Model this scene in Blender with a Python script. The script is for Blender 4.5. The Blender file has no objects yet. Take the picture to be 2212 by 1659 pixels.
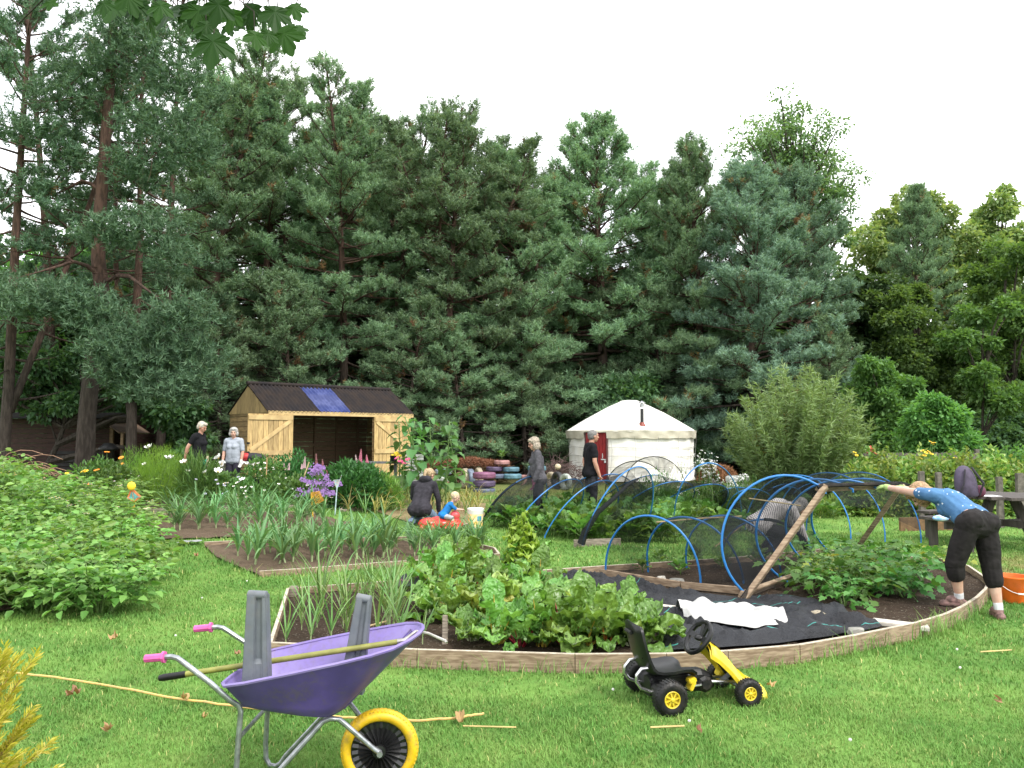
import bpy, bmesh, math, random
import numpy as np
from mathutils import Vector, Matrix, noise
R = math.radians
sin, cos, pi = math.sin, math.cos, math.pi
rng = random.Random(7)
nr = np.random.default_rng(11)
scene = bpy.context.scene
COL = scene.collection

# ---------------------------------------------------------------- camera model / ground
CAM = Vector((0, 0, 1.65)); FPX = 1722.0; CX = 1106.0; CY = 829.5
PIT = math.atan((945 - CY) / FPX)

def ss(a, b, x):
    t = min(1, max(0, (x - a) / (b - a))); return t * t * (3 - 2 * t)

def gz(x, y):
    l = ss(-1.5, -5.5, x)
    return 0.36 * ss(8, 18, y) * l + 0.15 * ss(18, 30, y) * (1 - l)

def ray(px, py):
    u = (px - CX) / FPX; v = (py - CY) / FPX
    return Vector((u, cos(PIT) + v * sin(PIT), sin(PIT) - v * cos(PIT)))

def at(px, py, Y):
    r = ray(px, py); return CAM + r * (Y / r.y)

def G(px, py, dz=0.0):
    r = ray(px, py); z = dz; p = None
    for _ in range(14):
        p = CAM + r * ((CAM.z - z) / -r.z); z = gz(p.x, p.y) + dz
    return Vector((p.x, p.y, z))

def gx(px, Y, dz=0.0):
    x = (px - CX) / FPX * Y * 1.0
    return Vector((x, Y, gz(x, Y) + dz))

# ---------------------------------------------------------------- objects
def tag(o, label=None, cat=None, group=None, kind=None):
    if label: o['label'] = label
    if cat: o['category'] = cat
    if group: o['group'] = group
    if kind: o['kind'] = kind
    return o

def thing(name, label, cat, loc=(0, 0, 0), rz=0.0, group=None):
    o = bpy.data.objects.new(name, None); COL.objects.link(o)
    o.empty_display_size = .1
    o.location = loc; o.rotation_euler = (0, 0, rz)
    return tag(o, label, cat, group)

def link(name, me, parent=None):
    o = bpy.data.objects.new(name, me); COL.objects.link(o)
    if parent: o.parent = parent
    return o

def kids(o): return [c for c in bpy.data.objects if c.parent == o]

def copy_tree(o, loc=None, rz=None, sc=None, label=None, group=None, _kids=None):
    r = o.copy(); COL.objects.link(r)
    for ch in o.children:
        c = ch.copy(); COL.objects.link(c); c.parent = r
        for g in ch.children:
            d = g.copy(); COL.objects.link(d); d.parent = c
    if loc is not None: r.location = loc
    if rz is not None: r.rotation_euler = (0, 0, rz)
    if sc is not None: r.scale = sc if hasattr(sc, '__len__') else (sc, sc, sc)
    if label: r['label'] = label
    if group: r['group'] = group
    return r

def root_off(parent):
    v = Vector((0, 0, 0)); p = parent
    while p is not None:
        v = v + p.location; p = p.parent
    return v

class MB:
    def __init__(s): s.v = []; s.f = []; s.m = []
    def add(s, vs, fs, m=0):
        b = len(s.v); s.v += [tuple(x) for x in vs]
        s.f += [tuple(i + b for i in f) for f in fs]; s.m += [m] * len(fs)
    def box(s, c, size, M=None, m=0, taper=1.0):
        hx, hy, hz = [a / 2 for a in size]; vs = []
        for z, t in ((-hz, 1), (hz, taper)):
            for x, y in ((-hx, -hy), (hx, -hy), (hx, hy), (-hx, hy)):
                q = Vector((x * t, y * t, z))
                vs.append((M @ q if M is not None else q) + Vector(c))
        s.add(vs, [(3, 2, 1, 0), (4, 5, 6, 7), (0, 1, 5, 4), (1, 2, 6, 5), (2, 3, 7, 6), (3, 0, 4, 7)], m)
    def bar(s, p0, p1, w, h, up=(0, 0, 1), m=0):
        """box beam from p0 to p1, w across, h along up"""
        p0 = Vector(p0); p1 = Vector(p1); d = (p1 - p0).normalized(); up = Vector(up)
        sd = d.cross(up)
        if sd.length < 1e-4: sd = d.cross(Vector((1, 0, 0)))
        sd.normalize(); u = sd.cross(d).normalized()
        vs = []
        for p in (p0, p1):
            for a, b in ((-1, -1), (1, -1), (1, 1), (-1, 1)):
                vs.append(p + sd * (a * w / 2) + u * (b * h / 2))
        s.add(vs, [(3, 2, 1, 0), (4, 5, 6, 7), (0, 1, 5, 4), (1, 2, 6, 5), (2, 3, 7, 6), (3, 0, 4, 7)], m)
    def tube(s, pts, r, n=8, cap=True, m=0, closed=False):
        pts = [Vector(p) for p in pts]; k = len(pts)
        rs = r if hasattr(r, '__len__') else [r] * k
        vs = []; fs = []; prev = None
        for i, p in enumerate(pts):
            a = pts[(i - 1) % k] if (i > 0 or closed) else p
            b = pts[(i + 1) % k] if (i < k - 1 or closed) else p
            d = (b - a).normalized() if (b - a).length > 1e-9 else Vector((0, 0, 1))
            if prev is None:
                x = d.orthogonal().normalized()
            else:
                x = prev - d * prev.dot(d)
                x = x.normalized() if x.length > 1e-6 else d.orthogonal().normalized()
            prev = x; y = d.cross(x)
            for j in range(n):
                t = 2 * pi * j / n; vs.append(p + (x * cos(t) + y * sin(t)) * rs[i])
        e = k if closed else k - 1
        for i in range(e):
            i2 = (i + 1) % k
            for j in range(n):
                j2 = (j + 1) % n
                fs.append((i * n + j, i * n + j2, i2 * n + j2, i2 * n + j))
        if cap and not closed:
            fs.append(tuple(range(n - 1, -1, -1))); fs.append(tuple((k - 1) * n + j for j in range(n)))
        s.add(vs, fs, m)
    def lathe(s, prof, n=24, M=None, m=0, cap=True):
        """prof: (r,z) list, around local z; M 4x4"""
        vs = []; fs = []; k = len(prof)
        for r, z in prof:
            for j in range(n):
                t = 2 * pi * j / n; q = Vector((r * cos(t), r * sin(t), z))
                vs.append(M @ q if M is not None else q)
        for i in range(k - 1):
            for j in range(n):
                j2 = (j + 1) % n; fs.append((i * n + j, i * n + j2, (i + 1) * n + j2, (i + 1) * n + j))
        if cap:
            if prof[0][0] > 1e-6: fs.append(tuple(range(n - 1, -1, -1)))
            if prof[-1][0] > 1e-6: fs.append(tuple((k - 1) * n + j for j in range(n)))
        s.add(vs, fs, m)
    def grid(s, rows, m=0, closed=False):
        """rows: list of equal-length point lists"""
        a = len(rows); b = len(rows[0]); vs = [p for r in rows for p in r]; fs = []
        for i in range(a - 1):
            for j in range(b if closed else b - 1):
                j2 = (j + 1) % b
                fs.append((i * b + j, i * b + j2, (i + 1) * b + j2, (i + 1) * b + j))
        s.add(vs, fs, m)
    def ell(s, c, rad, M=None, n=14, k=9, m=0):
        rows = []; c = Vector(c)
        vs = []; fs = []
        for i in range(k + 1):
            ph = pi * i / k - pi / 2
            for j in range(n):
                t = 2 * pi * j / n
                q = Vector((rad[0] * cos(ph) * cos(t), rad[1] * cos(ph) * sin(t), rad[2] * sin(ph)))
                vs.append(c + (M @ q if M is not None else q))
        for i in range(k):
            for j in range(n):
                j2 = (j + 1) % n; fs.append((i * n + j, i * n + j2, (i + 1) * n + j2, (i + 1) * n + j))
        s.add(vs, fs, m)
    def cap(s, p0, r0, p1, r1, n=12, m=0):
        """tapered capsule, closed"""
        p0 = Vector(p0); p1 = Vector(p1); d = p1 - p0; L = d.length
        d = d / L if L > 1e-6 else Vector((0, 0, 1))
        pts = []; rs = []
        for a in (-88, -60, -30, 0): pts.append(p0 + d * (r0 * sin(R(a)))); rs.append(max(1e-4, r0 * cos(R(a))))
        for a in (0, 30, 60, 88): pts.append(p1 + d * (r1 * sin(R(a)))); rs.append(max(1e-4, r1 * cos(R(a))))
        if L < 1e-6: pts.pop(3); rs.pop(3)
        x = d.orthogonal().normalized(); y = d.cross(x); vs = []; fs = []
        for p, r in zip(pts, rs):
            for j in range(n):
                t = 2 * pi * j / n; vs.append(p + (x * cos(t) + y * sin(t)) * r)
        for i in range(len(pts) - 1):
            for j in range(n):
                j2 = (j + 1) % n; fs.append((i * n + j, i * n + j2, (i + 1) * n + j2, (i + 1) * n + j))
        fs.append(tuple(range(n - 1, -1, -1))); fs.append(tuple((len(pts) - 1) * n + j for j in range(n)))
        s.add(vs, fs, m)
    def mesh(s, name, mats, off=None, smooth=True):
        me = bpy.data.meshes.new(name)
        if off is not None and off.length > 0:
            vs = [(x - off.x, y - off.y, z - off.z) for x, y, z in s.v]
        else: vs = s.v
        me.from_pydata(vs, [], s.f)
        for mm in (mats if isinstance(mats, (list, tuple)) else [mats]): me.materials.append(mm)
        if s.m and max(s.m) > 0: me.polygons.foreach_set('material_index', s.m)
        if smooth:
            me.polygons.foreach_set('use_smooth', [True] * len(me.polygons))
        me.update(); return me
    def build(s, name, mats, parent=None, world=True, smooth=False, bevel=0, angle=40):
        off = root_off(parent) if (parent is not None and world) else None
        me = s.mesh(name, mats, off, smooth)
        if bevel or (smooth and angle):
            bm = bmesh.new(); bm.from_mesh(me)
            if bevel:
                es = [e for e in bm.edges if len(e.link_faces) == 2 and e.calc_face_angle(0) > R(35)]
                bmesh.ops.bevel(bm, geom=es, offset=bevel, segments=2, affect='EDGES', clamp_overlap=True)
            if smooth:
                for e in bm.edges:
                    if len(e.link_faces) == 2 and e.calc_face_angle(0) > R(angle): e.smooth = False
            bm.to_mesh(me); bm.free()
        return link(name, me, parent)

def np_mesh(name, Vt, Fc, mats, mi=None, smooth=False):
    """Vt (n,3); Fc list of (m,k) int arrays"""
    if not isinstance(Fc, (list, tuple)): Fc = [Fc]
    me = bpy.data.meshes.new(name)
    me.vertices.add(len(Vt)); me.vertices.foreach_set('co', np.ascontiguousarray(Vt, dtype=np.float32).ravel())
    loops = np.concatenate([f.ravel() for f in Fc]).astype(np.int32)
    tot = np.concatenate([np.full(len(f), f.shape[1]) for f in Fc]).astype(np.int32)
    st = np.concatenate([[0], np.cumsum(tot)[:-1]]).astype(np.int32)
    me.loops.add(len(loops)); me.loops.foreach_set('vertex_index', loops)
    me.polygons.add(len(tot)); me.polygons.foreach_set('loop_start', st); me.polygons.foreach_set('loop_total', tot)
    for mm in (mats if isinstance(mats, (list, tuple)) else [mats]): me.materials.append(mm)
    if mi is not None: me.polygons.foreach_set('material_index', np.asarray(mi, dtype=np.int32))
    if smooth: me.polygons.foreach_set('use_smooth', np.ones(len(tot), dtype=bool))
    me.update(calc_edges=True); return me

def unit(a):
    return a / np.maximum(np.linalg.norm(a, axis=-1, keepdims=True), 1e-9)

def rnd_dirs(n, up=0.0):
    d = nr.normal(size=(n, 3)); d = unit(d); d[:, 2] += up
    return unit(d)

def np_leaves(P, D, N, L, W, kind='rhomb', fold=.15, droop=.15):
    """bulk leaves: base P, direction D, face normal N, length L, width W"""
    n = len(P); D = unit(D); S = unit(np.cross(D, N)); U = np.cross(S, D)
    L = np.broadcast_to(np.asarray(L, float).reshape(-1, 1), (n, 1)); W = np.broadcast_to(np.asarray(W, float).reshape(-1, 1), (n, 1))
    i = np.arange(n)
    if kind == 'tri':
        Vt = np.stack([P - S * W / 2, P + S * W / 2, P + D * L - U * L * droop], 1).reshape(-1, 3)
        return Vt, [np.stack([i * 3, i * 3 + 1, i * 3 + 2], 1)]
    if kind == 'rhomb':
        m = P + D * L * .45 + U * W * fold
        Vt = np.stack([P, m + S * W / 2, P + D * L - U * L * droop, m - S * W / 2], 1).reshape(-1, 3)
        return Vt, [np.stack([i * 4, i * 4 + 1, i * 4 + 2, i * 4 + 3], 1)]
    if kind == 'ovate':
        a = P + D * L * .28 + U * W * fold; b = P + D * L * .68 + U * (W * fold - L * droop * .5); t = P + D * L - U * L * droop
        Vt = np.stack([P, a + S * W * .5, b + S * W * .36, t, b - S * W * .36, a - S * W * .5], 1).reshape(-1, 3)
        return Vt, [np.concatenate([np.stack([i * 6, i * 6 + 1, i * 6 + 2, i * 6 + 3], 1), np.stack([i * 6, i * 6 + 3, i * 6 + 4, i * 6 + 5], 1)])]
    if kind == 'maple':
        pts = [(0, 0), (.28, -.02), (.5, .25), (.34, .34), (.52, .62), (.26, .6), (0, 1.0), (-.26, .6), (-.52, .62), (-.34, .34), (-.5, .25), (-.28, -.02)]
        Vt = np.stack([P + S * W * x + D * L * y + U * (abs(x) * W * fold - y * y * L * droop) for x, y in pts], 1).reshape(-1, 3)
        k = len(pts); q = np.array([[0, 1, 2, 3], [0, 3, 4, 5], [0, 5, 6, 7], [0, 7, 8, 9], [0, 9, 10, 11]])
        return Vt, [(q[None] + (i * k)[:, None, None]).reshape(-1, 4)]

def merge_np(parts):
    Vs = []; Fs = {}; b = 0
    for Vt, Fc in parts:
        for f in Fc: Fs.setdefault(f.shape[1], []).append(f + b)
        Vs.append(Vt); b += len(Vt)
    return np.concatenate(Vs), [np.concatenate(v) for v in Fs.values()]

def mb_np(mb):
    """MB with tris/quads to numpy parts"""
    Vt = np.array(mb.v, dtype=float); d = {}
    for f in mb.f: d.setdefault(len(f), []).append(f)
    return Vt, [np.array(v) for v in d.values()]

# ---------------------------------------------------------------- materials
def nodes(m):
    m.use_nodes = True; nt = m.node_tree; nt.nodes.clear(); return nt
def nn(nt, t, **kw):
    n = nt.nodes.new(t)
    for k, v in kw.items(): setattr(n, k, v)
    return n
def out(nt, sh):
    o = nn(nt, 'ShaderNodeOutputMaterial'); nt.links.new(sh, o.inputs['Surface']); return o
def rgba(c): return (c[0], c[1], c[2], 1)
def mixc(nt, fac, a, b, blend='MIX'):
    n = nn(nt, 'ShaderNodeMix', data_type='RGBA', blend_type=blend)
    for sock, val in ((n.inputs[0], fac), (n.inputs[6], a), (n.inputs[7], b)):
        if hasattr(val, 'is_linked') or hasattr(val, 'links'): nt.links.new(val, sock)
        elif hasattr(val, '__len__'): sock.default_value = rgba(val)
        else: sock.default_value = val
    return n.outputs[2]
def mth(nt, op, a, b=None, clamp=False):
    n = nn(nt, 'ShaderNodeMath', operation=op, use_clamp=clamp)
    for s, val in ((n.inputs[0], a), (n.inputs[1], b)):
        if val is None: continue
        if hasattr(val, 'links'): nt.links.new(val, s)
        else: s.default_value = val
    return n.outputs[0]
def mrange(nt, v, a, b, c=0.0, d=1.0, smooth=True):
    n = nn(nt, 'ShaderNodeMapRange', interpolation_type='SMOOTHSTEP' if smooth else 'LINEAR')
    nt.links.new(v, n.inputs[0])
    for i, x in enumerate((a, b, c, d)): n.inputs[i + 1].default_value = x
    return n.outputs[0]
def tex(nt, scale, detail=4, rough=.55, coord='Object', dist=0.0):
    c = nn(nt, 'ShaderNodeTexCoord') if coord in ('Object', 'Generated') else nn(nt, 'ShaderNodeNewGeometry')
    t = nn(nt, 'ShaderNodeTexNoise'); t.inputs['Scale'].default_value = scale; t.inputs['Detail'].default_value = detail
    t.inputs['Roughness'].default_value = rough; t.inputs['Distortion'].default_value = dist
    nt.links.new(c.outputs[coord if coord in ('Object', 'Generated') else 'Position'], t.inputs['Vector']); return t.outputs['Fac']
def bump(nt, h, st, d=.01):
    b = nn(nt, 'ShaderNodeBump'); b.inputs['Strength'].default_value = st; b.inputs['Distance'].default_value = d
    nt.links.new(h, b.inputs['Height']); return b.outputs[0]

MATS = {}
def pm(name, col, rough=.6, var=.18, scale=14, bmp=.15, metal=0, col2=None, bscale=None, spec=.5, stretch=None, bd=.004, dirt=0, isl=0):
    """painted / plain surface with mottled colour and fine bump"""
    if name in MATS: return MATS[name]
    if metal == 0 and max(col) < .8:
        col = tuple(x * .8 for x in col); col2 = tuple(x * .8 for x in col2) if col2 else None
    m = bpy.data.materials.new(name); nt = nodes(m)
    p = nn(nt, 'ShaderNodeBsdfPrincipled'); p.inputs['Roughness'].default_value = rough; p.inputs['Metallic'].default_value = metal
    p.inputs['Specular IOR Level'].default_value = spec
    def tx(s, det=5):
        if stretch is None: return tex(nt, s, det)
        c = nn(nt, 'ShaderNodeTexCoord'); mp = nn(nt, 'ShaderNodeMapping'); mp.inputs['Scale'].default_value = stretch
        t = nn(nt, 'ShaderNodeTexNoise'); t.inputs['Scale'].default_value = s; t.inputs['Detail'].default_value = det
        nt.links.new(c.outputs['Object'], mp.inputs[0]); nt.links.new(mp.outputs[0], t.inputs['Vector']); return t.outputs['Fac']
    n = tx(scale); d = col2 or tuple(max(0, c * (1 - 2 * var)) for c in col)
    f = mrange(nt, n, .3, .72)
    c = mixc(nt, f, d, tuple(min(1, x * (1 + var * .5)) for x in col))
    if isl:
        ge = nn(nt, 'ShaderNodeNewGeometry'); hs = nn(nt, 'ShaderNodeHueSaturation'); nt.links.new(c, hs.inputs['Color']); nt.links.new(mrange(nt, ge.outputs['Random Per Island'], 0, 1, 1 - isl, 1 + isl * .7, False), hs.inputs['Value']); c = hs.outputs[0]
    if dirt:
        c = mixc(nt, mth(nt, 'MULTIPLY', mrange(nt, mth(nt, 'ADD', mth(nt, 'MULTIPLY', tex(nt, 5, 6, .7), .6), mth(nt, 'MULTIPLY', tex(nt, 38, 3), .4)), .48, .66), dirt), c, (.13, .105, .07))
    nt.links.new(c, p.inputs['Base Color'])
    if bmp: nt.links.new(bump(nt, tx(bscale or scale * 4), bmp, bd), p.inputs['Normal'])
    out(nt, p.outputs[0]); MATS[name] = m; return m

def leafm(name, cols, rough=.5, trans=.3, objvar=.25, spec=.35, patch=None, blis=0):
    """leaf material: per-leaf random colour, per-object tint, translucency"""
    if name in MATS: return MATS[name]
    m = bpy.data.materials.new(name); nt = nodes(m)
    g = nn(nt, 'ShaderNodeNewGeometry'); oi = nn(nt, 'ShaderNodeObjectInfo')
    cr = nn(nt, 'ShaderNodeValToRGB'); cr.color_ramp.interpolation = 'LINEAR'
    el = cr.color_ramp.elements
    while len(el) < len(cols): el.new(.5)
    for i, c in enumerate(cols): el[i].position = i / (len(cols) - 1); el[i].color = rgba(c)
    nt.links.new(g.outputs['Random Per Island'], cr.inputs[0])
    c = cr.outputs[0]
    hs = nn(nt, 'ShaderNodeHueSaturation'); nt.links.new(c, hs.inputs['Color'])
    nt.links.new(mrange(nt, oi.outputs['Random'], 0, 1, 1 - objvar, 1 + objvar, False), hs.inputs['Value'])
    nt.links.new(mrange(nt, oi.outputs['Random'], 0, 1, .5 - .018, .5 + .018, False), hs.inputs['Hue'])
    c = hs.outputs[0]
    if patch:
        n = tex(nt, patch[1], 3, coord='Position'); c = mixc(nt, mrange(nt, n, .45, .7), c, patch[0])
    p = nn(nt, 'ShaderNodeBsdfPrincipled'); p.inputs['Roughness'].default_value = rough; p.inputs['Specular IOR Level'].default_value = spec
    nt.links.new(c, p.inputs['Base Color'])
    if blis:
        tc = nn(nt, 'ShaderNodeTexCoord'); v = nn(nt, 'ShaderNodeTexVoronoi', feature='SMOOTH_F1'); v.inputs['Scale'].default_value = blis; nt.links.new(tc.outputs['Object'], v.inputs['Vector']); nt.links.new(bump(nt, v.outputs['Distance'], 1.0, .03), p.inputs['Normal'])
    if trans:
        t = nn(nt, 'ShaderNodeBsdfTranslucent'); nt.links.new(mixc(nt, 1.0, c, (1.3, 1.25, .6), 'MULTIPLY'), t.inputs['Color'])
        mx = nn(nt, 'ShaderNodeMixShader'); mx.inputs[0].default_value = trans
        nt.links.new(p.outputs[0], mx.inputs[1]); nt.links.new(t.outputs[0], mx.inputs[2]); out(nt, mx.outputs[0])
    else: out(nt, p.outputs[0])
    MATS[name] = m; return m
# ================================================================ camera, light, sky
cam = bpy.data.cameras.new('camera'); camo = bpy.data.objects.new('camera', cam); COL.objects.link(camo)
cam.sensor_width = 36; cam.lens = 36 * FPX / 2212; cam.clip_end = 2000; cam.clip_start = .05
camo.location = CAM; camo.rotation_euler = (pi / 2 + PIT, 0, 0); scene.camera = camo
scene.view_settings.view_transform = 'Standard'; scene.view_settings.look = 'None'
scene.view_settings.gamma = 1; scene.view_settings.exposure = 1.4
SUN_EL, SUN_AZ = 52, 140      # sun behind the camera to its right (azimuth from +Y clockwise)
sl = bpy.data.lights.new('sun', 'SUN'); so = bpy.data.objects.new('sun', sl); COL.objects.link(so)
sl.energy = 1.5; sl.angle = R(14); sl.color = (1, .96, .9)
sd = Vector((sin(R(SUN_AZ)) * cos(R(SUN_EL)), cos(R(SUN_AZ)) * cos(R(SUN_EL)), sin(R(SUN_EL))))
so.rotation_euler = sd.to_track_quat('Z', 'Y').to_euler(); so.location = (12, -12, 20)
w = bpy.data.worlds.new('World'); scene.world = w; w.use_nodes = True; nt = w.node_tree; nt.nodes.clear()
sky = nn(nt, 'ShaderNodeTexSky', sky_type='NISHITA', sun_disc=False)
sky.sun_elevation = R(SUN_EL); sky.sun_rotation = R(SUN_AZ); sky.dust_density = 4; sky.air_density = 1
# overcast: a bright cloud sheet over the blue, with faint structure
tc = nn(nt, 'ShaderNodeTexCoord'); cl = nn(nt, 'ShaderNodeTexNoise'); cl.inputs['Scale'].default_value = 2.2; cl.inputs['Detail'].default_value = 6
nt.links.new(tc.outputs['Generated'], cl.inputs['Vector'])
cloud = mixc(nt, mrange(nt, cl.outputs['Fac'], .3, .7), (10.0, 10.4, 11.0), (13.0, 13.0, 13.0))
bg = nn(nt, 'ShaderNodeBackground'); bg.inputs['Strength'].default_value = .085
nt.links.new(mixc(nt, .93, sky.outputs[0], cloud), bg.inputs['Color'])
wo = nn(nt, 'ShaderNodeOutputWorld'); nt.links.new(bg.outputs[0], wo.inputs['Surface'])
scene.cycles.max_bounces = 6; scene.cycles.diffuse_bounces = 3; scene.cycles.glossy_bounces = 2
scene.cycles.transparent_max_bounces = 14; scene.cycles.transmission_bounces = 3
scene.cycles.use_adaptive_sampling = True; scene.cycles.use_denoising = True

# ================================================================ ground
def lawn_colour(nt, blades=False):
    ge = nn(nt, 'ShaderNodeNewGeometry'); sx = nn(nt, 'ShaderNodeSeparateXYZ'); nt.links.new(ge.outputs['Position'], sx.inputs[0])
    x, y = sx.outputs[0], sx.outputs[1]
    n1 = tex(nt, .9, 4, coord='Position'); n2 = tex(nt, 5, 4, coord='Position')
    c = mixc(nt, mrange(nt, n1, .35, .68), (.104, .230, .044), (.190, .336, .074))
    c = mixc(nt, mth(nt, 'MULTIPLY', mrange(nt, n2, .45, .75), .55), c, (.232, .322, .086))
    n3 = tex(nt, 2.3, 3, coord='Position'); c = mixc(nt, mth(nt, 'MULTIPLY', mrange(nt, n3, .56, .70), .35), c, (.075, .190, .042))
    # dry straw-coloured grass further off and worn patch by the picnic table
    dry = mth(nt, 'MULTIPLY', mrange(nt, y, 15.5, 19.5), mrange(nt, n1, .25, .55))
    px = mth(nt, 'SUBTRACT', x, 6.9); py = mth(nt, 'SUBTRACT', y, 9.6)
    d2 = mth(nt, 'SQRT', mth(nt, 'ADD', mth(nt, 'MULTIPLY', px, px), mth(nt, 'MULTIPLY', mth(nt, 'MULTIPLY', py, py), .45)))
    wear = mth(nt, 'MULTIPLY', mrange(nt, d2, 1.7, .3), mrange(nt, n2, .3, .6))
    c = mixc(nt, mth(nt, 'MULTIPLY', dry, .8), c, (.200, .190, .075))
    c = mixc(nt, mth(nt, 'MULTIPLY', wear, .85), c, (.260, .190, .090))
    if blades:
        cr = mrange(nt, ge.outputs['Random Per Island'], 0, 1, .78, 1.25, False)
        c = mixc(nt, mrange(nt, ge.outputs['Random Per Island'], .965, .975), c, (.36, .34, .13)); hs = nn(nt, 'ShaderNodeHueSaturation'); nt.links.new(c, hs.inputs['Color']); nt.links.new(cr, hs.inputs['Value'])
        nt.links.new(mrange(nt, ge.outputs['Random Per Island'], 0, 1, .485, .515, False), hs.inputs['Hue']); c = hs.outputs[0]
    else:
        # bare, needle-strewn earth under the pines
        wood = mth(nt, 'MULTIPLY', mrange(nt, y, 24, 29), 1.0)
        c = mixc(nt, wood, c, (.055, .040, .022))
    return c

gm = bpy.data.materials.new('lawn'); nt = nodes(gm)
p = nn(nt, 'ShaderNodeBsdfPrincipled'); p.inputs['Roughness'].default_value = .9; p.inputs['Specular IOR Level'].default_value = .1
nt.links.new(mixc(nt, .25, lawn_colour(nt), (.04, .06, .015)), p.inputs['Base Color'])
nt.links.new(bump(nt, tex(nt, 60, 5, coord='Position'), .8, .03), p.inputs['Normal']); out(nt, p.outputs[0])
xs = np.concatenate([np.linspace(-400, -30, 14), np.linspace(-24, 24, 49), np.linspace(30, 400, 14)])
ys = np.concatenate([np.linspace(-300, -8, 10), np.linspace(-4, 50, 55), np.linspace(60, 600, 14)])
XX, YY = np.meshgrid(xs, ys); ZZ = np.vectorize(gz)(XX, YY)
nx = len(xs); I, J = np.meshgrid(np.arange(nx - 1), np.arange(len(ys) - 1)); q = (J * nx + I).ravel()
tag(link('ground', np_mesh('ground', np.stack([XX.ravel(), YY.ravel(), ZZ.ravel()], 1), np.stack([q, q + 1, q + nx + 1, q + nx], 1), gm, smooth=True)), kind='structure')

# ================================================================ beds: boards and soil
def soilmat(name, a, b, stones=(.22, .20, .16), cov=.66):
    m = bpy.data.materials.new(name); nt = nodes(m)
    p = nn(nt, 'ShaderNodeBsdfPrincipled'); p.inputs['Roughness'].default_value = .95; p.inputs['Specular IOR Level'].default_value = .1
    n1 = tex(nt, 2.2, 5, coord='Position'); n2 = tex(nt, 26, 5, .7, coord='Position'); n3 = tex(nt, 55, 2, .4, coord='Position')
    c = mixc(nt, mrange(nt, n1, .3, .7), a, b)
    c = mixc(nt, mth(nt, 'MULTIPLY', mrange(nt, n2, .35, .75), .5), c, tuple(x * 1.6 for x in b))
    c = mixc(nt, mrange(nt, n3, cov, cov + .05), c, stones)
    nt.links.new(c, p.inputs['Base Color']); nt.links.new(bump(nt, n2, 1.0, .035), p.inputs['Normal']); out(nt, p.outputs[0]); return m
M_SOIL = soilmat('dark_soil', (.024, .016, .011), (.052, .037, .026))
M_SOIL2 = soilmat('pale_soil', (.075, .053, .037), (.125, .092, .064), cov=.7)
M_STRAW = soilmat('strawy_soil', (.15, .112, .058), (.21, .165, .085), (.33, .28, .16), .58)

def wood(name, a, b, sc=9, st=(.6, 8, 8), rough=.75):
    return pm(name, b, rough, .3, sc, .35, col2=a, stretch=st, bscale=sc * 2, isl=.2)
M_BOARD = wood('weathered_board', (.19, .125, .075), (.36, .27, .18), 7, (1.2, 1.2, 9))
M_BOARD2 = wood('grey_board', (.16, .13, .10), (.33, .28, .22), 7, (1.2, 1.2, 9))
M_PALE = wood('sawn_board_top', (.40, .34, .26), (.56, .49, .39), 6, (4, 4, 4))

EXCL = []      # polygons (xy) where no lawn grass grows
def poly_fill(name, pts, mat, h, bumpy=.02, seed=0, step=.12):
    """soil sheet filling polygon pts (xy), at ground+h with small lumps"""
    a = np.array([(p.x, p.y) for p in pts]); lo = a.min(0); hi = a.max(0)
    bm = bmesh.new(); vs = [bm.verts.new((p.x, p.y, 0)) for p in pts]; bm.faces.new(vs)
    for ax in (0, 1):
        for t in np.arange(lo[ax] + step, hi[ax], step):
            n = [0, 0, 0]; n[ax] = 1; c = [0, 0, 0]; c[ax] = t
            bmesh.ops.bisect_plane(bm, geom=bm.verts[:] + bm.edges[:] + bm.faces[:], plane_co=c, plane_no=n)
    for v in bm.verts:
        x, y = v.co.x, v.co.y
        v.co.z = gz(x, y) + h + bumpy * (noise.noise((x * 4, y * 4, seed)) + .7 * noise.noise((x * 13, y * 13, seed)))
    me = bpy.data.meshes.new(name); bm.normal_update()
    for f in bm.faces:
        f.smooth = True
        if f.normal.z < 0: f.normal_flip()
    bm.to_mesh(me); bm.free(); me.materials.append(mat)
    return tag(link(name, me), kind='structure')

def boards(name, label, chains, h=.13, th=.03, mats=None, parent=None):
    """raised-bed edging: each chain of world points is a run of boards"""
    c0 = chains[0][0]
    t = thing(name, label, 'raised bed', (c0.x, c0.y, gz(c0.x, c0.y)))
    for ch in chains:
        for a, b in zip(ch[:-1], ch[1:]):
            d = Vector((b.x - a.x, b.y - a.y, 0)); L = d.length
            if L < .02: continue
            e = d.normalized() * .002
            mb = MB(); za, zb = gz(a.x, a.y), gz(b.x, b.y)
            A = Vector((a.x, a.y, za + h / 2 - .03)) + e; B = Vector((b.x, b.y, zb + h / 2 - .03)) - e
            mb.bar(A, B, th, h + .06, m=0)
            # the sun-bleached top edge of the plank
            mb.bar(A + Vector((0, 0, h / 2 + .032)), B + Vector((0, 0, h / 2 + .032)), th - .003, .004, m=1)
            mb.build('plank', mats or [M_BOARD, M_PALE], t)
    return t

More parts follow.
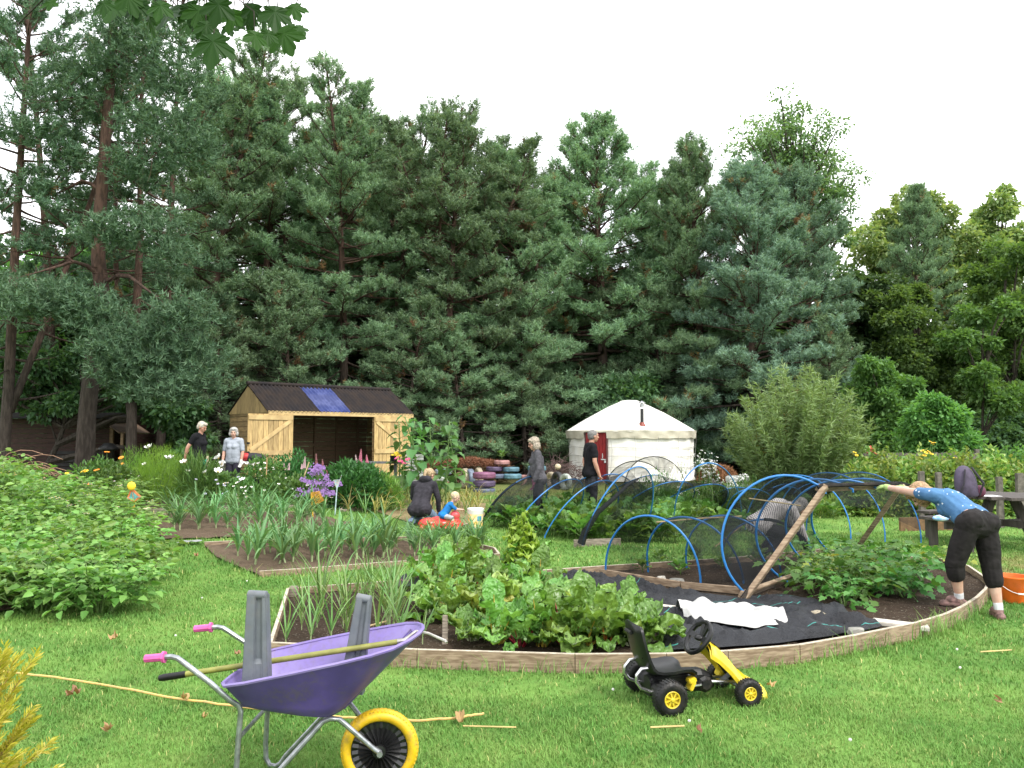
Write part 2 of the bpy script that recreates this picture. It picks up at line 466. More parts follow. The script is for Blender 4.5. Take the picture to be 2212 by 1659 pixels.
TOPZ = .13
mainD = [(1242, 1413), (1439, 1412), (1571, 1406), (1725, 1393), (1836, 1374), (1915, 1358), (1982, 1344), (2040, 1327), (2080, 1309), (2110, 1290), (2129, 1272), (2136, 1258), (2124, 1244), (2092, 1222), (2031, 1207), (1853, 1195), (1773, 1186), (1695, 1194), (1566, 1206), (1311, 1222), (1168, 1232), (858, 1254), (622, 1271), (584, 1388), (902, 1403)]
main = [G(x, y, TOPZ) for x, y in mainD]
def flat(pts): return [Vector((p.x, p.y, 0)) for p in pts]
MAINP = flat(main)
boards('raised_bed', 'big curved wooden raised bed holding chard, onions and black weed fabric', [main + main[:1]], TOPZ)
EXCL.append(MAINP)
poly_fill('bed_soil', MAINP, M_SOIL, .065, .022, 1, .09)
mb = MB(); c = main[22]; mb.box((c.x + .07, c.y - .05, .08), (.07, .07, .16)); 
o = mb.build('corner_post', M_BOARD2, [k for k in COL.objects if k.name == 'raised_bed'][0])

leekD = [(560, 1234), (670, 1227), (810, 1216), (993, 1204), (1078, 1196), (1068, 1183), (1020, 1172), (960, 1158), (551, 1166), (441, 1171), (470, 1197)]
LEEK = [G(x, y, .07) for x, y in leekD]
boards('raised_bed', 'long low raised bed of tall blue-green leeks', [LEEK[0:7], [LEEK[7], LEEK[8], LEEK[9]]], .07, .03)
EXCL.append(flat(LEEK)); poly_fill('bed_soil', flat(LEEK), M_SOIL2, .03, .018, 2)
leek2D = [(330, 1109), (473, 1107), (648, 1104), (700, 1112), (760, 1126), (640, 1150), (480, 1156), (355, 1160), (318, 1130)]
LEEK2 = [G(x, y, .05) for x, y in leek2D]
boards('raised_bed', 'rear vegetable bed of young leeks on bare brown soil beside the potatoes', [LEEK2[0:4]], .05, .03)
EXCL.append(flat(LEEK2)); poly_fill('bed_soil', flat(LEEK2), M_SOIL2, .025, .018, 3)
onD = [(735, 1101), (800, 1097), (900, 1130), (1000, 1134), (1045, 1120), (1050, 1085), (900, 1075), (760, 1078)]
ONI = [G(x, y, .04) for x, y in onD]
boards('raised_bed', 'straw covered bed of yellowing onions behind the kneeling woman', [[ONI[7], ONI[0], ONI[1]], [ONI[2], ONI[3], ONI[4]]], .04, .03, [M_BOARD2, M_PALE])
EXCL.append(flat(ONI)); poly_fill('bed_soil', flat(ONI), M_STRAW, .02, .02, 4)
flD = [(180, 1100), (330, 1100), (561, 1093), (730, 1089), (800, 1086), (850, 1070), (820, 1045), (560, 1045), (180, 1055)]
FLO = [G(x, y, .06) for x, y in flD]
boards('raised_bed', 'long flower border edged with planks in front of the shed', [FLO[0:5]], .06, .03, [M_BOARD2, M_PALE])
EXCL.append(flat(FLO)); poly_fill('bed_soil', flat(FLO), M_SOIL, .03, .02, 5)
potD = [(-150, 1335), (0, 1326), (120, 1306), (250, 1283), (350, 1240), (330, 1180), (300, 1120), (200, 1050), (-200, 1030)]
POT = [G(x, y) for x, y in potD]
EXCL.append(flat(POT)); poly_fill('bed_soil', flat(POT), M_SOIL2, .03, .03, 6, .2)
e0, e1 = G(195, 1300), G(262, 1283)
mb = MB(); mb.bar(e0 + Vector((0, 0, .02)), e1 + Vector((0, 0, .02)), .03, .05)
tag(mb.build('edging_board', M_BOARD2), 'short weathered edging board at the foot of the potato plants', 'board')

# ================================================================ lawn grass
def inside(poly, x, y):
    r = np.zeros(len(x), bool); n = len(poly)
    for i in range(n):
        a, b = poly[i], poly[(i + 1) % n]
        c = ((a.y > y) != (b.y > y)) & (x < (b.x - a.x) * (y - a.y) / ((b.y - a.y) or 1e-9) + a.x); r ^= c
    return r
GZV = np.vectorize(gz)
grm = bpy.data.materials.new('grass_blades'); nt = nodes(grm)
p = nn(nt, 'ShaderNodeBsdfPrincipled'); p.inputs['Roughness'].default_value = .6; p.inputs['Specular IOR Level'].default_value = .25
gc = lawn_colour(nt, True); nt.links.new(gc, p.inputs['Base Color'])
tr = nn(nt, 'ShaderNodeBsdfTranslucent'); nt.links.new(gc, tr.inputs['Color']); mx = nn(nt, 'ShaderNodeMixShader'); mx.inputs[0].default_value = .3
nt.links.new(p.outputs[0], mx.inputs[1]); nt.links.new(tr.outputs[0], mx.inputs[2]); out(nt, mx.outputs[0])
def blades(n, y0, y1, h, w, spread=1.12):
    y = np.sqrt(nr.uniform(y0 * y0, y1 * y1, n)); x = nr.uniform(-1, 1, n) * (y * .645 * spread + .4)
    ok = np.ones(n, bool)
    for e in EXCL: ok &= ~inside(e, x, y)
    x, y = x[ok], y[ok]; n = len(x)
    pat = np.array([noise.noise((a * 1.7, b * 1.7, 3.0)) for a, b in zip(x, y)])
    hh = h * nr.uniform(.55, 1.35, n) * (1 + .6 * pat)
    return x, y, hh, w * nr.uniform(.7, 1.3, n)
def blade_geo(x, y, hh, ww, lean=.6):
    n = len(x); az = nr.uniform(0, 2 * pi, n); ln = nr.uniform(.1, 1, n) * lean
    D = np.stack([np.cos(az) * ln, np.sin(az) * ln, np.ones(n)], 1); S = np.stack([-np.sin(az), np.cos(az), 0 * az], 1) * (ww / 2)[:, None]
    P = np.stack([x, y, GZV(x, y) - .004], 1); H = hh[:, None]
    mid = P + D * H * .55; tip = P + D * H * .9 + np.stack([np.cos(az), np.sin(az), -.15 * np.ones(n)], 1) * H * nr.uniform(.1, .6, (n, 1))
    Vt = np.stack([P - S, P + S, mid + S * .8, mid - S * .8, tip], 1).reshape(-1, 3); i = np.arange(n) * 5
    return Vt, [np.stack([i, i + 1, i + 2, i + 3], 1), np.stack([i + 3, i + 2, i + 4], 1)]
parts = [blade_geo(*blades(140000, 2.2, 5.2, .032, .0050)), blade_geo(*blades(110000, 5.2, 9, .036, .0070)),
         blade_geo(*blades(80000, 9, 14, .045, .011)), blade_geo(*blades(45000, 14, 24, .055, .016))]
# long unmown grass along the edging boards
edge = []
for ch, hh_, n_ in ((main[0:12] + main[22:] + main[:1], .15, 15), (LEEK[0:5], .12, 10), (LEEK[9:11] + LEEK[:1], .14, 14), (LEEK2[4:8], .1, 8)):
    for a, b in zip(ch[:-1], ch[1:]):
        L = (b - a).length; nrm = Vector((b.y - a.y, a.x - b.x, 0)).normalized()
        for _ in range(int(L * n_ * 14)):
            t = rng.random(); q = a.lerp(b, t); c = noise.noise((q.x * 1.3, q.y * 1.3, 9))
            if rng.random() > .35 + c: continue
            q = q + nrm * rng.gauss(.06, .05)
            if (nrm * 1).length: edge.append((q.x, q.y, hh_ * rng.uniform(.4, 1.2) * (1 + c), .006))
ex = np.array(edge); okk = np.ones(len(ex), bool)
for e in EXCL: okk &= ~inside(e, ex[:, 0], ex[:, 1])
ex = ex[okk]; parts.append(blade_geo(ex[:, 0], ex[:, 1], ex[:, 2], ex[:, 3], .5))
gv, gf = merge_np(parts)
tag(link('grass', np_mesh('grass', gv, gf, grm)), 'green mown lawn grass around the vegetable beds', 'grass', kind='stuff')
# clover heads in the lawn
mb = MB()
for _ in range(80):
    y = rng.uniform(3.2, 13); x = rng.uniform(-.6, .62) * y
    if any(inside(e, np.array([x]), np.array([y]))[0] for e in EXCL): continue
    if noise.noise((x * .6, y * .6, 5)) < .05: continue
    mb.ell((x, y, gz(x, y) + .055), (.010, .010, .009), n=6, k=4)
tag(mb.build('clover_flowers', pm('clover_white', (.75, .74, .68), .7, .1)), 'tiny white clover heads dotted through the lawn', 'clover', kind='stuff')
# ================================================================ trees
def barkm(name, low, high, z0, z1):
    m = bpy.data.materials.new(name); nt = nodes(m)
    c = nn(nt, 'ShaderNodeTexCoord'); sx = nn(nt, 'ShaderNodeSeparateXYZ'); nt.links.new(c.outputs['Object'], sx.inputs[0])
    mp = nn(nt, 'ShaderNodeMapping'); mp.inputs['Scale'].default_value = (5, 5, 1.1); nt.links.new(c.outputs['Object'], mp.inputs[0])
    t = nn(nt, 'ShaderNodeTexNoise'); t.inputs['Scale'].default_value = 3.5; t.inputs['Detail'].default_value = 6; nt.links.new(mp.outputs[0], t.inputs['Vector'])
    f = mth(nt, 'ADD', mrange(nt, sx.outputs[2], z0, z1), mth(nt, 'MULTIPLY', mth(nt, 'SUBTRACT', t.outputs['Fac'], .5), .6), True)
    col = mixc(nt, f, low, high); col = mixc(nt, mrange(nt, t.outputs['Fac'], .4, .62), mixc(nt, .55, col, (.02, .015, .012)), col)
    p = nn(nt, 'ShaderNodeBsdfPrincipled'); p.inputs['Roughness'].default_value = .9; p.inputs['Specular IOR Level'].default_value = .15
    nt.links.new(col, p.inputs['Base Color']); nt.links.new(bump(nt, t.outputs['Fac'], .9, .05), p.inputs['Normal']); out(nt, p.outputs[0]); return m
M_PINEBARK = barkm('pine_bark', (.060, .050, .042), (.095, .056, .043), 2.5, 6.5)
M_BARK = barkm('grey_bark', (.05, .044, .036), (.07, .06, .048), 0, 6)
M_NEEDLE = leafm('pine_needles', [(.090, .164, .094), (.142, .240, .134), (.200, .312, .176), (.270, .388, .230)], .62, .28, .22, .15)
M_NEEDLEB = leafm('blue_pine_needles', [(.080, .148, .104), (.126, .214, .148), (.178, .280, .194), (.236, .346, .250)], .62, .28, .18, .15)
M_NEEDLEN = leafm('near_pine_needles', [(.052, .104, .062), (.078, .148, .086), (.112, .196, .114), (.155, .245, .15)], .6, .22, .2, .15)
M_DEAD = leafm('dead_pine_needles', [(.15, .075, .035), (.20, .11, .05), (.22, .16, .06)], .7, .15)

def curve_pts(p0, d0, L, n, bend, wob=.1):
    """polyline starting at p0 along d0, bending by vector bend over its length"""
    pts = [Vector(p0)]; d = Vector(d0).normalized(); st = L / n; p = Vector(p0)
    for i in range(n):
        d = (d + Vector(bend) / n + Vector((rng.gauss(0, wob), rng.gauss(0, wob), rng.gauss(0, wob * .6))) / n).normalized()
        p = p + d * st; pts.append(p.copy())
    return pts

def pine_proto(H, base, rad, lean=(0, 0), r0=.2, whorl=.55, nb=5, twin=0, dead_low=True, density=1.0, topw=.35, rough=.9, tops=1, seed=1, gaps=.0):
    """trunk/limb mesh + needle crown mesh. rad(t): crown radius for t=0 (crown base) .. 1 (top)"""
    global rng, nr
    rng = random.Random(seed); nr = np.random.default_rng(seed)
    tb = MB(); SP = []; SD = []; SS = []; SB = []; rb = random.Random(seed + 500)
    def stem(p0, d0, H, r0, base, radf):
        pts = curve_pts(p0, d0, H, 16, (lean[0], lean[1], .25), .35)
        tb.tube(pts, [r0 * (1.25 if i == 0 else 1) * (1 - .9 * (i / 16) ** 1.1) + .012 for i in range(17)], 9)
        def pos(z):
            t = z / H * 16; i = min(15, int(t)); return pts[i].lerp(pts[i + 1], t - i)
        z = base * .55 if dead_low else base
        while z < H - .25:
            t = (z - base) / (H - base); low = z < base
            k = nb if not low else 2
            ph = rng.uniform(0, 6.28)
            for j in range(k):
                if rng.random() < gaps and not low: continue
                az = ph + j * 2 * pi / k + rng.gauss(0, .35)
                Rr = (radf(max(0, t)) * rng.uniform(1 - .42 * rough, 1.12)) if not low else rng.uniform(.8, 2.0)
                if Rr < .18: Rr = .18
                el = R(-18 + 70 * max(0, t) ** 1.3 + rng.gauss(0, 9)) if not low else R(rng.uniform(-25, 15))
                d = Vector((cos(az) * cos(el), sin(az) * cos(el), sin(el)))
                bp = curve_pts(pos(min(H - .05, z + rng.uniform(-.18, .18))), d, Rr, 6, (0, 0, .32 - .5 * (1 - max(0, t)) * .5), .5)
                br = .012 + .016 * Rr * (1.15 - .6 * max(0, t))
                tb.tube(bp, [br * (1 - .8 * i / 6) for i in range(7)], 5, False)
                if low:
                    for _ in range(4):       # bare dead twigs
                        q = bp[rng.randint(2, 5)]; e = Vector((rng.gauss(0, 1), rng.gauss(0, 1), rng.gauss(-.2, .5)))
                        tb.tube(curve_pts(q, e, rng.uniform(.3, .8), 3, (0, 0, -.3), .6), [.008, .006, .005, .003], 3, False)
                    continue
                ntw = max(5, int(Rr * 7.6 * density))
                for q in range(ntw):
                    u = 1 - (rng.random() ** 1.5) * .68
                    x = u * 6; i = min(5, int(x)); o = bp[i].lerp(bp[i + 1], x - i); bd = (bp[i + 1] - bp[i]).normalized()
                    side = bd.cross(Vector((0, 0, 1))).normalized() * rng.choice((-1, 1)) * rng.uniform(.3, 1.1)
                    td = (bd * rng.uniform(.5, 1) + side + Vector((0, 0, rng.uniform(.05, .55)))).normalized()
                    TL = rng.uniform(.28, .62) * (.6 + .4 * min(1, Rr / 2)) * (1.35 - .5 * u)
                    tp = curve_pts(o, td, TL, 3, (0, 0, .5), .4)
                    tb.tube(tp, [.009, .007, .005, .003], 3, False)
                    brown = rb.random() < (.05 if u < .62 else .012)
                    for s in range(max(3, int(TL * 15))):
                        SB.append(brown)
                        v = rng.uniform(.25, 1); y = v * 3; i2 = min(2, int(y)); sp = tp[i2].lerp(tp[i2 + 1], y - i2)
                        dd = (tp[i2 + 1] - tp[i2]).normalized() * .55 + Vector((rng.gauss(0, .45), rng.gauss(0, .45), rng.uniform(.25, 1.0)))
                        SP.append(sp + Vector((rng.gauss(0, .05), rng.gauss(0, .05), rng.gauss(0, .04)))); SD.append(dd.normalized()); SS.append(rng.uniform(.8, 1.25))
            z += whorl * rng.uniform(.75, 1.2) * (1 - .35 * max(0, t))
        # leader candles
        for _ in range(10):
            SB.append(False); q = pos(H * rng.uniform(.955, 1)); SP.append(q); SD.append(Vector((rng.gauss(0, .3), rng.gauss(0, .3), 1)).normalized()); SS.append(1.3)
    stem((0, 0, -.1), (0, 0, 1), H, r0, base, rad)
    if twin:
        stem((.1, .05, twin), (.35, .15, 1), (H - twin) * .93, r0 * .62, max(.6, base - twin), rad)
    for q in range(tops - 1):
        a = rng.uniform(0, 6.28); stem((cos(a) * .25, sin(a) * .25, H * .62), (cos(a) * .45, sin(a) * .45, 1), H * .33, r0 * .3, .4, lambda t: .9 * (1 - t) ** .8 + .15)
    P = np.array([tuple(v) for v in SP]); D = np.array([tuple(v) for v in SD]); S = np.array(SS)
    k = 13; n = len(P)
    Pn = np.repeat(P, k, 0); Dn = np.repeat(D, k, 0); Sn = np.repeat(S, k)
    rad_d = nr.normal(size=(n * k, 3)); rad_d = unit(rad_d - Dn * (rad_d * Dn).sum(1, keepdims=True))
    tt = nr.uniform(0, 1, n * k); base_p = Pn + Dn * (tt * .20 * Sn)[:, None]
    nd = unit(Dn * .75 + rad_d * 1.0)
    Vt, Fc = np_leaves(base_p, nd, rnd_dirs(n * k), .128 * Sn * nr.uniform(.75, 1.25, n * k), .025 if base < 3.9 else .031, 'tri', droop=0)
    return tb.mesh('trunk', M_PINEBARK), Vt, Fc, np.repeat(np.array(SB, int), k)

PINES = {}
def pine(key, mat=M_NEEDLE, **kw):
    me, Vt, Fc, mi = pine_proto(**kw); PINES[key] = (me, np_mesh('crown', Vt, Fc, [mat, M_DEAD], mi), kw['H'])
cone = lambda w, p=.75: (lambda t: w * (1 - t) ** p * (.55 + .45 * min(1, t * 4 + .2)) + .12)
pine('dense', H=13, base=1.6, rad=cone(3.4, .55), r0=.2, nb=6, whorl=.52, density=1.25, seed=21)
pine('blue', M_NEEDLEB, H=11, base=.9, rad=cone(3.1, .5), r0=.19, nb=6, whorl=.48, density=1.35, seed=22)
pine('narrow', H=13, base=2.6, rad=cone(2.5, .5), r0=.16, nb=5, whorl=.6, density=1.15, tops=3, seed=23, gaps=.1)
pine('spire', H=15, base=3.2, rad=cone(3.3, .58), r0=.19, nb=5, whorl=.62, density=1.15, tops=3, seed=24, gaps=.1)
pine('open', M_NEEDLEN, H=17, base=4.0, rad=lambda t: 2.9 * (1 - .55 * t) * (.5 + .5 * min(1, t * 3)) + .1, r0=.165, nb=4, whorl=.8, density=1.1, seed=25, gaps=.22, lean=(.1, 0))
pine('open_twin', M_NEEDLEN, H=17, base=5.0, rad=lambda t: 2.5 * (1 - .55 * t) * (.5 + .5 * min(1, t * 3)) + .1, r0=.17, nb=4, whorl=.85, density=.95, twin=2.2, seed=26, gaps=.28)
pine('skirt', H=7.5, base=.4, rad=cone(2.3, .6), r0=.1, nb=5, whorl=.5, density=1.25, seed=27, dead_low=False)

PN = 'tall pines in the belt behind the garden'
def add_pine(key, px, Y, ytop, label, rz=0, xs=1.0, dx=0, name='pine_tree', group=PN, ztop=None):
    tm, cm, H = PINES[key]
    b = gx(px, Y); zt = (at(px, ytop, Y).z if ztop is None else ztop) - b.z; s = zt / H
    t = thing(name, label, 'tree', b, rz, group); t.scale = (s * xs, s * xs, s)
    link('trunk', tm, t); link('crown', cm, t); return t
T = add_pine
T('open_twin', 12, 20, -190, 'twin-stemmed pine at the extreme left edge with bare reddish trunks', .3, .9)
T('open', 120, 27, -120, 'tall slim pine behind the nearest leaning trunk', 2.2, .95)
T('open_twin', 285, 23.5, -80, 'forked pine standing close behind the thick bare trunk', 1.9, .95)
T('open', 345, 27, -60, 'tall open pine between the forked pine and the shed roof', 4.4, .9)
T('spire', 425, 30, 62, 'pine whose crown rises just left of the shed ridge', .8)
T('spire', 560, 31, 104, 'highest pine directly above the shed ridge', 2.0, 1.05)
T('spire', 655, 32, 195, 'multi-topped pine above the blue roof panel', 3.7, .95)
T('spire', 745, 31, 172, 'pine with a thin spire top above the shed roof', 5.0, .95)
T('spire', 835, 32, 208, 'broad pine rising behind the right end of the shed', 1.2)
T('narrow', 948, 31, 245, 'slim pine behind the sunflowers', .5, 1.1)
T('narrow', 1048, 31, 280, 'pine behind the stacked brown brash', 2.6, 1.15)
T('narrow', 1150, 31.5, 318, 'shorter pine over the woman in the grey top', 4.2, 1.1)
T('dense', 1305, 34.5, 245, 'big conical pine directly above the yurt', .4, 1.12)
T('narrow', 1410, 36, 335, 'pine half hidden behind the big conical one', 3.0, 1.1)
T('dense', 1520, 33, 316, 'pine to the right of the yurt with its stem showing near the top', 2.3, .95)
T('blue', 1625, 31, 372, 'broad blue-green pine behind the willow', 1.0, 1.05)
T('blue', 1725, 33, 385, 'rounded blue-green pine right of the yurt beneath the feathery tree', 3.3, 1.0)
T('dense', 1978, 40, 408, 'dark narrow conifer standing before the yellow-green limes', 5.1, .8)
T('skirt', 1135, 31, 660, 'young bushy pine low behind the woman in grey', .2, 1.1, group='young pines under the tall belt')
T('skirt', 1000, 29.5, 690, 'young bushy pine behind the brash heap', 1.5, 1.2, group='young pines under the tall belt')
T('skirt', 1425, 34, 600, 'young bushy pine leaning over the yurt roof', 2.5, 1.1, group='young pines under the tall belt')
T('skirt', 1575, 32.5, 640, 'young bushy pine between yurt and willow', 4.0, 1.1, group='young pines under the tall belt')
T('skirt', 880, 29, 650, 'young bushy pine over the right end of the shed roof', 5.0, 1.1, group='young pines under the tall belt')
T('skirt', 620, 28.5, 600, 'young bushy pine over the middle of the shed roof', 3.1, 1.1, group='young pines under the tall belt')
T('skirt', 480, 27, 640, 'young bushy pine over the left gable of the shed', .9, 1.1, group='young pines under the tall belt')
T('skirt', 1790, 30, 690, 'young bushy blue-green pine right of the willow', 2.9, 1.0, group='young pines under the tall belt')

for px, top, lab in ((480, 185, 'filler pine between the shed gable and the highest pine'), (700, 232, 'filler pine between the multi-topped pine and the spire'), (790, 250, 'filler pine behind the shed roof\'s right half'), (892, 300, 'filler pine in the dip right of the shed'), (1000, 330, 'filler pine behind the slim pine by the sunflowers'), (1100, 350, 'filler pine above the painted tyres'), (1232, 372, 'filler pine left of the big conical pine'), (1462, 400, 'filler pine right of the big conical pine')):
    T('dense', px, 36, top, lab.replace('filler', 'set-back'), px * .7, .95)
# drooping limbs with big needle pads on the near pine left of the shed
def limb_pads(name, label, trunk_px, Y, limbs):
    global rng, nr
    rng = random.Random(77); nr = np.random.default_rng(77)
    b = gx(trunk_px[0], Y); t = thing(name, label, 'tree', b); tb = MB(); P = []; D = []
    tp = [at(x, y, Y) for x, y in trunk_px[1:]]
    tb.tube([b + Vector((0, 0, -.1))] + tp, [.25] + [.21 - .12 * i / len(tp) for i in range(len(tp))], 12)
    for (a, e, Ye, pads) in limbs:
        A = at(a[0], a[1], Y); B = at(e[0], e[1], Ye); m = A.lerp(B, .45) + Vector((0, 0, .35))
        pts = [A, A.lerp(m, .55) + Vector((0, 0, .08)), m, m.lerp(B, .55), B]
        tb.tube(pts, [.07, .055, .045, .03, .015], 7)
        for _ in range(10):
            q = pts[rng.randint(1, 4)]; tb.tube(curve_pts(q, (rng.gauss(0, 1), rng.gauss(0, .6), rng.gauss(-.3, .5)), rng.uniform(.4, 1.1), 4, (0, 0, -.4), .6), [.014, .011, .008, .005, .003], 3, False)
        for (x, y, rx, rz_, n) in pads:
            c = at(x, y, Ye + rng.uniform(-.3, .3)); rx_m = rx * Ye / FPX; rz_m = rz_ * Ye / FPX
            tb.tube(curve_pts(B.lerp(c, .2), c - B, (c - B).length + .01, 4, (0, 0, 0), .2), [.018, .015, .012, .009, .006], 4, False)
            for _ in range(n):
                v = Vector((rng.gauss(0, .5), rng.gauss(0, .45), rng.gauss(0, .42))); 
                if v.length > 1.15: continue
                P.append(c + Vector((v.x * rx_m, v.y * rx_m * .8, v.z * rz_m))); D.append(Vector((v.x * .8 + rng.gauss(0, .4), v.y * .6 + rng.gauss(0, .4), rng.uniform(.1, 1))).normalized())
    off = root_off(t); tb.build('trunk', M_PINEBARK, t, smooth=True, angle=80)
    P = np.array([tuple(v - off) for v in P]); D = np.array([tuple(v) for v in D]); k = 13; n = len(P)
    Pn = np.repeat(P, k, 0); Dn = np.repeat(D, k, 0); rd = nr.normal(size=(n * k, 3)); rd = unit(rd - Dn * (rd * Dn).sum(1, keepdims=True))
    Vt, Fc = np_leaves(Pn + Dn * nr.uniform(0, .2, (n * k, 1)), unit(Dn * .75 + rd), rnd_dirs(n * k), .135 * nr.uniform(.75, 1.3, n * k), .028, 'tri', droop=0)
    link('crown', np_mesh('crown', Vt, Fc, M_NEEDLEN), t); return t
limb_pads('pine_tree', 'nearest pine with drooping heavy limbs over the flower border', [186, (188, 900), (200, 780), (222, 640), (212, 560), (215, 470), (222, 380), (232, 250), (242, 120), (250, -60)], 20,
    [((222, 600), (75, 590), 18.8, [(90, 660, 100, 55, 380), (30, 640, 80, 60, 280), (150, 655, 80, 50, 280)]),
     ((224, 610), (350, 650), 18.6, [(390, 680, 70, 50, 260), (330, 740, 90, 70, 420), (430, 770, 70, 50, 260), (420, 830, 70, 50, 200)]),
     ((205, 720), (270, 720), 18.4, [(215, 690, 80, 60, 330), (290, 800, 100, 55, 480), (240, 760, 60, 50, 250), (350, 850, 80, 40, 260)]),
     ((215, 520), (300, 500), 19, [(310, 500, 95, 60, 330), (230, 500, 60, 45, 180), (380, 560, 60, 45, 150)]),
     ((222, 380), (340, 330), 19.5, [(360, 280, 110, 70, 420), (300, 360, 80, 50, 260), (420, 330, 70, 50, 220)]),
     ((230, 250), (120, 220), 19.5, [(130, 210, 110, 60, 380), (60, 280, 80, 50, 240), (190, 150, 90, 50, 280)]),
     ((238, 160), (320, 120), 19.8, [(340, 130, 110, 70, 420), (270, 60, 110, 60, 380), (400, 190, 80, 50, 260)]),
     ((222, 420), (120, 420), 20, [(90, 410, 70, 40, 150), (150, 350, 60, 40, 140)])])

# ---------------------------------------------------------------- broadleaf trees
def decid(name, label, px, Y, clumps, mat, leaf=.14, per=220, trunk=.2, kind='rhomb', cr=None, group=None, seed=1, ragged=1.0, cat='tree', sparse_wood=False, tcol=None, flat=.75, cl=1):
    """clumps: (px,py,rpx[,dY]) blobs of crown in the picture plane given real depth by cr (crown half depth in m)"""
    global rng, nr
    rng = random.Random(seed); nr = np.random.default_rng(seed)
    b = gx(px, Y); t = thing(name, label, cat, b, 0, group); tb = MB()
    cs = []
    for c in clumps:
        r = c[2] * Y / FPX; dep = cr if cr else r
        m = max(3, int(c[3]) if len(c) > 3 else 7)
        for q in range(m):
            d = Vector((rng.gauss(0, 1), rng.gauss(0, 1), rng.gauss(0, 1))).normalized() * (rng.random() ** .45)
            cc = at(c[0], c[1], Y) + Vector((d.x * r, d.y * dep, d.z * r)); cs.append((cc, r * rng.uniform(.36, .60) * cl))
    zt = max(c[0].z for c in cs); z0 = min(c[0].z for c in cs)
    ax = [b + Vector((0, 0, -.1))]
    n = 7
    cx = sum((c[0].x for c in cs)) / len(cs)
    for i in range(1, n + 1):
        f = i / n; ax.append(Vector((b.x + (cx - b.x) * f + rng.gauss(0, .06) * trunk * 6, b.y + rng.gauss(0, .05), b.z + (zt - b.z) * .86 * f)))
    tb.tube(ax, [trunk * (1.2 if i == 0 else 1 - .85 * i / n) for i in range(n + 1)], 9)
    for cc, r in cs:
        if rng.random() < (.9 if sparse_wood else .5):
            k = min(n - 1, max(1, int(((cc.z - b.z) * .72) / ((zt - b.z) * .86) * n))); a = ax[k]
            md = a.lerp(cc, .5) + Vector((0, 0, .1 * (cc - a).length)); L = (cc - a).length
            tb.tube([a, a.lerp(md, .5), md, cc], [.022 * L + .01, .018 * L + .008, .011 * L + .006, .008], 5, False)
            for _ in range(5): tb.tube([cc.lerp(md, .3), cc + Vector((rng.gauss(0, r * .6), rng.gauss(0, r * .6), rng.gauss(0, r * .5)))], [.012, .004], 3, False)
    off = root_off(t); tb.build('trunk', tcol or M_BARK, t)
    Ps = []; Ds = []
    for cc, r in cs:
        k = int(per * 1.45 * rng.uniform(.7, 1.3)); d = rnd_dirs(k); rr = nr.uniform(.35, 1.0, (k, 1)) ** .6 * r * nr.uniform(.75, 1.25 * ragged, (k, 1))
        Ps.append(np.array(tuple(cc - off)) + d * rr * np.array([1, 1, flat])); Ds.append(d * .7 + nr.normal(size=(k, 3)) * .5 + np.array([0, 0, -.15]))
    P = np.concatenate(Ps); D = unit(np.concatenate(Ds)); N = rnd_dirs(len(P), 1.3)
    L = leaf * 1.1 * nr.uniform(.7, 1.3, len(P))
    Vt, Fc = np_leaves(P, D, N, L, L * (.62 if kind != 'tri' else .18), kind)
    link('crown', np_mesh('crown', Vt, Fc, mat), t); return t

M_ASH = leafm('ash_leaves', [(.100, .200, .085), (.145, .265, .115), (.200, .335, .155)], .5, .42)
M_LIME = leafm('lime_leaves', [(.120, .205, .070), (.175, .265, .095), (.250, .335, .130), (.320, .385, .17)], .5, .4)
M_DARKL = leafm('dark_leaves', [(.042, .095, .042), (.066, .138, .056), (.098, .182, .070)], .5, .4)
M_MIDL = leafm('mid_leaves', [(.066, .150, .040), (.098, .208, .056), (.142, .270, .080)], .5, .45)
M_BRIGHTL = leafm('bright_leaves', [(.078, .182, .050), (.112, .240, .066), (.160, .305, .092)], .5, .48)
M_YG = leafm('yellow_green_leaves', [(.074, .162, .046), (.110, .215, .064), (.168, .285, .092)], .5, .48)
decid('feathery_tree', 'tall airy tree with feathery light green crown above the blue-green pines', 1735, 42,
      [(1700, 258, 66, 16), (1640, 325, 80, 20), (1580, 430, 50, 10), (1760, 350, 85, 22), (1700, 420, 90, 22), (1800, 440, 60, 14), (1640, 470, 60, 12), (1760, 520, 60, 12), (1760, 330, 75, 10), (1690, 380, 80, 13), (1720, 330, 60, 9), (1800, 400, 60, 9), (1745, 450, 65, 9), (1600, 400, 45, 5), (1800, 480, 35, 5), (1640, 450, 50, 5), (1790, 560, 40, 6), (1780, 640, 35, 5), (1775, 720, 40, 5)],
      M_ASH, .17, 72, .33, seed=31, cr=2.6, sparse_wood=True, flat=.55, ragged=1.5, cl=.62)
decid('lime_tree', 'yellow-green lime behind the dark narrow conifer', 1990, 46, [(1890, 500, 60, 9), (1960, 470, 55, 8), (2030, 470, 55, 8), (2050, 560, 60, 9), (1880, 580, 55, 8), (1960, 570, 70, 9), (2040, 650, 60, 8), (1990, 640, 60, 7)], M_LIME, .24, 230, .4, seed=32, cr=2.4, group='yellow-green lime trees behind the garden')
decid('lime_tree', 'yellow-green lime at the picture\'s right edge with a leaning top', 2150, 46, [(2165, 445, 38, 6), (2125, 500, 52, 8), (2190, 500, 50, 8), (2110, 570, 45, 7), (2180, 580, 60, 8), (2240, 540, 60, 8), (2140, 650, 55, 7)], M_LIME, .24, 230, .4, seed=33, cr=2.4, group='yellow-green lime trees behind the garden')
decid('maple_tree', 'dark round-headed broadleaf tree in the gap right of the pines', 1870, 38, [(1850, 650, 55, 8), (1900, 640, 55, 8), (1830, 720, 50, 7), (1890, 730, 65, 9), (1850, 800, 60, 7)], M_DARKL, .2, 260, .25, seed=34, cr=2.2)
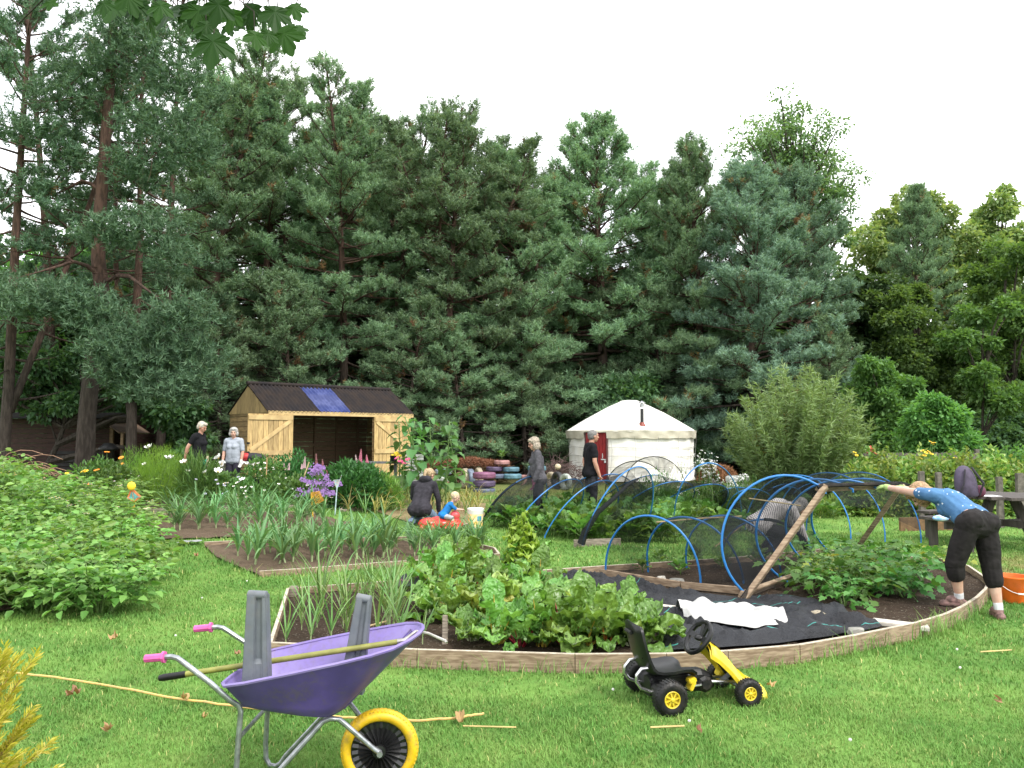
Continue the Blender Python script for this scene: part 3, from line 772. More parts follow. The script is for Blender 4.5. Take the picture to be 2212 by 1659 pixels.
decid('beech_tree', 'mid-green spreading tree with yellowish side branches', 1990, 35, [(1960, 690, 55, 8), (2020, 720, 60, 9), (1950, 770, 60, 8), (2040, 790, 55, 8), (2000, 640, 40, 6), (1990, 840, 60, 7), (1930, 640, 35, 5)], M_YG, .16, 280, .2, seed=35, cr=2.0, flat=.8)
decid('birch_tree', 'large bright green broadleaf tree filling the right edge', 2195, 33, [(2170, 600, 50, 8), (2220, 560, 60, 8), (2150, 680, 60, 9), (2220, 680, 70, 9), (2130, 760, 60, 8), (2200, 780, 70, 9), (2140, 850, 60, 7), (2230, 870, 70, 8)], M_BRIGHTL, .17, 290, .25, seed=36, cr=2.4)
decid('sapling_tree', 'young tree with pale grey stem at the wood edge near the picnic table', 2118, 28, [(2110, 800, 50, 7), (2140, 870, 50, 7), (2090, 730, 40, 5), (2130, 680, 40, 5)], M_MIDL, .15, 210, .06, seed=37, cr=1.3)
decid('hazel_tree', 'small fresh green hazel behind the raspberry hedge', 2022, 22, [(2020, 865, 30, 6), (1990, 900, 40, 8), (2050, 905, 40, 8), (2020, 930, 50, 9), (1985, 950, 35, 6), (2065, 950, 35, 6), (2020, 975, 55, 8)], M_BRIGHTL, .11, 260, .06, kind='ovate', seed=38, cr=.6, ragged=1.7, cl=.8)
decid('elder_bush', 'dense green bush between the willow and the hazel', 1905, 26, [(1890, 810, 45, 8), (1930, 840, 45, 8), (1880, 870, 50, 9), (1935, 900, 50, 9), (1900, 930, 50, 8), (1900, 970, 50, 7)], M_MIDL, .12, 260, .07, kind='ovate', seed=39, cr=.9, cat='bush')
decid('broadleaf_tree', 'fresh green broadleaf glimpsed between the left-hand pine trunks', 110, 34, [(130, 560, 60, 8), (60, 600, 60, 8), (150, 620, 60, 7), (90, 680, 70, 8)], M_MIDL, .18, 220, .2, seed=40, cr=2)
decid('broadleaf_tree', 'fresh green broadleaf glimpsed behind the pines above the shed', 660, 39, [(620, 690, 60, 6), (700, 680, 60, 6), (660, 760, 70, 7)], M_MIDL, .18, 200, .2, seed=41, cr=2)

# shaded understorey closing the wood behind the pines
US = 'dark broadleaf understorey closing the wood'
u0 = []
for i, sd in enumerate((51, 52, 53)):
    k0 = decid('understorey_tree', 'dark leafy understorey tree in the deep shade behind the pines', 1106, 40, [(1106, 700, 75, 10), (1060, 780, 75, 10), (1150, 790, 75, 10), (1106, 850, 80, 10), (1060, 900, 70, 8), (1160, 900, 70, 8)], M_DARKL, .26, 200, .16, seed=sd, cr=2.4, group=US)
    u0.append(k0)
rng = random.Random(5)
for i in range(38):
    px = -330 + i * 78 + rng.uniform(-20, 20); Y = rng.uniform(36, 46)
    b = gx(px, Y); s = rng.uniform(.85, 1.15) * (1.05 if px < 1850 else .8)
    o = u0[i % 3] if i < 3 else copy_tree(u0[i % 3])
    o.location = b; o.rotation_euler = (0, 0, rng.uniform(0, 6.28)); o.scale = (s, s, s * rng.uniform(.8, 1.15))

# low dark ground bushes at the foot of the wood
u1 = []
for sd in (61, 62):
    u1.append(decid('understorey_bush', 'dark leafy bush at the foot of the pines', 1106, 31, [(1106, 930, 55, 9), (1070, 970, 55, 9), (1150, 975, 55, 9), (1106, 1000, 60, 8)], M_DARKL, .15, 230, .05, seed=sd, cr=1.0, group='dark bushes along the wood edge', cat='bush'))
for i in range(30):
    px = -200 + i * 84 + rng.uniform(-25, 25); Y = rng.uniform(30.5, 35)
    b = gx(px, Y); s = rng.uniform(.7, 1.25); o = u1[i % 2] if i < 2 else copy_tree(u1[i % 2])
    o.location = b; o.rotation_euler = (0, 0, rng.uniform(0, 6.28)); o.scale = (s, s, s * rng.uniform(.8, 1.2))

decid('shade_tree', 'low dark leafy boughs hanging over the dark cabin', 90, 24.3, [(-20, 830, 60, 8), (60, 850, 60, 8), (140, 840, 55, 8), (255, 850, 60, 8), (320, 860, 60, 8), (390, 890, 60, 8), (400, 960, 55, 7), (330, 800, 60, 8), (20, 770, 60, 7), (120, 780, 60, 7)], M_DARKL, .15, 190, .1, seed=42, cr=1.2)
# ---------------------------------------------------------------- tall willow clump (narrow leaves)
def willow():
    global rng, nr
    rng = random.Random(9); nr = np.random.default_rng(9)
    b = gx(1722, 18.5); t = thing('willow_clump', 'tall feathery willow clump with narrow leaves and yellowing stems', 'bush', b); tb = MB(); P = []; D = []; P2 = []; D2 = []
    for i in range(240):
        a = rng.uniform(0, 6.28); r = rng.random() ** .6; p0 = Vector((cos(a) * r * .75, sin(a) * r * .6, 0))
        H = rng.uniform(2.3, 3.5) * (1 - .36 * r * r) if i % 3 else rng.uniform(1.0, 2.2)
        pts = curve_pts(p0, (cos(a) * r * .22, sin(a) * r * .2, 1), H, 8, (cos(a) * r * .36, sin(a) * r * .5, -.1), .3)
        tb.tube(pts, [.013 * (1 - .8 * j / 8) + .002 for j in range(9)], 4, False, 0)
        yel = rng.random() < .14
        for _ in range(250):
            u = rng.uniform(.08, 1) * 8; j = min(7, int(u)); q = pts[j].lerp(pts[j + 1], u - j)
            dd = (pts[j + 1] - pts[j]).normalized() * .6 + Vector((rng.gauss(0, .7), rng.gauss(0, .7), rng.gauss(.0, .35)))
            if yel and u < 5.2: P2.append(q); D2.append(dd)
            else: P.append(q); D.append(dd)
    tb.build('stems', pm('willow_stem', (.20, .24, .08), .6), t, world=False)
    for nm, PP, DD, mm in (('leaves', P, D, leafm('willow_leaves', [(.160, .285, .095), (.220, .360, .135), (.300, .440, .190)], .45, .35)), ('yellow_leaves', P2, D2, leafm('willow_yellow', [(.24, .26, .05), (.38, .34, .06), (.34, .22, .06)], .5, .35))):
        PP = np.array([tuple(v) for v in PP]); DD = np.array([tuple(v) for v in DD]); n = len(PP)
        Vt, Fc = np_leaves(PP, DD, rnd_dirs(n, .6), .17 * nr.uniform(.6, 1.3, n), .026, 'rhomb', droop=.3); link(nm, np_mesh(nm, Vt, Fc, mm), t)
    return t
willow()
# ================================================================ vegetable plants
def strap(mb, base, az, el, L, W, droop, seg=6, m=0, fold=.35, twist=0):
    """long strap leaf with a V fold"""
    p = Vector(base); e = el; rows = []
    for i in range(seg + 1):
        t = i / seg; w = W * (1 - t ** 2.2) * (.75 + .5 * min(1, t * 4)) + .002
        d = Vector((cos(az) * cos(e), sin(az) * cos(e), sin(e))); s = Vector((-sin(az), cos(az), 0)); u = s.cross(d)
        if u.z < 0 and e > 0: u = -u
        rows.append([p + s * (w / 2) - u * (-w * fold), p.copy(), p - s * (w / 2) - u * (-w * fold)])
        p = p + d * (L / seg); e -= droop / seg * (.4 + 1.2 * t); az += twist / seg
    mb.grid(rows, m)

def bleaf(mb, base, az, el, L, W, droop, m=0, nx=4, ny=6, crinkle=.0, seed=0, wave=0, prof=None, cup=.15):
    """broad leaf blade as a small grid with crinkles and wavy rim"""
    p = Vector(base); e = el; rows = []
    prof = prof or (lambda t: sin(pi * min(1, .08 + t * .92)) ** .65)
    for i in range(ny + 1):
        t = i / ny; w = W * prof(t) + .003
        d = Vector((cos(az) * cos(e), sin(az) * cos(e), sin(e))); s = Vector((-sin(az), cos(az), 0)); u = d.cross(s) * -1
        if u.z < 0 and abs(e) < 1.2: u = -u
        r = []
        for j in range(nx + 1):
            x = (j / nx - .5) * 2
            q = p + s * (x * w / 2) + u * (cup * abs(x) ** 1.5 * w + (crinkle * noise.noise((q0 := (p.x * 30 + x * 3 + seed), p.y * 30, t * 9)) if crinkle else 0) + wave * abs(x) * sin(t * 14 + seed + x))
            r.append(q)
        rows.append(r); p = p + d * (L / ny); e -= droop / ny * (.3 + 1.4 * t)
    mb.grid(rows, m)

M_LEEK = leafm('leek_leaves', [(.078, .190, .070), (.118, .250, .092), (.190, .330, .125)], .45, .25)
M_STALK = pm('leek_stalk', (.34, .42, .20), .5, .1)
M_ONION = leafm('onion_leaves', [(.090, .190, .060), (.140, .260, .085), (.210, .330, .110)], .45, .3)
M_DRYON = leafm('dry_onion', [(.30, .27, .08), (.42, .36, .14), (.20, .24, .07)], .6, .3)
M_POTATO = leafm('potato_leaves', [(.080, .180, .034), (.120, .245, .050), (.175, .315, .075), (.230, .365, .100)], .45, .38)
M_VEG = leafm('serrated_leaves', [(.055, .160, .035), (.085, .215, .045), (.130, .280, .070)], .42, .35)
M_CAB = leafm('brassica_leaves', [(.085, .195, .050), (.130, .260, .065), (.215, .340, .100)], .45, .35, blis=30)
M_CHARD = leafm('chard_leaves', [(.105, .240, .046), (.155, .310, .064), (.225, .385, .095), (.32, .45, .14)], .34, .35, spec=.5, blis=34)
M_LETT = leafm('lettuce_leaves', [(.190, .360, .050), (.270, .450, .075), (.360, .520, .120)], .45, .4, objvar=.02)
M_STEMG = pm('green_stem', (.16, .27, .07), .55, .15)
M_SUNF = leafm('sunflower_leaves', [(.075, .185, .060), (.110, .240, .080), (.165, .300, .110)], .5, .38)

def leek_proto(seed, s=1.0):
    global rng; rng = random.Random(seed); mb = MB()
    mb.tube([(0, 0, -.03), (0, 0, .06), (0, 0, .13)], [.013, .014, .011], 7, False, 1)
    fan = rng.uniform(0, pi)
    for i in range(10):
        az = fan + (pi if i % 2 else 0) + rng.gauss(0, .35); k = i / 10
        strap(mb, (0, 0, .045 + .09 * k), az, R(rng.uniform(48, 66) + 22 * k), rng.uniform(.46, .72) * s, rng.uniform(.022, .033), rng.uniform(.6, 3.0) * (1 - .3 * k), 7, 0, .3, rng.gauss(0, .5))
    return mb.mesh('leek', [M_LEEK, M_STALK])
def onion_proto(seed, s=1.0, mat=None, n=6, droop=1.2):
    global rng; rng = random.Random(seed); mb = MB()
    mb.tube([(0, 0, -.02), (0, 0, .05), (0, 0, .12 * s)], [.006, .0055, .004], 6, False, 1)
    for i in range(n):
        az = rng.uniform(0, 6.28); strap(mb, (0, 0, rng.uniform(.03, .12) * s), az, R(rng.uniform(55, 86)), rng.uniform(.28, .5) * s, rng.uniform(.007, .013), rng.uniform(.1, droop), 6, 0, .4, rng.gauss(0, .6))
    return mb.mesh('onion', [mat or M_ONION, M_STALK])

def put(name, me, loc, label, cat, group, rz=None, s=1.0, sz=None):
    o = link(name, me); o.location = loc; o.rotation_euler = (0, 0, rng.uniform(0, 6.28) if rz is None else rz); o.scale = (s, s, sz or s)
    return tag(o, label, cat, group)

# ---- leeks: front bed in rows, rear bed of young ones
LK = [leek_proto(100 + i) for i in range(5)]
rng = random.Random(41)
def rows(a0, a1, b0, b1, nrow, ncol, jit=.06):
    for r in range(nrow):
        p = a0.lerp(b0, r / max(1, nrow - 1)); q = a1.lerp(b1, r / max(1, nrow - 1))
        for c in range(ncol):
            x = p.lerp(q, (c + .5) / ncol); yield Vector((x.x + rng.gauss(0, jit), x.y + rng.gauss(0, jit), 0)), r, c
def gr(v, h=0.03): return Vector((v.x, v.y, gz(v.x, v.y) + h))
LG = 'tall blue-green leeks standing in rows in the long low bed'
for v, r, c in rows(G(540, 1226), G(1062, 1190), G(490, 1181), G(965, 1163), 5, 20):
    put('leek', LK[rng.randrange(5)], gr(v), 'tall blue-green leek with arching leaves in the long low bed', 'leek', LG, s=rng.uniform(.85, 1.15) * (1.0 - .11 * r) * (.78 if c > 11 else 1)).rotation_euler[0] = rng.gauss(0, .16)
LG2 = 'young leeks spaced out on the brown soil of the rear bed'
for v, r, c in rows(G(365, 1150), G(700, 1138), G(350, 1115), G(680, 1110), 4, 17, .09):
    put('young_leek', LK[rng.randrange(5)], gr(v), 'young thin leek on bare soil in the rear bed', 'leek', LG2, s=rng.uniform(.55, .95))
ON = [onion_proto(120 + i) for i in range(4)]
OG = 'green onions in the pointed end of the big bed'
for v, r, c in rows(G(628, 1388, .06), G(905, 1392, .06), G(655, 1290, .06), G(900, 1268, .06), 5, 9, .06):
    if rng.random() < .12: continue
    put('onion', ON[rng.randrange(4)], gr(v, .06), 'thin green onion in the pointed end of the big bed', 'onion', OG, s=rng.uniform(.75, 1.25))
DO = [onion_proto(130 + i, 1.0, M_DRYON, 7, 2.6) for i in range(3)]
for v, r, c in rows(G(745, 1112), G(1040, 1122), G(760, 1080), G(1050, 1086), 5, 14, .16):
    o = put('drying_onion', (DO + ON[:1])[rng.randrange(4)], gr(v, .02), 'yellowing onion flopping over the straw bed', 'onion', 'yellowing onions in the straw covered bed', s=rng.uniform(.8, 1.35))

# ---- chard
SC = {'red': (.34, .02, .04), 'yellow': (.50, .36, .05), 'orange': (.42, .14, .03), 'pale': (.55, .62, .36)}
SM = {k: pm('chard_stem_' + k, v, .4, .08, spec=.5) for k, v in SC.items()}
def chard(seed, col, s=1.0):
    """stems and leaves of one clump"""
    global rng; rng = random.Random(seed); a = MB(); b = MB(); n = rng.randint(13, 17)
    for i in range(n):
        az = i * 2.4 + rng.gauss(0, .3); k = i / n; el = R(rng.uniform(8, 40) + 52 * k); pl = rng.uniform(.07, .15 + .14 * k) * s
        d = Vector((cos(az) * cos(el), sin(az) * cos(el), sin(el))); p0 = Vector((cos(az) * .02, sin(az) * .02, -.02)); p1 = p0 + d * pl + Vector((0, 0, .03))
        L = rng.uniform(.17, .30) * s; W = L * rng.uniform(.5, .74); dr = rng.uniform(.7, 2.0) * (1 - .45 * k)
        a.tube([p0, p0.lerp(p1, .5) + Vector((0, 0, .012)), p1, p1 + d * L * .3], [.0075 * s, .006 * s, .005 * s, .002], 5, False)
        bleaf(b, p1 - d * .02, az, el, L, W, dr, 0, 6, 8, .06 * s, seed + i, .020, cup=rng.uniform(-.1, .3))
    return a, b
M_CH2 = leafm('chard_leaves_pale', [(.17, .32, .06), (.25, .40, .085), (.35, .48, .13), (.50, .50, .10)], .34, .35, spec=.5, blis=34)
CP = []
for i, (c, mm) in enumerate((('red', M_CHARD), ('yellow', M_CHARD), ('orange', M_CHARD), ('pale', M_CHARD), ('yellow', M_CH2), ('red', M_CHARD))):
    a, b = chard(200 + i, c); CP.append((a.mesh('stems', SM[c]), b.mesh('leaves', mm), c))
rng = random.Random(3)
chs = [(930, 1330, 3), (965, 1300, 1), (1000, 1270, 2), (945, 1275, 0), (985, 1345, 2), (1050, 1300, 0), (1075, 1335, 4), (1110, 1290, 5), (1160, 1300, 1), (1190, 1330, 3),
       (1020, 1385, 3), (1072, 1392, 1), (1125, 1398, 5), (1170, 1398, 1), (1222, 1395, 0), (1262, 1398, 1), (1310, 1398, 2), (1370, 1398, 3), (1400, 1390, 3),
       (1290, 1355, 4), (1340, 1362, 0), (1030, 1345, 4), (1060, 1265, 3), (1100, 1262, 1), (1150, 1262, 2), (1010, 1248, 0), (950, 1256, 2), (1215, 1348, 5)]
CGL = {'red': 'chard plant with crimson stems in the big curved bed', 'yellow': 'chard plant with yellow stems in the big curved bed', 'orange': 'chard plant with orange stems in the big curved bed', 'pale': 'chard plant with pale green stems in the big curved bed'}
for px, py, k in chs:
    v = G(px, py, .06); c = CP[k][2]; t = thing('chard_plant', CGL[c], 'chard', gr(v, .06), rng.uniform(0, 6.28), 'chard plants with ' + c + ' stems'); s = rng.uniform(.85, 1.2); t.scale = (s, s, s)
    link('stems', CP[k][0], t); link('leaves', CP[k][1], t)
# ---- bolting lettuce
v = G(1125, 1262, .06); t = thing('lettuce_plant', 'bright lime-green bolting lettuce tower behind the chard', 'lettuce', gr(v, .06)); t.scale = (1.15, 1.15, 1.2); a = MB(); b = MB()
a.tube([(0, 0, -.02), (0, 0, .3), (.01, 0, .58)], [.03, .02, .008], 7)
for i in range(150):
    k = i / 150; z = max(.02, .03 + .52 * k ** .9 + rng.gauss(0, .03)); az = rng.uniform(0, 6.28); r = .015
    bleaf(b, (cos(az) * r, sin(az) * r, z), az, R(rng.uniform(0, 65) + 15 * k), (.18 * (1 - k) ** .6 + .045) * rng.uniform(.8, 1.15), (.15 * (1 - k) ** .6 + .035), rng.uniform(.2, 1.6), 0, 4, 5, .06, i, .022)
a.build('stem', M_STEMG, t, world=False); b.build('leaves', M_LETT, t, world=False, smooth=True, angle=0)

# ---- leafy compound plants (potatoes and celery-like plants)
def compound(mb, p, az, el, L, leaf, n=3, m=0, st=None):
    """stalk with paired leaflets; leaflets collected in mb lists"""
    pts = curve_pts(p, (cos(az) * cos(el), sin(az) * cos(el), sin(el)), L, 4, (0, 0, -.75), .15)
    st.tube(pts, [.005, .004, .003, .003, .002], 4, False, 1)
    q = []
    for i in range(n):
        f = .35 + .55 * i / n; x = f * 4; j = min(3, int(x)); o = pts[j].lerp(pts[j + 1], x - j); d = (pts[j + 1] - pts[j]).normalized(); s = d.cross(Vector((0, 0, 1))).normalized()
        for sg in (-1, 1): q.append((o, d * .55 + s * sg + Vector((0, 0, rng.gauss(0, .15))), leaf * rng.uniform(.65, 1)))
    q.append((pts[-1], (pts[-1] - pts[-2]).normalized(), leaf * 1.25)); return q
def leafy_proto(seed, H, spread, nst, leaf, lm, per=7, kind='ovate', wid=.6, npair=3, flowers=0):
    global rng, nr; rng = random.Random(seed); nr = np.random.default_rng(seed); st = MB(); Q = []
    fl = MB()
    for i in range(nst):
        a = rng.uniform(0, 6.28); r = spread * rng.random() ** .6
        pts = curve_pts((cos(a) * r * .25, sin(a) * r * .25, -.03), (cos(a) * r / H * 1.0, sin(a) * r / H * 1.0, 1), H * rng.uniform(.7, 1.08), 5, (cos(a) * .35, sin(a) * .35, -.1), .25)
        st.tube(pts, [.010, .009, .008, .006, .005, .003], 5, False, 0)
        for k in range(per):
            x = (.25 + .75 * (k + 1) / per) * 5; j = min(4, int(x)); o = pts[j].lerp(pts[min(5, j + 1)], x - j)
            Q += compound(None, o, k * 2.4 + a, R(rng.uniform(5, 40) + 25 * k / per), rng.uniform(.16, .26) * (leaf / .075) ** .6, leaf, npair, 0, st)
        if flowers and i < flowers:
            tip = pts[-1] + Vector((0, 0, .10)); st.tube([pts[-1], tip], .003, 4, False, 1)
            for _ in range(5):
                c = tip + Vector((rng.gauss(0, .035), rng.gauss(0, .035), rng.gauss(0, .02)))
                for j in range(5):
                    aa = j * 1.2566; d = Vector((cos(aa), sin(aa), .15)) * .021; s = Vector((-sin(aa), cos(aa), 0)) * .012; fl.add([c, c + d * .6 + s, c + d, c + d * .6 - s], [(0, 1, 2, 3)])
                fl.ell(c + Vector((0, 0, .006)), (.005, .005, .008), n=5, k=3, m=1)
    P = np.array([tuple(q[0]) for q in Q]); D = np.array([tuple(q[1]) for q in Q]); L = np.array([q[2] for q in Q]); n = len(P)
    N = unit(np.array([0, 0, 1.]) + nr.normal(size=(n, 3)) * .6)
    Vt, Fc = np_leaves(P, D, N, L, L * wid, kind, .18, .25)
    return st.mesh('stems', [M_STEMG, M_STEMG]), np_mesh('leaves', Vt, Fc, lm), (fl.mesh('flowers', [pm('potato_petal', (.82, .80, .76), .6, .05), pm('flower_centre_yellow', (.75, .5, .05), .6, .1)]) if fl.v else None)
def putleafy(name, pr, loc, label, cat, group, s, sz=None):
    t = thing(name, label, cat, loc, rng.uniform(0, 6.28), group); t.scale = (s, s, sz or s)
    link('stems', pr[0], t); link('leaves', pr[1], t)
    if pr[2]: link('flowers', pr[2], t)
    return t
PT = [leafy_proto(300 + i, .6, .42, 14, .080, M_POTATO, 9, wid=.66, npair=3) for i in range(3)]
PTF = [leafy_proto(310 + i, 1.0, .48, 12, .09, M_POTATO, 10, wid=.7, npair=2, flowers=3) for i in range(2)]
rng = random.Random(14)
yy = 7.75
while yy < 15.6:
    x0 = G(330 if yy > 9 else 300, 945 + 1.65 * 1722 / yy).x
    xr = (min(365, 430 - (yy - 7.5) * 30 if yy < 10 else 372 - (yy - 10) * 18) - CX) / FPX * yy - .55
    xl = -1106 / FPX * yy - .9; x = xr
    while x > xl:
        h = ss(8.0, 14.5, yy); left = ss(0, 3.2, xr - x)
        if yy < 11.0:
            putleafy('potato_plant', PT[rng.randrange(3)], (x, yy + rng.gauss(0, .08), gz(x, yy) + .02), 'bushy potato plant without flowers towards the lawn', 'potato plant', 'leafy potato plants on the nearer ridges', rng.uniform(.95, 1.2), rng.uniform(.85, 1.1) * (1 + .45 * h * left))
        else:
            putleafy('flowering_potato_plant', PTF[rng.randrange(2)], (x, yy + rng.gauss(0, .08), gz(x, yy) + .02), 'tall potato plant with white flowers at the back of the patch', 'potato plant', 'white flowering potato plants on the rear ridges', rng.uniform(.95, 1.15), rng.uniform(.85, 1.05) * (.62 + .85 * left))
        x -= rng.uniform(.5, .68)
    yy += .72 if yy < 11 else .9
# celery-like leafy plants at the right end of the big bed
VG = [leafy_proto(330 + i, .34, .20, 8, .085, M_VEG, 4, 'maple', .85, 2) for i in range(3)]
VG.append(leafy_proto(334, .34, .2, 6, .075, leafm('serrated_yellowing', [(.10, .24, .04), (.20, .32, .06), (.42, .42, .09)], .45, .35), 4, 'maple', .85, 2))
for px, py in ((1745, 1262), (1765, 1285), (1790, 1258), (1815, 1275), (1838, 1250), (1800, 1232), (1760, 1238), (1850, 1232), (1872, 1262), (1892, 1240), (1915, 1262), (1935, 1285), (1955, 1258), (1962, 1290), (1850, 1290), (1825, 1310), (1905, 1232), (1948, 1240), (2050, 1225)):
    v = G(px, py, .06); putleafy('leafy_vegetable', VG[rng.randrange(4)], gr(v, .06), 'serrated bright green leafy vegetable by the tilted timber frame', 'vegetable plant', 'serrated leafy vegetables at the rounded end of the big bed', rng.uniform(.8, 1.15))

# ---- brassicas under the nets
def brassica(seed, n=15, s=1.0):
    global rng; rng = random.Random(seed); a = MB(); b = MB()
    for i in range(n):
        az = i * 2.4 + rng.gauss(0, .3); k = i / n; el = R(rng.uniform(8, 30) + 45 * k); pl = rng.uniform(.08, .18) * s; d = Vector((cos(az) * cos(el), sin(az) * cos(el), sin(el)))
        p0 = Vector((0, 0, .05 + .12 * k)); p1 = p0 + d * pl; L = rng.uniform(.13, .22) * s
        a.tube([p0, p1, p1 + d * .08], [.007, .006, .003], 5, False); bleaf(b, p1, az, el, L, L * rng.uniform(.7, .95), rng.uniform(.4, 1.4), 0, 4, 5, .025, seed + i, .016)
    a.tube([(0, 0, -.03), (0, 0, .2)], [.016, .012], 6)
    return a.mesh('stems', M_STEMG), b.mesh('leaves', M_CAB), None
BR = [brassica(340 + i) for i in range(4)]
rng = random.Random(24)
for (a, b, c, d, nr_, nc) in ((G(1062, 1134), G(1262, 1172), G(1165, 1112), G(1385, 1148), 6, 9), (G(1270, 1170), G(1470, 1172), G(1390, 1148), G(1470, 1152), 3, 7), (G(1310, 1108), G(1462, 1146), G(1410, 1096), G(1590, 1124), 5, 7)):
    for v, r, c_ in rows(a, b, c, d, nr_, nc, .08):
        putleafy('brassica_plant', BR[rng.randrange(4)], gr(v, .02), 'broad-leaved brassica growing beneath the black netting', 'brassica', 'brassicas under the netted hoops', rng.uniform(.8, 1.2))
for px, py in ((1425, 1218), (1470, 1240), (1500, 1216), (1560, 1228), (1640, 1224), (1388, 1236)):
    v = G(px, py, .06); putleafy('seedling', BR[rng.randrange(4)], gr(v, .06), 'small pale seedling inside the low net tunnel', 'seedling', 'seedlings inside the low net tunnel', rng.uniform(.4, .65))
for px, py in ((1560, 1150), (1600, 1145), (1650, 1150), (1700, 1140), (1745, 1130), (1800, 1120), (1840, 1115), (1620, 1125), (1680, 1118), (1780, 1105)):
    putleafy('brassica_plant', BR[rng.randrange(4)], gr(G(px, py)), 'low brassica growing under the rear hoops', 'brassica', 'low brassicas under the rear hoops', rng.uniform(.8, 1.2))

# ---- tall unopened sunflowers
def sunflower(seed):
    global rng; rng = random.Random(seed); a = MB(); b = MB(); H = 1.72
    pts = curve_pts((0, 0, -.03), (rng.gauss(0, .05), rng.gauss(0, .05), 1), H, 8, (rng.gauss(0, .1), 0, 0), .1); a.tube(pts, [.017 * (1 - .5 * i / 8) for i in range(9)], 7)
    heart = lambda t: (1 - t) ** .75 * min(1, .55 + t * 5) * 1.02
    for i in range(22):
        t = .22 + .78 * i / 22; x = t * 8; j = min(7, int(x)); o = pts[j].lerp(pts[min(8, j + 1)], x - j); az = i * 2.4 + rng.gauss(0, .25)
        el = R(rng.uniform(20, 45)); pl = rng.uniform(.10, .2) * (1.1 - .6 * t); d = Vector((cos(az) * cos(el), sin(az) * cos(el), sin(el))); p1 = o + d * pl
        a.tube([o, o.lerp(p1, .5) + Vector((0, 0, .01)), p1], [.006, .005, .004], 5, False); L = rng.uniform(.26, .38) * (1.12 - .6 * t); bleaf(b, p1, az, R(rng.uniform(-55, 5)), L, L * .9, rng.uniform(.3, 1.0), 0, 4, 6, .012, i, .01, heart)
    return a.mesh('stem', M_STEMG), b.mesh('leaves', M_SUNF)
SF = [sunflower(350 + i) for i in range(3)]
for i, (px, top, Y, lab) in enumerate(((862, 905, 19, 'tall budding sunflower in front of the right shed door'), (886, 898, 19.3, 'tall budding sunflower at the right edge of the shed'), (912, 892, 18.7, 'tallest budding sunflower with a forked cluster of leaves'), (938, 897, 18.9, 'tall budding sunflower above the kneeling woman'), (962, 905, 18.2, 'tall budding sunflower with a leaning pale stem by the pale blue tyres'), (990, 915, 18.6, 'rightmost budding sunflower drooping over the tyres'))):
    b = gx(px, Y); zt = at(px, top, Y).z - b.z; t = thing('sunflower_plant', lab, 'sunflower', b, i * 1.7); s = zt / 1.72; t.scale = (s, s, s); link('stem', SF[i % 3][0], t); link('leaves', SF[i % 3][1], t)

# ================================================================ flower border
def mound(name, label, px, Y, w, h, n, mat, L, W, kind='ovate', cat='plant', up=.6, top=None, dep=None, group=None, seed=1, stems=18):
    """leafy clump: w,h in metres"""
    global nr, rng; nr = np.random.default_rng(seed); rng = random.Random(seed)
    b = gx(px, Y); t = thing(name, label, cat, b, 0, group); st = MB()
    for _ in range(stems):
        a = rng.uniform(0, 6.28); r = rng.random() ** .5; st.tube(curve_pts((cos(a) * r * w * .2, sin(a) * r * w * .2, -.02), (cos(a) * r * .5, sin(a) * r * .5, 1), h * (1 - .3 * r), 4, (cos(a) * r * .6, sin(a) * r * .6, 0), .2), [.008, .007, .006, .004, .002], 4, False)
    st.build('stems', M_STEMG, t, world=False)
    d = rnd_dirs(n); d[:, 2] = np.abs(d[:, 2]); r = nr.uniform(.25, 1, (n, 1)) ** .45
    lump = np.array([1 + .28 * noise.noise((x * 2.2, y * 2.2, z * 2.2 + seed)) for x, y, z in d])[:, None]
    P = d * r * lump * np.array([w / 2, (dep or w) / 2, h]); D = unit(d * .8 + nr.normal(size=(n, 3)) * .5 + np.array([0, 0, up])); N = rnd_dirs(n, 1.0)
    Ls = L * nr.uniform(.6, 1.3, n); Vt, Fc = np_leaves(P, D, N, Ls, W * nr.uniform(.7, 1.2, n), kind, .15, .3)
    link('leaves', np_mesh('leaves', Vt, Fc, mat), t); return t
M_PEONY = leafm('lupin_foliage', [(.028, .095, .024), (.045, .135, .035), (.070, .180, .050)], .45, .3)
M_FENN = leafm('fennel_threads', [(.095, .240, .025), (.140, .310, .035), (.200, .380, .055)], .6, .4, objvar=.05)
M_MIX = leafm('border_foliage', [(.055, .130, .030), (.085, .185, .045), (.140, .250, .070)], .5, .35)
M_GRASSY = leafm('strappy_foliage', [(.065, .170, .040), (.100, .230, .055), (.150, .290, .075)], .45, .35)
mound('fennel_plant', 'feathery bright green mound of fennel-like foliage in the flower border', 345, 16.5, 1.35, 1.12, 9000, M_FENN, .11, .006, 'tri', seed=3, up=1.0)
mound('fennel_plant', 'smaller feathery green plant behind the fennel mound', 300, 17.6, 1.1, 1.0, 5000, M_FENN, .11, .006, 'tri', seed=4, up=1.0)
mound('border_plant', 'strappy clump of green blades right of the fennel', 432, 16.6, .8, .85, 1300, M_GRASSY, .32, .018, 'rhomb', seed=5, up=1.6)
mound('border_plant', 'loose mixed foliage by the woven kite stick', 262, 16.2, 1.2, .75, 1700, M_MIX, .10, .05, seed=6)
mound('border_plant', 'weedy foliage below the white garden table', 480, 16.8, 1.0, .62, 1600, M_MIX, .09, .045, seed=7)
mound('border_plant', 'low weedy foliage in front of the older woman', 530, 16.6, .9, .42, 1300, M_MIX, .09, .045, seed=8)
mound('border_plant', 'sprawling green foliage left of the black tub', 600, 16.9, 1.0, .5, 1500, M_MIX, .09, .045, seed=9)
mound('border_plant', 'low green foliage beneath the purple phlox', 650, 16.5, .95, .55, 1500, M_MIX, .09, .045, seed=10)
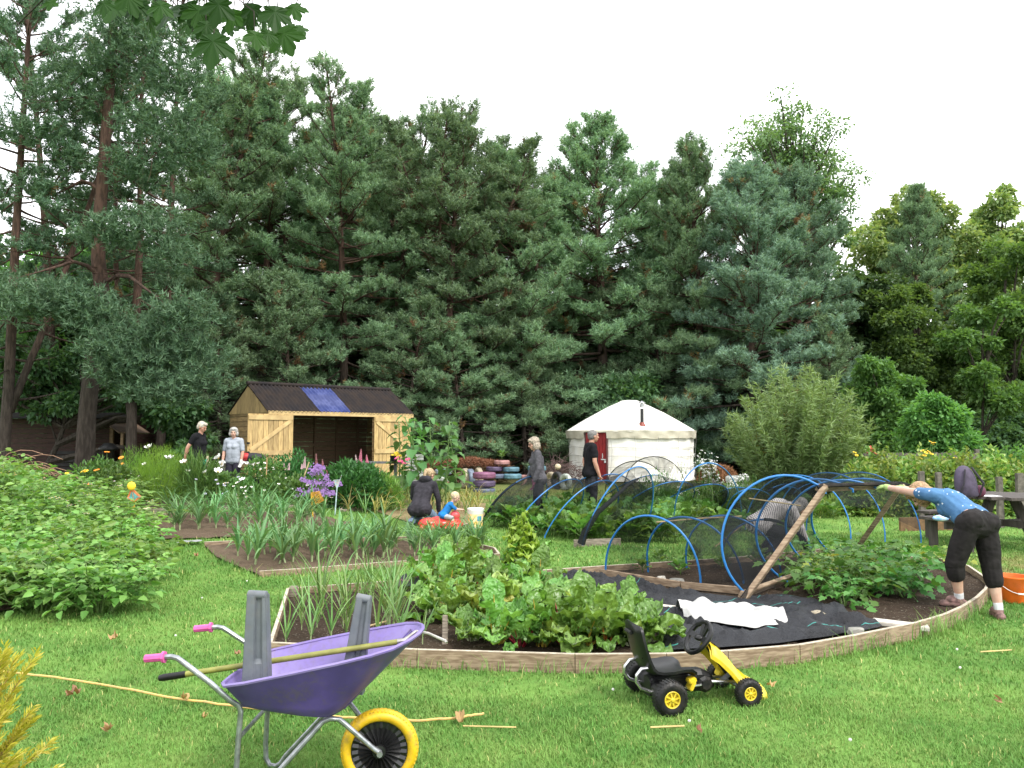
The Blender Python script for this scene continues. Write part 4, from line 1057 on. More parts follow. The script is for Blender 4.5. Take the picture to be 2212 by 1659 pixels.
mound('lupin_bush', 'dark green lupin clump on the shed side of the phlox', 630, 18.2, 1.5, .95, 2600, M_PEONY, .11, .035, 'rhomb', seed=11, cat='bush')
mound('peony_bush', 'large dark green bush right of the purple phlox', 765, 17.2, 1.7, .98, 4200, M_PEONY, .13, .05, 'ovate', seed=12, cat='bush')
mound('border_plant', 'fresh green upright foliage beneath the grey bench table', 838, 17.4, .7, .78, 1500, leafm('fresh_foliage', [(.10, .24, .04), (.15, .31, .055), (.21, .37, .08)], .5, .38), .13, .02, 'rhomb', seed=13, up=1.2)
mound('border_plant', 'green foliage at the foot of the near pine', 215, 17.8, 1.3, .8, 1700, M_MIX, .10, .05, seed=14)
mound('border_plant', 'green growth filling the border behind the fennel', 385, 18.2, 1.4, .95, 1800, M_MIX, .10, .04, seed=15)
mound('border_plant', 'green growth between white table and strappy clump', 455, 18, .9, .8, 1300, M_MIX, .10, .04, seed=16)

FM = {'white': pm('petal_white', (.86, .85, .82), .6, .04), 'orange': pm('petal_orange', (.82, .26, .02), .6, .1), 'yellow': pm('petal_yellow', (.82, .58, .03), .6, .08), 'purple': pm('petal_purple', (.40, .22, .58), .6, .1), 'pink': pm('petal_pink', (.70, .22, .32), .6, .12), 'red': pm('petal_red', (.62, .03, .03), .6, .1), 'palepink': pm('petal_pale_pink', (.75, .52, .55), .6, .08), 'lilac': pm('petal_lilac', (.45, .45, .60), .6, .1), 'magenta': pm('petal_magenta', (.6, .05, .2), .6, .1)}
M_CEN = pm('flower_centre', (.55, .38, .05), .7, .15)
def flower(name, label, px, py, Y, col, size, group=None, petals=8, cup=.35, face=None, cat='flower'):
    """one stalk with one bloom; size = bloom diameter"""
    c = at(px, py, Y); g = gz(c.x, c.y); t = thing(name, label, cat, (c.x, c.y, g), 0, group); a = MB(); b = MB()
    base = Vector((c.x + rng.gauss(0, .04), c.y + .05, g)); a.tube([base, base.lerp(c, .5) + Vector((rng.gauss(0, .02), 0, 0)), c], [.006, .005, .004], 5, False)
    ax = Vector((rng.gauss(0, .3), -.5 + rng.gauss(0, .2), 1)).normalized() if face is None else Vector(face).normalized(); x = ax.orthogonal().normalized(); y = ax.cross(x)
    for j in range(petals):
        an = 2 * pi * j / petals; d = (x * cos(an) + y * sin(an)); s = (y * cos(an) - x * sin(an)); r = size / 2
        b.grid([[c + s * (-.08 * r), c + s * (.08 * r)], [c + d * r * .5 + s * (-.42 * r) + ax * cup * r * .3, c + d * r * .5 + s * (.42 * r) + ax * cup * r * .3], [c + d * r + s * (-.26 * r) + ax * cup * r, c + d * r + s * (.26 * r) + ax * cup * r * .9]])
    b.ell(c + ax * .01, (size * .13,) * 3, n=7, k=5, m=1)
    a.build('stem', M_STEMG, t); b.build('bloom', [FM[col], M_CEN], t); return t
rng = random.Random(31)
for i, (px, py, s) in enumerate(((322, 968, .17), (365, 992, .19), (397, 1000, .14), (472, 990, .18), (471, 1020, .17), (442, 1022, .13), (313, 1004, .10), (524, 1038, .13), (405, 1018, .09))):
    flower('white_poppy', ['tallest white poppy bloom over the border', 'large ragged white poppy', 'round white poppy bloom between two ragged ones', 'wide open white poppy beside the black-shirted person', 'white poppy below the wide open one', 'half-open white poppy beside the leftmost ragged bloom', 'small white poppy bud-like bloom', 'low white poppy under the black-shirted person', 'small white poppy in the fennel tops'][i], px, py, 16.4, 'white', s, None, 6, .8)
for px, py, s in ((231, 977, .11), (262, 989, .11), (209, 1016, .12), (236, 1033, .14), (249, 1033, .13), (194, 1046, .09), (222, 1040, .1), (265, 1002, .06)):
    flower('orange_flower', 'orange marigold-like bloom near the bare pine trunk', px, py, 16.6, 'orange', s, 'orange marigold blooms at the left of the border', 10, .2)
for px, py, s in ((180, 1026, .12), (186, 1026, .10), (144, 1031, .08), (304, 1134, .12), (247, 1154, .10), (258, 1160, .13), (268, 1120, .07)):
    flower('yellow_flower', 'yellow daisy-like bloom among the border foliage', px, py - 8 if py < 1100 else py, 16.3 if py < 1100 else 13.2, 'yellow', s, 'yellow blooms by the potatoes', 10, .2)
for k in range(46):
    px, py = (rng.uniform(215, 300), rng.uniform(1022, 1066)) if k < 22 else ((rng.uniform(480, 545), rng.uniform(1040, 1085)) if k < 38 else (rng.uniform(560, 720), rng.uniform(1045, 1080)))
    flower('small_white_flower', 'small white border flower', px, py, 16.2, 'white', rng.uniform(.045, .08), 'small white flowers along the border', 6, .2)
for k in range(14):
    flower('lilac_flower', 'small lilac border flower', rng.uniform(415, 530), rng.uniform(1028, 1085), 16.0, 'lilac', rng.uniform(.04, .07), 'small lilac flowers right of the fennel', 7, .3)
# purple phlox: clusters on stems
t = thing('phlox_plant', 'purple phlox in full bloom leaning over the orange flag', 'phlox', gx(697, 16.2)); a = MB(); b = MB()
for k in range(62):
    u = rng.random(); px = 697 + rng.gauss(0, 20) * (.4 + u); py = 1005 + u * 66 + rng.gauss(0, 5)
    if py < 1025: px = 690 + rng.gauss(0, 7)
    c = at(px, py, 16.1 + rng.gauss(0, .12)); base = gx(700, 16.2); a.tube([base, base.lerp(c, .6) + Vector((0, 0, .1)), c], .003, 4, False)
    for j in range(13):
        q = c + Vector((rng.gauss(0, .032), rng.gauss(0, .032), rng.gauss(0, .022)))
        for h in range(4):
            an = h * pi / 2 + j; d = Vector((cos(an), -.3, sin(an))) * .017; s = Vector((-sin(an), 0, cos(an))) * .010; b.add([q, q + d * .6 + s, q + d, q + d * .6 - s], [(0, 1, 2, 3)])
a.build('stems', M_STEMG, t); b.build('blooms', FM['purple'], t)
def spike(label, px, top, bot, Y, col, wpx=9, group=None):
    c = at(px, bot, Y); e = at(px + rng.gauss(0, 1.5), top, Y); g = gz(c.x, c.y); t = thing('lupin_flower', label, 'lupin', (c.x, c.y, g), 0, group); a = MB(); b = MB()
    a.tube([Vector((c.x, c.y, g)), c, e], [.008, .007, .003], 5, False); L = (e - c).length; w = wpx / 2 * Y / FPX
    for i in range(90):
        f = i / 90; an = i * 2.4; r = w * (1 - f * .75); q = c.lerp(e, f); d = Vector((cos(an), sin(an), .35)); b.ell(q + d * r * .7, (r * .36, r * .36, r * .3), n=5, k=3)
    a.build('stem', M_STEMG, t); b.build('flower_spike', FM[col], t, smooth=True)
spike('tall red lupin spike in front of the dark shed interior', 686, 980, 1048, 17.4, 'pink', 11)
spike('red lupin spike just right of the tallest one', 699, 992, 1030, 17.5, 'pink', 9)
spike('red lupin spike lowest of the central three', 706, 1005, 1058, 17.3, 'pink', 9)
spike('pink lupin spike left of the tallest one', 657, 986, 1012, 17.6, 'palepink', 8)
spike('pink lupin spike nearest the right shed door edge', 778, 970, 1000, 17.6, 'pink', 9)
spike('pale pink lupin spike beside the right shed door', 772, 982, 1010, 17.5, 'palepink', 8)
spike('small pink lupin spike by the grey bench table', 793, 982, 1000, 17.5, 'pink', 7)
spike('pale lupin spike at the edge of the left shed door', 615, 1000, 1016, 17.8, 'palepink', 8)
spike('pale lupin tip next to the door edge', 622, 1000, 1016, 17.8, 'palepink', 8)
spike('cream lupin tip above the lupin clump', 652, 1002, 1014, 17.6, 'palepink', 6)
for px, py in ((873, 997), (880, 1001), (866, 990), (889, 993)):
    flower('pink_flower', 'pink bloom on the grey bench table side', px - 8, py, 18.0, 'magenta', .12, 'pink blooms above the grey bench table', 10, .3)
# purple asters / red crocosmia / yellow flowers near the hedge
for px, py in ((1879, 972), (1886, 976), (1875, 980), (1882, 968), (1891, 981)):
    flower('red_flower', 'scarlet bloom by the picket fence', px, py, 19.5, 'red', .13, 'scarlet blooms by the picket fence', 8, .4)
for k in range(16):
    px, py = [(1846, 978), (1850, 984), (1843, 982), (2010, 955), (2014, 960), (2018, 957), (1993, 974), (2000, 978), (2006, 976), (1997, 984), (2012, 981), (1991, 985), (2063, 990), (2069, 993), (2082, 1004), (1988, 990)][k]
    flower('yellow_bloom', 'yellow bloom over the raspberry hedge', px, py, 17.6, 'yellow', .09, 'yellow blooms over the raspberry hedge', 8, .3)
# wild carrot umbels behind the tunnels
rng = random.Random(33)
for k in range(34):
    px = rng.uniform(1395, 1610) if k > 6 else rng.uniform(1470, 1540); py = rng.uniform(1002, 1066) if k > 6 else rng.uniform(978, 1005); Y = rng.uniform(15.5, 18.5)
    c = at(px, py, Y); g = gz(c.x, c.y); t = thing('wildflower', 'white flowered umbel weed behind the hoops', 'wildflower', (c.x, c.y, g), 0, 'white umbel weeds behind the hoops'); a = MB(); b = MB(); base = Vector((c.x + rng.gauss(0, .1), c.y, g))
    a.tube([base, base.lerp(c, .6), c], [.006, .005, .003], 4, False)
    for j in range(9):
        q = c + Vector((rng.gauss(0, .07), rng.gauss(0, .07), rng.gauss(-.04, .06))); a.tube([base.lerp(c, .75), q], .0025, 3, False)
        for h in range(4): b.ell(q + Vector((rng.gauss(0, .015), rng.gauss(0, .015), rng.gauss(0, .008))), (.011, .011, .006), n=5, k=3)
    a.build('stem', M_STEMG, t); b.build('blooms', FM['white'], t)
for k in range(9):
    mound('weed_clump', 'tall straggly weeds behind the netted hoops', 1400 + k * 27, 16.5 + (k % 3) * .7, .8, rng.uniform(.55, .85), 650, M_MIX, .12, .022, 'rhomb', seed=60 + k, up=1.4, group='straggly weeds behind the hoops', stems=14)
    rng = random.Random(70 + k)

# ================================================================ raspberry hedge and far hedge
M_RASP = leafm('raspberry_leaves', [(.095, .195, .042), (.150, .260, .060), (.230, .330, .090), (.31, .36, .10)], .45, .38)
for k in range(17):
    px = 1855 + (k % 9) * 46; row = k // 9; Y = 17.2 + row * 1.6
    rng = random.Random(400 + k)
    mound('raspberry_bush', 'raspberry cane clump with pale yellow-green leaves' if row == 0 else 'raspberry cane clump in the rear hedge row', px + rng.uniform(-8, 8), Y, 1.15, rng.uniform(1.05, 1.3) + .1 * row, 1500, M_RASP, .11, .075, 'ovate', 'bush', .1, group='raspberry canes of the front hedge row' if row == 0 else 'raspberry canes of the rear hedge row', seed=400 + k)
for k in range(5):
    mound('hedge_bush', 'rounded dense green bush of the far hedge', 2070 + k * 52, 21.5, 1.4, 1.35, 1900, M_BRIGHTL, .10, .07, 'ovate', 'bush', .2, group='rounded bushes of the far hedge', seed=430 + k)
for k in range(8):
    rng = random.Random(440 + k)
    mound('nettle_clump', 'rough weedy growth at the foot of the willow', 1590 + k * 42, 16.6 + rng.uniform(0, 1), .9, rng.uniform(.35, .6), 700, M_RASP, .12, .03, 'rhomb', 'weed', 1.2, group='rough growth between hoops and willow', seed=440 + k)

# ================================================================ golden conifer at the lower left
def golden():
    global rng, nr; rng = random.Random(8); nr = np.random.default_rng(8); b = gx(-150, 2.75); t = thing('golden_conifer', 'golden yellow feathery conifer poking in at the lower left corner', 'shrub', b); t.scale = (.92, .92, 1.22); tb = MB(); P = []; D = []; L = []
    for i in range(120):
        a = rng.uniform(0, 6.28); el = R(rng.uniform(5, 85)); d = Vector((cos(a) * cos(el), sin(a) * cos(el), sin(el) * 1.1)); Lb = rng.uniform(.38, .52) if el < 1 else rng.uniform(.5, .66)
        pts = curve_pts((d.x * .1, d.y * .1, .05 + .22 * sin(el)), d, Lb * .9, 6, (0, 0, -.12), .3); tb.tube(pts, [.005, .0045, .004, .0035, .003, .0025, .0015], 4, False)
        for k in range(26):
            u = (.25 + .75 * k / 26) * 6; j = min(5, int(u)); o = pts[j].lerp(pts[j + 1], u - j); bd = (pts[j + 1] - pts[j]).normalized(); sdv = bd.cross(Vector((0, 0, 1))).normalized() * (1 if k % 2 else -1)
            dd = (bd * 1.1 + sdv * .8 + Vector((0, 0, rng.gauss(.1, .2)))).normalized(); bl = rng.uniform(.05, .11) * (1.15 - .6 * k / 26)
            for q in range(8):
                f = q / 8; s2 = dd.cross(Vector((0, 0, 1))).normalized() * (1 if q % 2 else -1); P.append(o + dd * bl * f); D.append((dd + s2 * .7 + Vector((0, 0, rng.gauss(0, .2)))).normalized()); L.append(.034 * (1.2 - .5 * f))
    tb.build('twigs', pm('conifer_twig', (.40, .28, .07), .7), t, world=False); P = np.array([tuple(v) for v in P]); D = np.array([tuple(v) for v in D]); L = np.array(L)
    Vt, Fc = np_leaves(P, D, rnd_dirs(len(P), .8), L * 1.25, .0075, 'rhomb', .1, .1); link('foliage', np_mesh('foliage', Vt, Fc, leafm('golden_foliage', [(.40, .44, .04), (.55, .55, .06), (.68, .62, .14)], .5, .35)), t)
golden()

# ================================================================ sycamore branch hanging into the view
def syc_leaf(mb, c, size, tip, nrm, curl, m=0):
    """five-lobed toothed leaf: c = stalk joint, tip direction, face normal"""
    T = Vector(tip).normalized(); N = Vector(nrm); N = (N - T * N.dot(T)).normalized(); S = T.cross(N); pts = []
    lob = [(-112, .55), (-56, .86), (0, 1.0), (56, .86), (112, .55)]
    an = []
    for i, (a, r) in enumerate(lob):
        for da, f in ((-20, .70), (-15, .82), (-11, .80), (-6, .92), (0, 1), (6, .92), (11, .80), (15, .82), (20, .70)): an.append((a + da * (1.15 if abs(a) < 90 else .9), r * f))
        if i < 4: an.append(((a + lob[i + 1][0]) / 2, .50))
    ctr = c + T * size * .18
    for a, r in an:
        x = sin(R(a)) * r * .66; y = cos(R(a)) * r * .70 + .18; pts.append(c + S * (x * size) + T * (y * size) + N * (size * (-curl * (x * x * 1.6 + (y - .3) ** 2 * .5) + .02 * sin(a))))
    ids = list(range(1, len(pts) + 1)); mb.add([c + T * size * .2] + pts + [c], [(0, i, i + 1) for i in ids[:-1]] + [(0, ids[-1], len(pts) + 1), (0, len(pts) + 1, 1)], m)
def sycamore():
    global rng; rng = random.Random(12); t = thing('sycamore_branch', 'dark green lobed sycamore leaves hanging in from the top left corner', 'branch', at(380, -120, 3.3)); tw = MB(); lf = MB()
    L = [(253, -22, 85, 0), (372, -10, 92, -.15), (462, 48, 100, -.05), (550, 42, 58, .2), (607, 34, 88, .35), (594, -12, 78, .1), (430, -14, 70, .1), (505, -5, 62, -.2), (300, -25, 70, .2), (335, -20, 60, -.3), (225, -25, 50, .1), (320, 5, 60, .2), (350, -22, 60, -.2), (110, -24, 40, .1), (530, 10, 50, .3), (38, 62, 30, .2), (545, -18, 60, -.1), (630, -16, 60, .5), (490, 28, 42, .4), (520, 24, 34, -.5), (405, 20, 46, .3), (640, 30, 46, .6), (575, 4, 44, -.3), (438, 8, 60, -.35), (445, 20, 60, .2), (580, 40, 50, -.1), (405, -20, 70, .3), (270, -45, 70, .4), (475, -30, 80, 0)]
    main_ = [at(700, -160, 3.2), at(560, -90, 3.1), at(430, -60, 3.05), at(250, -75, 3.1), at(60, -60, 3.6), at(-60, -70, 3.8)]
    tw.tube(main_, [.016, .013, .011, .009, .007, .004], 7)
    for px, py, s, sw in L:
        Y = rng.uniform(2.8, 3.3) if s > 48 else rng.uniform(3.4, 3.9); c = at(px, py + 24, Y); size = s * Y / FPX * 1.06
        tip = Vector((sw + rng.gauss(0, .12), rng.gauss(-.15, .3), -1)); nrm = Vector((rng.gauss(0, .35), -1, rng.gauss(.35, .3))); syc_leaf(lf, c, size, tip, nrm, rng.uniform(.1, .5))
        j = min(range(6), key=lambda q: (main_[q] - c).length); k = c - tip.normalized() * size * .3 + Vector((0, 0, .05)); tw.tube([main_[j].lerp(main_[max(0, j - 1)], rng.random() * .6), k, c], [.004, .003, .002], 4, False)
    tw.build('twigs', M_BARK, t); lf.build('leaves', leafm('sycamore_leaves', [(.012, .038, .006), (.020, .058, .009), (.034, .092, .013)], .5, .36, spec=.15), t)
sycamore()
# ================================================================ wooden field shelter (shed)
M_SHEDL = pm('shed_door_wood', (.56, .40, .17), .65, .22, 5, .3, col2=(.40, .27, .11), stretch=(5, 5, .9), bscale=20, isl=.28)
M_SHEDB = pm('shed_brace_wood', (.60, .44, .20), .65, .18, 5, .2, col2=(.46, .32, .14), bscale=20, isl=.15)
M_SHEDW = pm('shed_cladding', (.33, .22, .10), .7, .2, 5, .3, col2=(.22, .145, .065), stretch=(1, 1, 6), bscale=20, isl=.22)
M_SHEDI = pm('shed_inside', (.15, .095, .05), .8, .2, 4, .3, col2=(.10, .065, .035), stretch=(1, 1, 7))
M_ROOF = pm('bitumen_sheet', (.020, .018, .020), .85, .25, 3, .3, col2=(.040, .030, .026), spec=.15)
bm_ = bpy.data.materials.new('blue_rooflight'); nt = nodes(bm_); p = nn(nt, 'ShaderNodeBsdfPrincipled'); p.inputs['Base Color'].default_value = (.06, .10, .42, 1); p.inputs['Roughness'].default_value = .45; p.inputs['Specular IOR Level'].default_value = .2; p.inputs['Alpha'].default_value = .82
tn = tex(nt, 3, 3); nt.links.new(mixc(nt, mrange(nt, tn, .4, .65), (.035, .050, .17), (.075, .095, .25)), p.inputs['Base Color']); out(nt, p.outputs[0])
M_METAL = pm('galvanised', (.46, .47, .48), .38, .12, 20, .1, metal=.8)
M_BLACKP = pm('black_plastic', (.009, .009, .010), .42, .2, 20, .08, spec=.35)
TH = R(42); FL = gx(580, 22); FL.z = .36; FDIR = Vector((cos(TH), sin(TH), 0)); SDIR = Vector((-sin(TH), cos(TH), 0)); SL, SW = 4.75, 2.6; EZ = 2.40; RZ = 3.17
def sp(a, b, z): return FL + FDIR * a + SDIR * b + Vector((0, 0, z - FL.z))     # along front, back, abs z
def front_a(px):
    k = (px - CX) / FPX; return (k * FL.y - FL.x) / (FDIR.x - k * FDIR.y)
shed = thing('garden_shed', 'pale timber field shelter with open braced doors and black corrugated roof', 'shed', FL)
GZ0 = .34
def clad(a0, a1, z0, z1, n, name, mat, horiz=True):
    """panel from plan point a0 to a1 made of n overlapping boards"""
    mb = MB(); h = (z1 - z0) / n
    for i in range(n):
        zc = z0 + h * (i + .5); mb.bar(Vector((a0.x, a0.y, zc)), Vector((a1.x, a1.y, zc)), .022 + .004 * (i % 2), h - .012)
    return mb
m = clad(sp(0, .03, 0), sp(0, SW - .03, 0), GZ0, EZ, 14, 'w', M_SHEDW); m.build('side_wall', M_SHEDW, shed, bevel=.004)
m = clad(sp(SL, .03, 0), sp(SL, SW - .03, 0), GZ0, EZ, 14, 'w', M_SHEDW); m.build('side_wall', M_SHEDW, shed, bevel=.004)
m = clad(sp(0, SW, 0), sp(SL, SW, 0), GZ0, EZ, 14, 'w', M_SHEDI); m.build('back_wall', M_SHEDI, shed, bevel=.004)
A0, A1 = front_a(632), front_a(805)
for (a, b) in ((.02, A0), (A1, SL - .02)):
    m = clad(sp(a, 0, 0), sp(b, 0, 0), GZ0, EZ, 14, 'w', M_SHEDW); m.build('front_wall', M_SHEDW, shed, bevel=.004)
# inner studs and rails seen through the opening
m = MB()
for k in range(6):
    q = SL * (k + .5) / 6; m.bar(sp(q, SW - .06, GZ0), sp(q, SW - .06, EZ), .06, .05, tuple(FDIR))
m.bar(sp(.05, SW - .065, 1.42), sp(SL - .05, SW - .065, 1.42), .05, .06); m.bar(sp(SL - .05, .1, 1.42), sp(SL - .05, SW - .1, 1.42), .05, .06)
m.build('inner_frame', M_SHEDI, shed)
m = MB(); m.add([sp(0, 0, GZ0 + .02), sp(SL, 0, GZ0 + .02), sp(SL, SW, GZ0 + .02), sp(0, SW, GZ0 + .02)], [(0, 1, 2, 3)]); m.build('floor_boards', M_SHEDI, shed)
for a in (-.02, SL + .02):          # gables: vertical boards
    m = MB(); n = 24
    for i in range(n):
        b0, b1 = SW * i / n + .002, SW * (i + 1) / n - .004; f = lambda b: EZ - .04 + (RZ - EZ) * (1 - abs(b / SW * 2 - 1))
        o = .012 if a > 0 else -.012
        vs = [sp(a, b0, EZ - .06), sp(a, b1, EZ - .06), sp(a, b1, f(b1)), sp(a, b0, f(b0))]; vs += [v + FDIR * o for v in vs]
        m.add(vs, [(0, 1, 2, 3), (7, 6, 5, 4), (0, 4, 5, 1), (1, 5, 6, 2), (2, 6, 7, 3), (3, 7, 4, 0)])
    m.build('gable', pm('gable_boards', (.44, .31, .14), .7, .2, 5, .3, col2=(.32, .22, .1), stretch=(5, 5, 1), isl=.22), shed)
def roof(a0, a1, b0, b1, z0, z1, name, mat, lift=0):
    m = MB(); n = int((a1 - a0) / .016); rowsv = []
    for t in (0, .33, .331, .66, .661, 1):
        r = []
        for i in range(n + 1):
            a = a0 + (a1 - a0) * i / n; zz = z0 + (z1 - z0) * t + .028 * sin(a * 2 * pi / .125) + lift + (.014 if t in (.331, .661) else 0)
            r.append(sp(a, b0 + (b1 - b0) * t, zz))
        rowsv.append(r)
    m.grid(rowsv); return m.build(name, mat, shed, smooth=True, angle=80)
RA0, RA1 = front_a(692), front_a(752); sl = (RZ - EZ) / (SW / 2); OV = .1
roof(-.05, RA0, -OV, SW / 2, EZ - OV * sl + .03, RZ + .03, 'roof', M_ROOF); roof(RA1, SL + .05, -OV, SW / 2, EZ - OV * sl + .03, RZ + .03, 'roof', M_ROOF)
roof(RA0 - .06, RA1 + .06, -OV + .005, SW / 2 - .12, EZ - OV * sl + .033, RZ - .04, 'rooflight', bm_, .012)
roof(RA0, RA1, SW / 2 - .16, SW / 2, RZ - .065, RZ + .03, 'roof', M_ROOF)
roof(-.05, SL + .05, SW + OV, SW / 2, EZ - OV * sl + .03, RZ + .03, 'roof', M_ROOF)
m = MB(); m.tube([sp(-.07, SW / 2, RZ + .05), sp(SL + .07, SW / 2, RZ + .05)], .06, 10); m.build('ridge_cap', M_ROOF, shed, smooth=True)
m = MB(); m.bar(sp(-.04, -.07, EZ - .07), sp(SL + .04, -.07, EZ - .07), .03, .12); m.build('fascia_board', M_SHEDB, shed, bevel=.004)
def door(a0, a1, flip):
    m = MB(); n = 9; z0, z1 = GZ0 + .05, EZ - .1; off = -.075
    for i in range(n):
        x0 = a0 + (a1 - a0) * i / n; x1 = a0 + (a1 - a0) * (i + 1) / n; m.bar(sp((x0 + x1) / 2, off, z0), sp((x0 + x1) / 2, off, z1), abs(x1 - x0) - .008, .022 + .003 * (i % 2), tuple(SDIR))
    d = m.build('door', M_SHEDL, shed, bevel=.003)
    b = MB(); zz = (z0 + .06, z0 + (z1 - z0) * .44, z1 - .1); o2 = off - .028
    for z in zz: b.bar(sp(a0 + .02, o2, z), sp(a1 - .02, o2, z), .026, .13)
    lo, hi = (a0 + .08, a1 - .08) if not flip else (a1 - .08, a0 + .08)
    b.bar(sp(lo, o2 + .001, zz[1] + .075), sp(hi, o2 + .001, zz[2] - .075), .022, .11); b.bar(sp(lo, o2 + .001, zz[1] - .075), sp(hi, o2 + .001, zz[0] + .075), .022, .11)
    b.build('brace', M_SHEDB, d, bevel=.003)
hw = (A1 - A0) / 2
door(A0 - hw * 1.02, A0 - .01, False); door(A1 + .01, A1 + hw * 1.02, True)
m = MB(); a = A0 - hw * 1.02
for z in (1.25, 1.5): m.bar(sp(a - .03, -.12, z), sp(a + .05, -.12, z), .03, .05)
m.build('bolt', M_BLACKP, shed)

# ================================================================ yurt
YC = gx(1361, 29.5); yr, ey = 2.28, 1.80; YG = YC.z
def canvas(name, c1, c2):
    return pm(name, c1, .85, .05, 3, .35, col2=c2, bscale=7, bd=.03)
M_CANV = canvas('canvas_wall', (.84, .83, .79), (.72, .70, .62)); M_CANR = canvas('canvas_roof', (.84, .83, .80), (.74, .72, .67)); M_CREAM = canvas('canvas_valance', (.70, .66, .54), (.60, .55, .43))
yurt = thing('yurt', 'round white canvas yurt with a red door and stove flue', 'yurt', YC)
DA0, DA1 = R(-90 - 50), R(-90 - 29.5)     # door angles (from +x)
def yp(a, r, z): return YC + Vector((cos(a) * r, sin(a) * r, z - YG))
m = MB(); N = 120
rws = []
for z in (YG, YG + .12, .45, .75, 1.05, 1.35, 1.62, ey):
    row = []
    for i in range(N + 1):
        a = DA1 + (2 * pi - (DA1 - DA0)) * i / N; t = (z - YG) / (ey - YG)
        r = yr + .035 * sin(a * 17) * sin(t * pi * 3) + .03 * noise.noise((a * 4, z * 3, 1)) - .02 * abs(sin(t * pi * 4)) + (.06 if t < .05 else 0)
        row.append(yp(a, r, z))
    rws.append(row)
m.grid(rws); m.build('wall', M_CANV, yurt, smooth=True, angle=80)
m = MB()
for zc in (.62, 1.0, 1.3):
    m.tube([yp(DA1 + (2 * pi - (DA1 - DA0)) * i / 60, yr + .035, zc + .02 * sin(i * .8)) for i in range(61)], .007, 4)
for k in range(7):
    a = R(-90 - 25 + k * 20); m.tube([yp(a, yr + .1, ey - .12), yp(a + .02, yr + .05, 1.2), yp(a - .015, yr + .06, YG)], .006, 4)
m.build('guy_rope', pm('rope_grey', (.34, .33, .30), .8), yurt)
AZ = 3.0; m = MB(); rws = []
for t in (0, .15, .35, .55, .75, .9, .97, 1):
    row = []
    for i in range(97):
        a = 2 * pi * i / 96; r = (yr + .10) * (1 - t) + .30 * t; z = ey + .08 + (AZ - ey - .08) * (t + .05 * sin(pi * t)) - (.03 * abs(sin(a * 14)) * (1 - t)) + .03 * noise.noise((a * 3, t * 4, 3))
        row.append(yp(a, r, z))
    rws.append(row)
rws.append([yp(2 * pi * i / 96, .02, AZ + .03) for i in range(97)]); m.grid(rws); m.build('roof', M_CANR, yurt, smooth=True, angle=80)
m = MB(); rws = []
for t in (0, .25, .6, 1):
    row = []
    for i in range(241):
        a = 2 * pi * i / 240; n_ = noise.noise((a * 7, t * 2, 5)); row.append(yp(a, yr + .11 - .04 * t + .045 * n_ + .005 * sin(a * 23 + n_ * 6) * t, ey + .10 - (.28 + .05 * noise.noise((a * 5, 0, 8))) * t))
    rws.append(row)
# valance is cut away above the door
for (i0, i1) in ((0, 240),):
    keep = [r for r in rws]
m.grid(keep); val = m.build('valance', M_CREAM, yurt, smooth=True, angle=80)
bmv = bmesh.new(); bmv.from_mesh(val.data); dl = []
for f in bmv.faces:
    c = f.calc_center_median(); a = math.atan2(c.y, c.x)
    if DA0 - .02 < a < DA1 + .02 and c.z + YC.z < ey + .06: dl.append(f)
bmesh.ops.delete(bmv, geom=dl, context='FACES'); bmv.to_mesh(val.data); bmv.free()
M_REDD = pm('red_door_paint', (.34, .022, .025), .5, .2, 5, .2, stretch=(6, 6, 1))
m = MB(); p0, p1 = yp(DA0, yr + .02, 0), yp(DA1, yr + .02, 0); zd0, zd1 = YG + .02, ey + .02
for i in range(6):
    a, b = p0.lerp(p1, i / 6 + .005), p0.lerp(p1, (i + 1) / 6 - .005); c = (a + b) / 2; m.bar(Vector((c.x, c.y, zd0)), Vector((c.x, c.y, zd1)), (b - a).length, .04, (p1 - p0).cross(Vector((0, 0, 1))).normalized())
dr = m.build('door', M_REDD, yurt, bevel=.004)
m = MB(); nrm = (p1 - p0).cross(Vector((0, 0, 1))).normalized(); nrm = nrm if nrm.y < 0 else -nrm; c = p0.lerp(p1, .85) + nrm * .04
m.box(Vector((c.x, c.y, 1.02)), (.03, .03, .16)); c2 = p0.lerp(p1, .95) + nrm * .05; m.bar(Vector((c2.x - .12, c2.y, .9)), Vector((c2.x + .05, c2.y, .89)), .03, .04); m.box(Vector((c2.x + .02, c2.y - .02, .82)), (.06, .03, .08))
m.build('padlock', M_METAL, dr)
m = MB()
for a in (DA0 - .015, DA1 + .015): m.bar(yp(a, yr + .03, zd0), yp(a, yr + .03, zd1 + .03), .06, .06)
m.build('door_frame', pm('door_frame_dark', (.10, .02, .02), .6), yurt)
# stove pipe through the roof on the near side
fb = at(1387, 918, 27.5); m = MB(); zt = at(1387, 867, 27.5).z
m.lathe([(.062, -.3), (.062, zt - fb.z - .25)], 14, Matrix.Translation(fb)); fl_ = m.build('flue', pm('flue_black', (.03, .03, .032), .45), yurt, smooth=True)
m = MB(); m.lathe([(.070, zt - fb.z - .20), (.070, zt - fb.z - .09)], 14, Matrix.Translation(fb)); m.build('flue_collar', M_METAL, fl_, smooth=True)
m = MB(); m.lathe([(.14, zt - fb.z - .06), (.13, zt - fb.z - .045), (.0, zt - fb.z + .03)], 16, Matrix.Translation(fb)); m.lathe([(.045, zt - fb.z - .09), (.045, zt - fb.z - .05)], 10, Matrix.Translation(fb)); m.build('flue_cap', M_METAL, fl_, smooth=True)
m = MB(); m.lathe([(.13, -.04), (.10, .02), (.072, .08), (.066, .09)], 14, Matrix.Translation(fb)); m.build('flue_flashing', pm('red_flashing', (.30, .05, .025), .5), yurt, smooth=True)

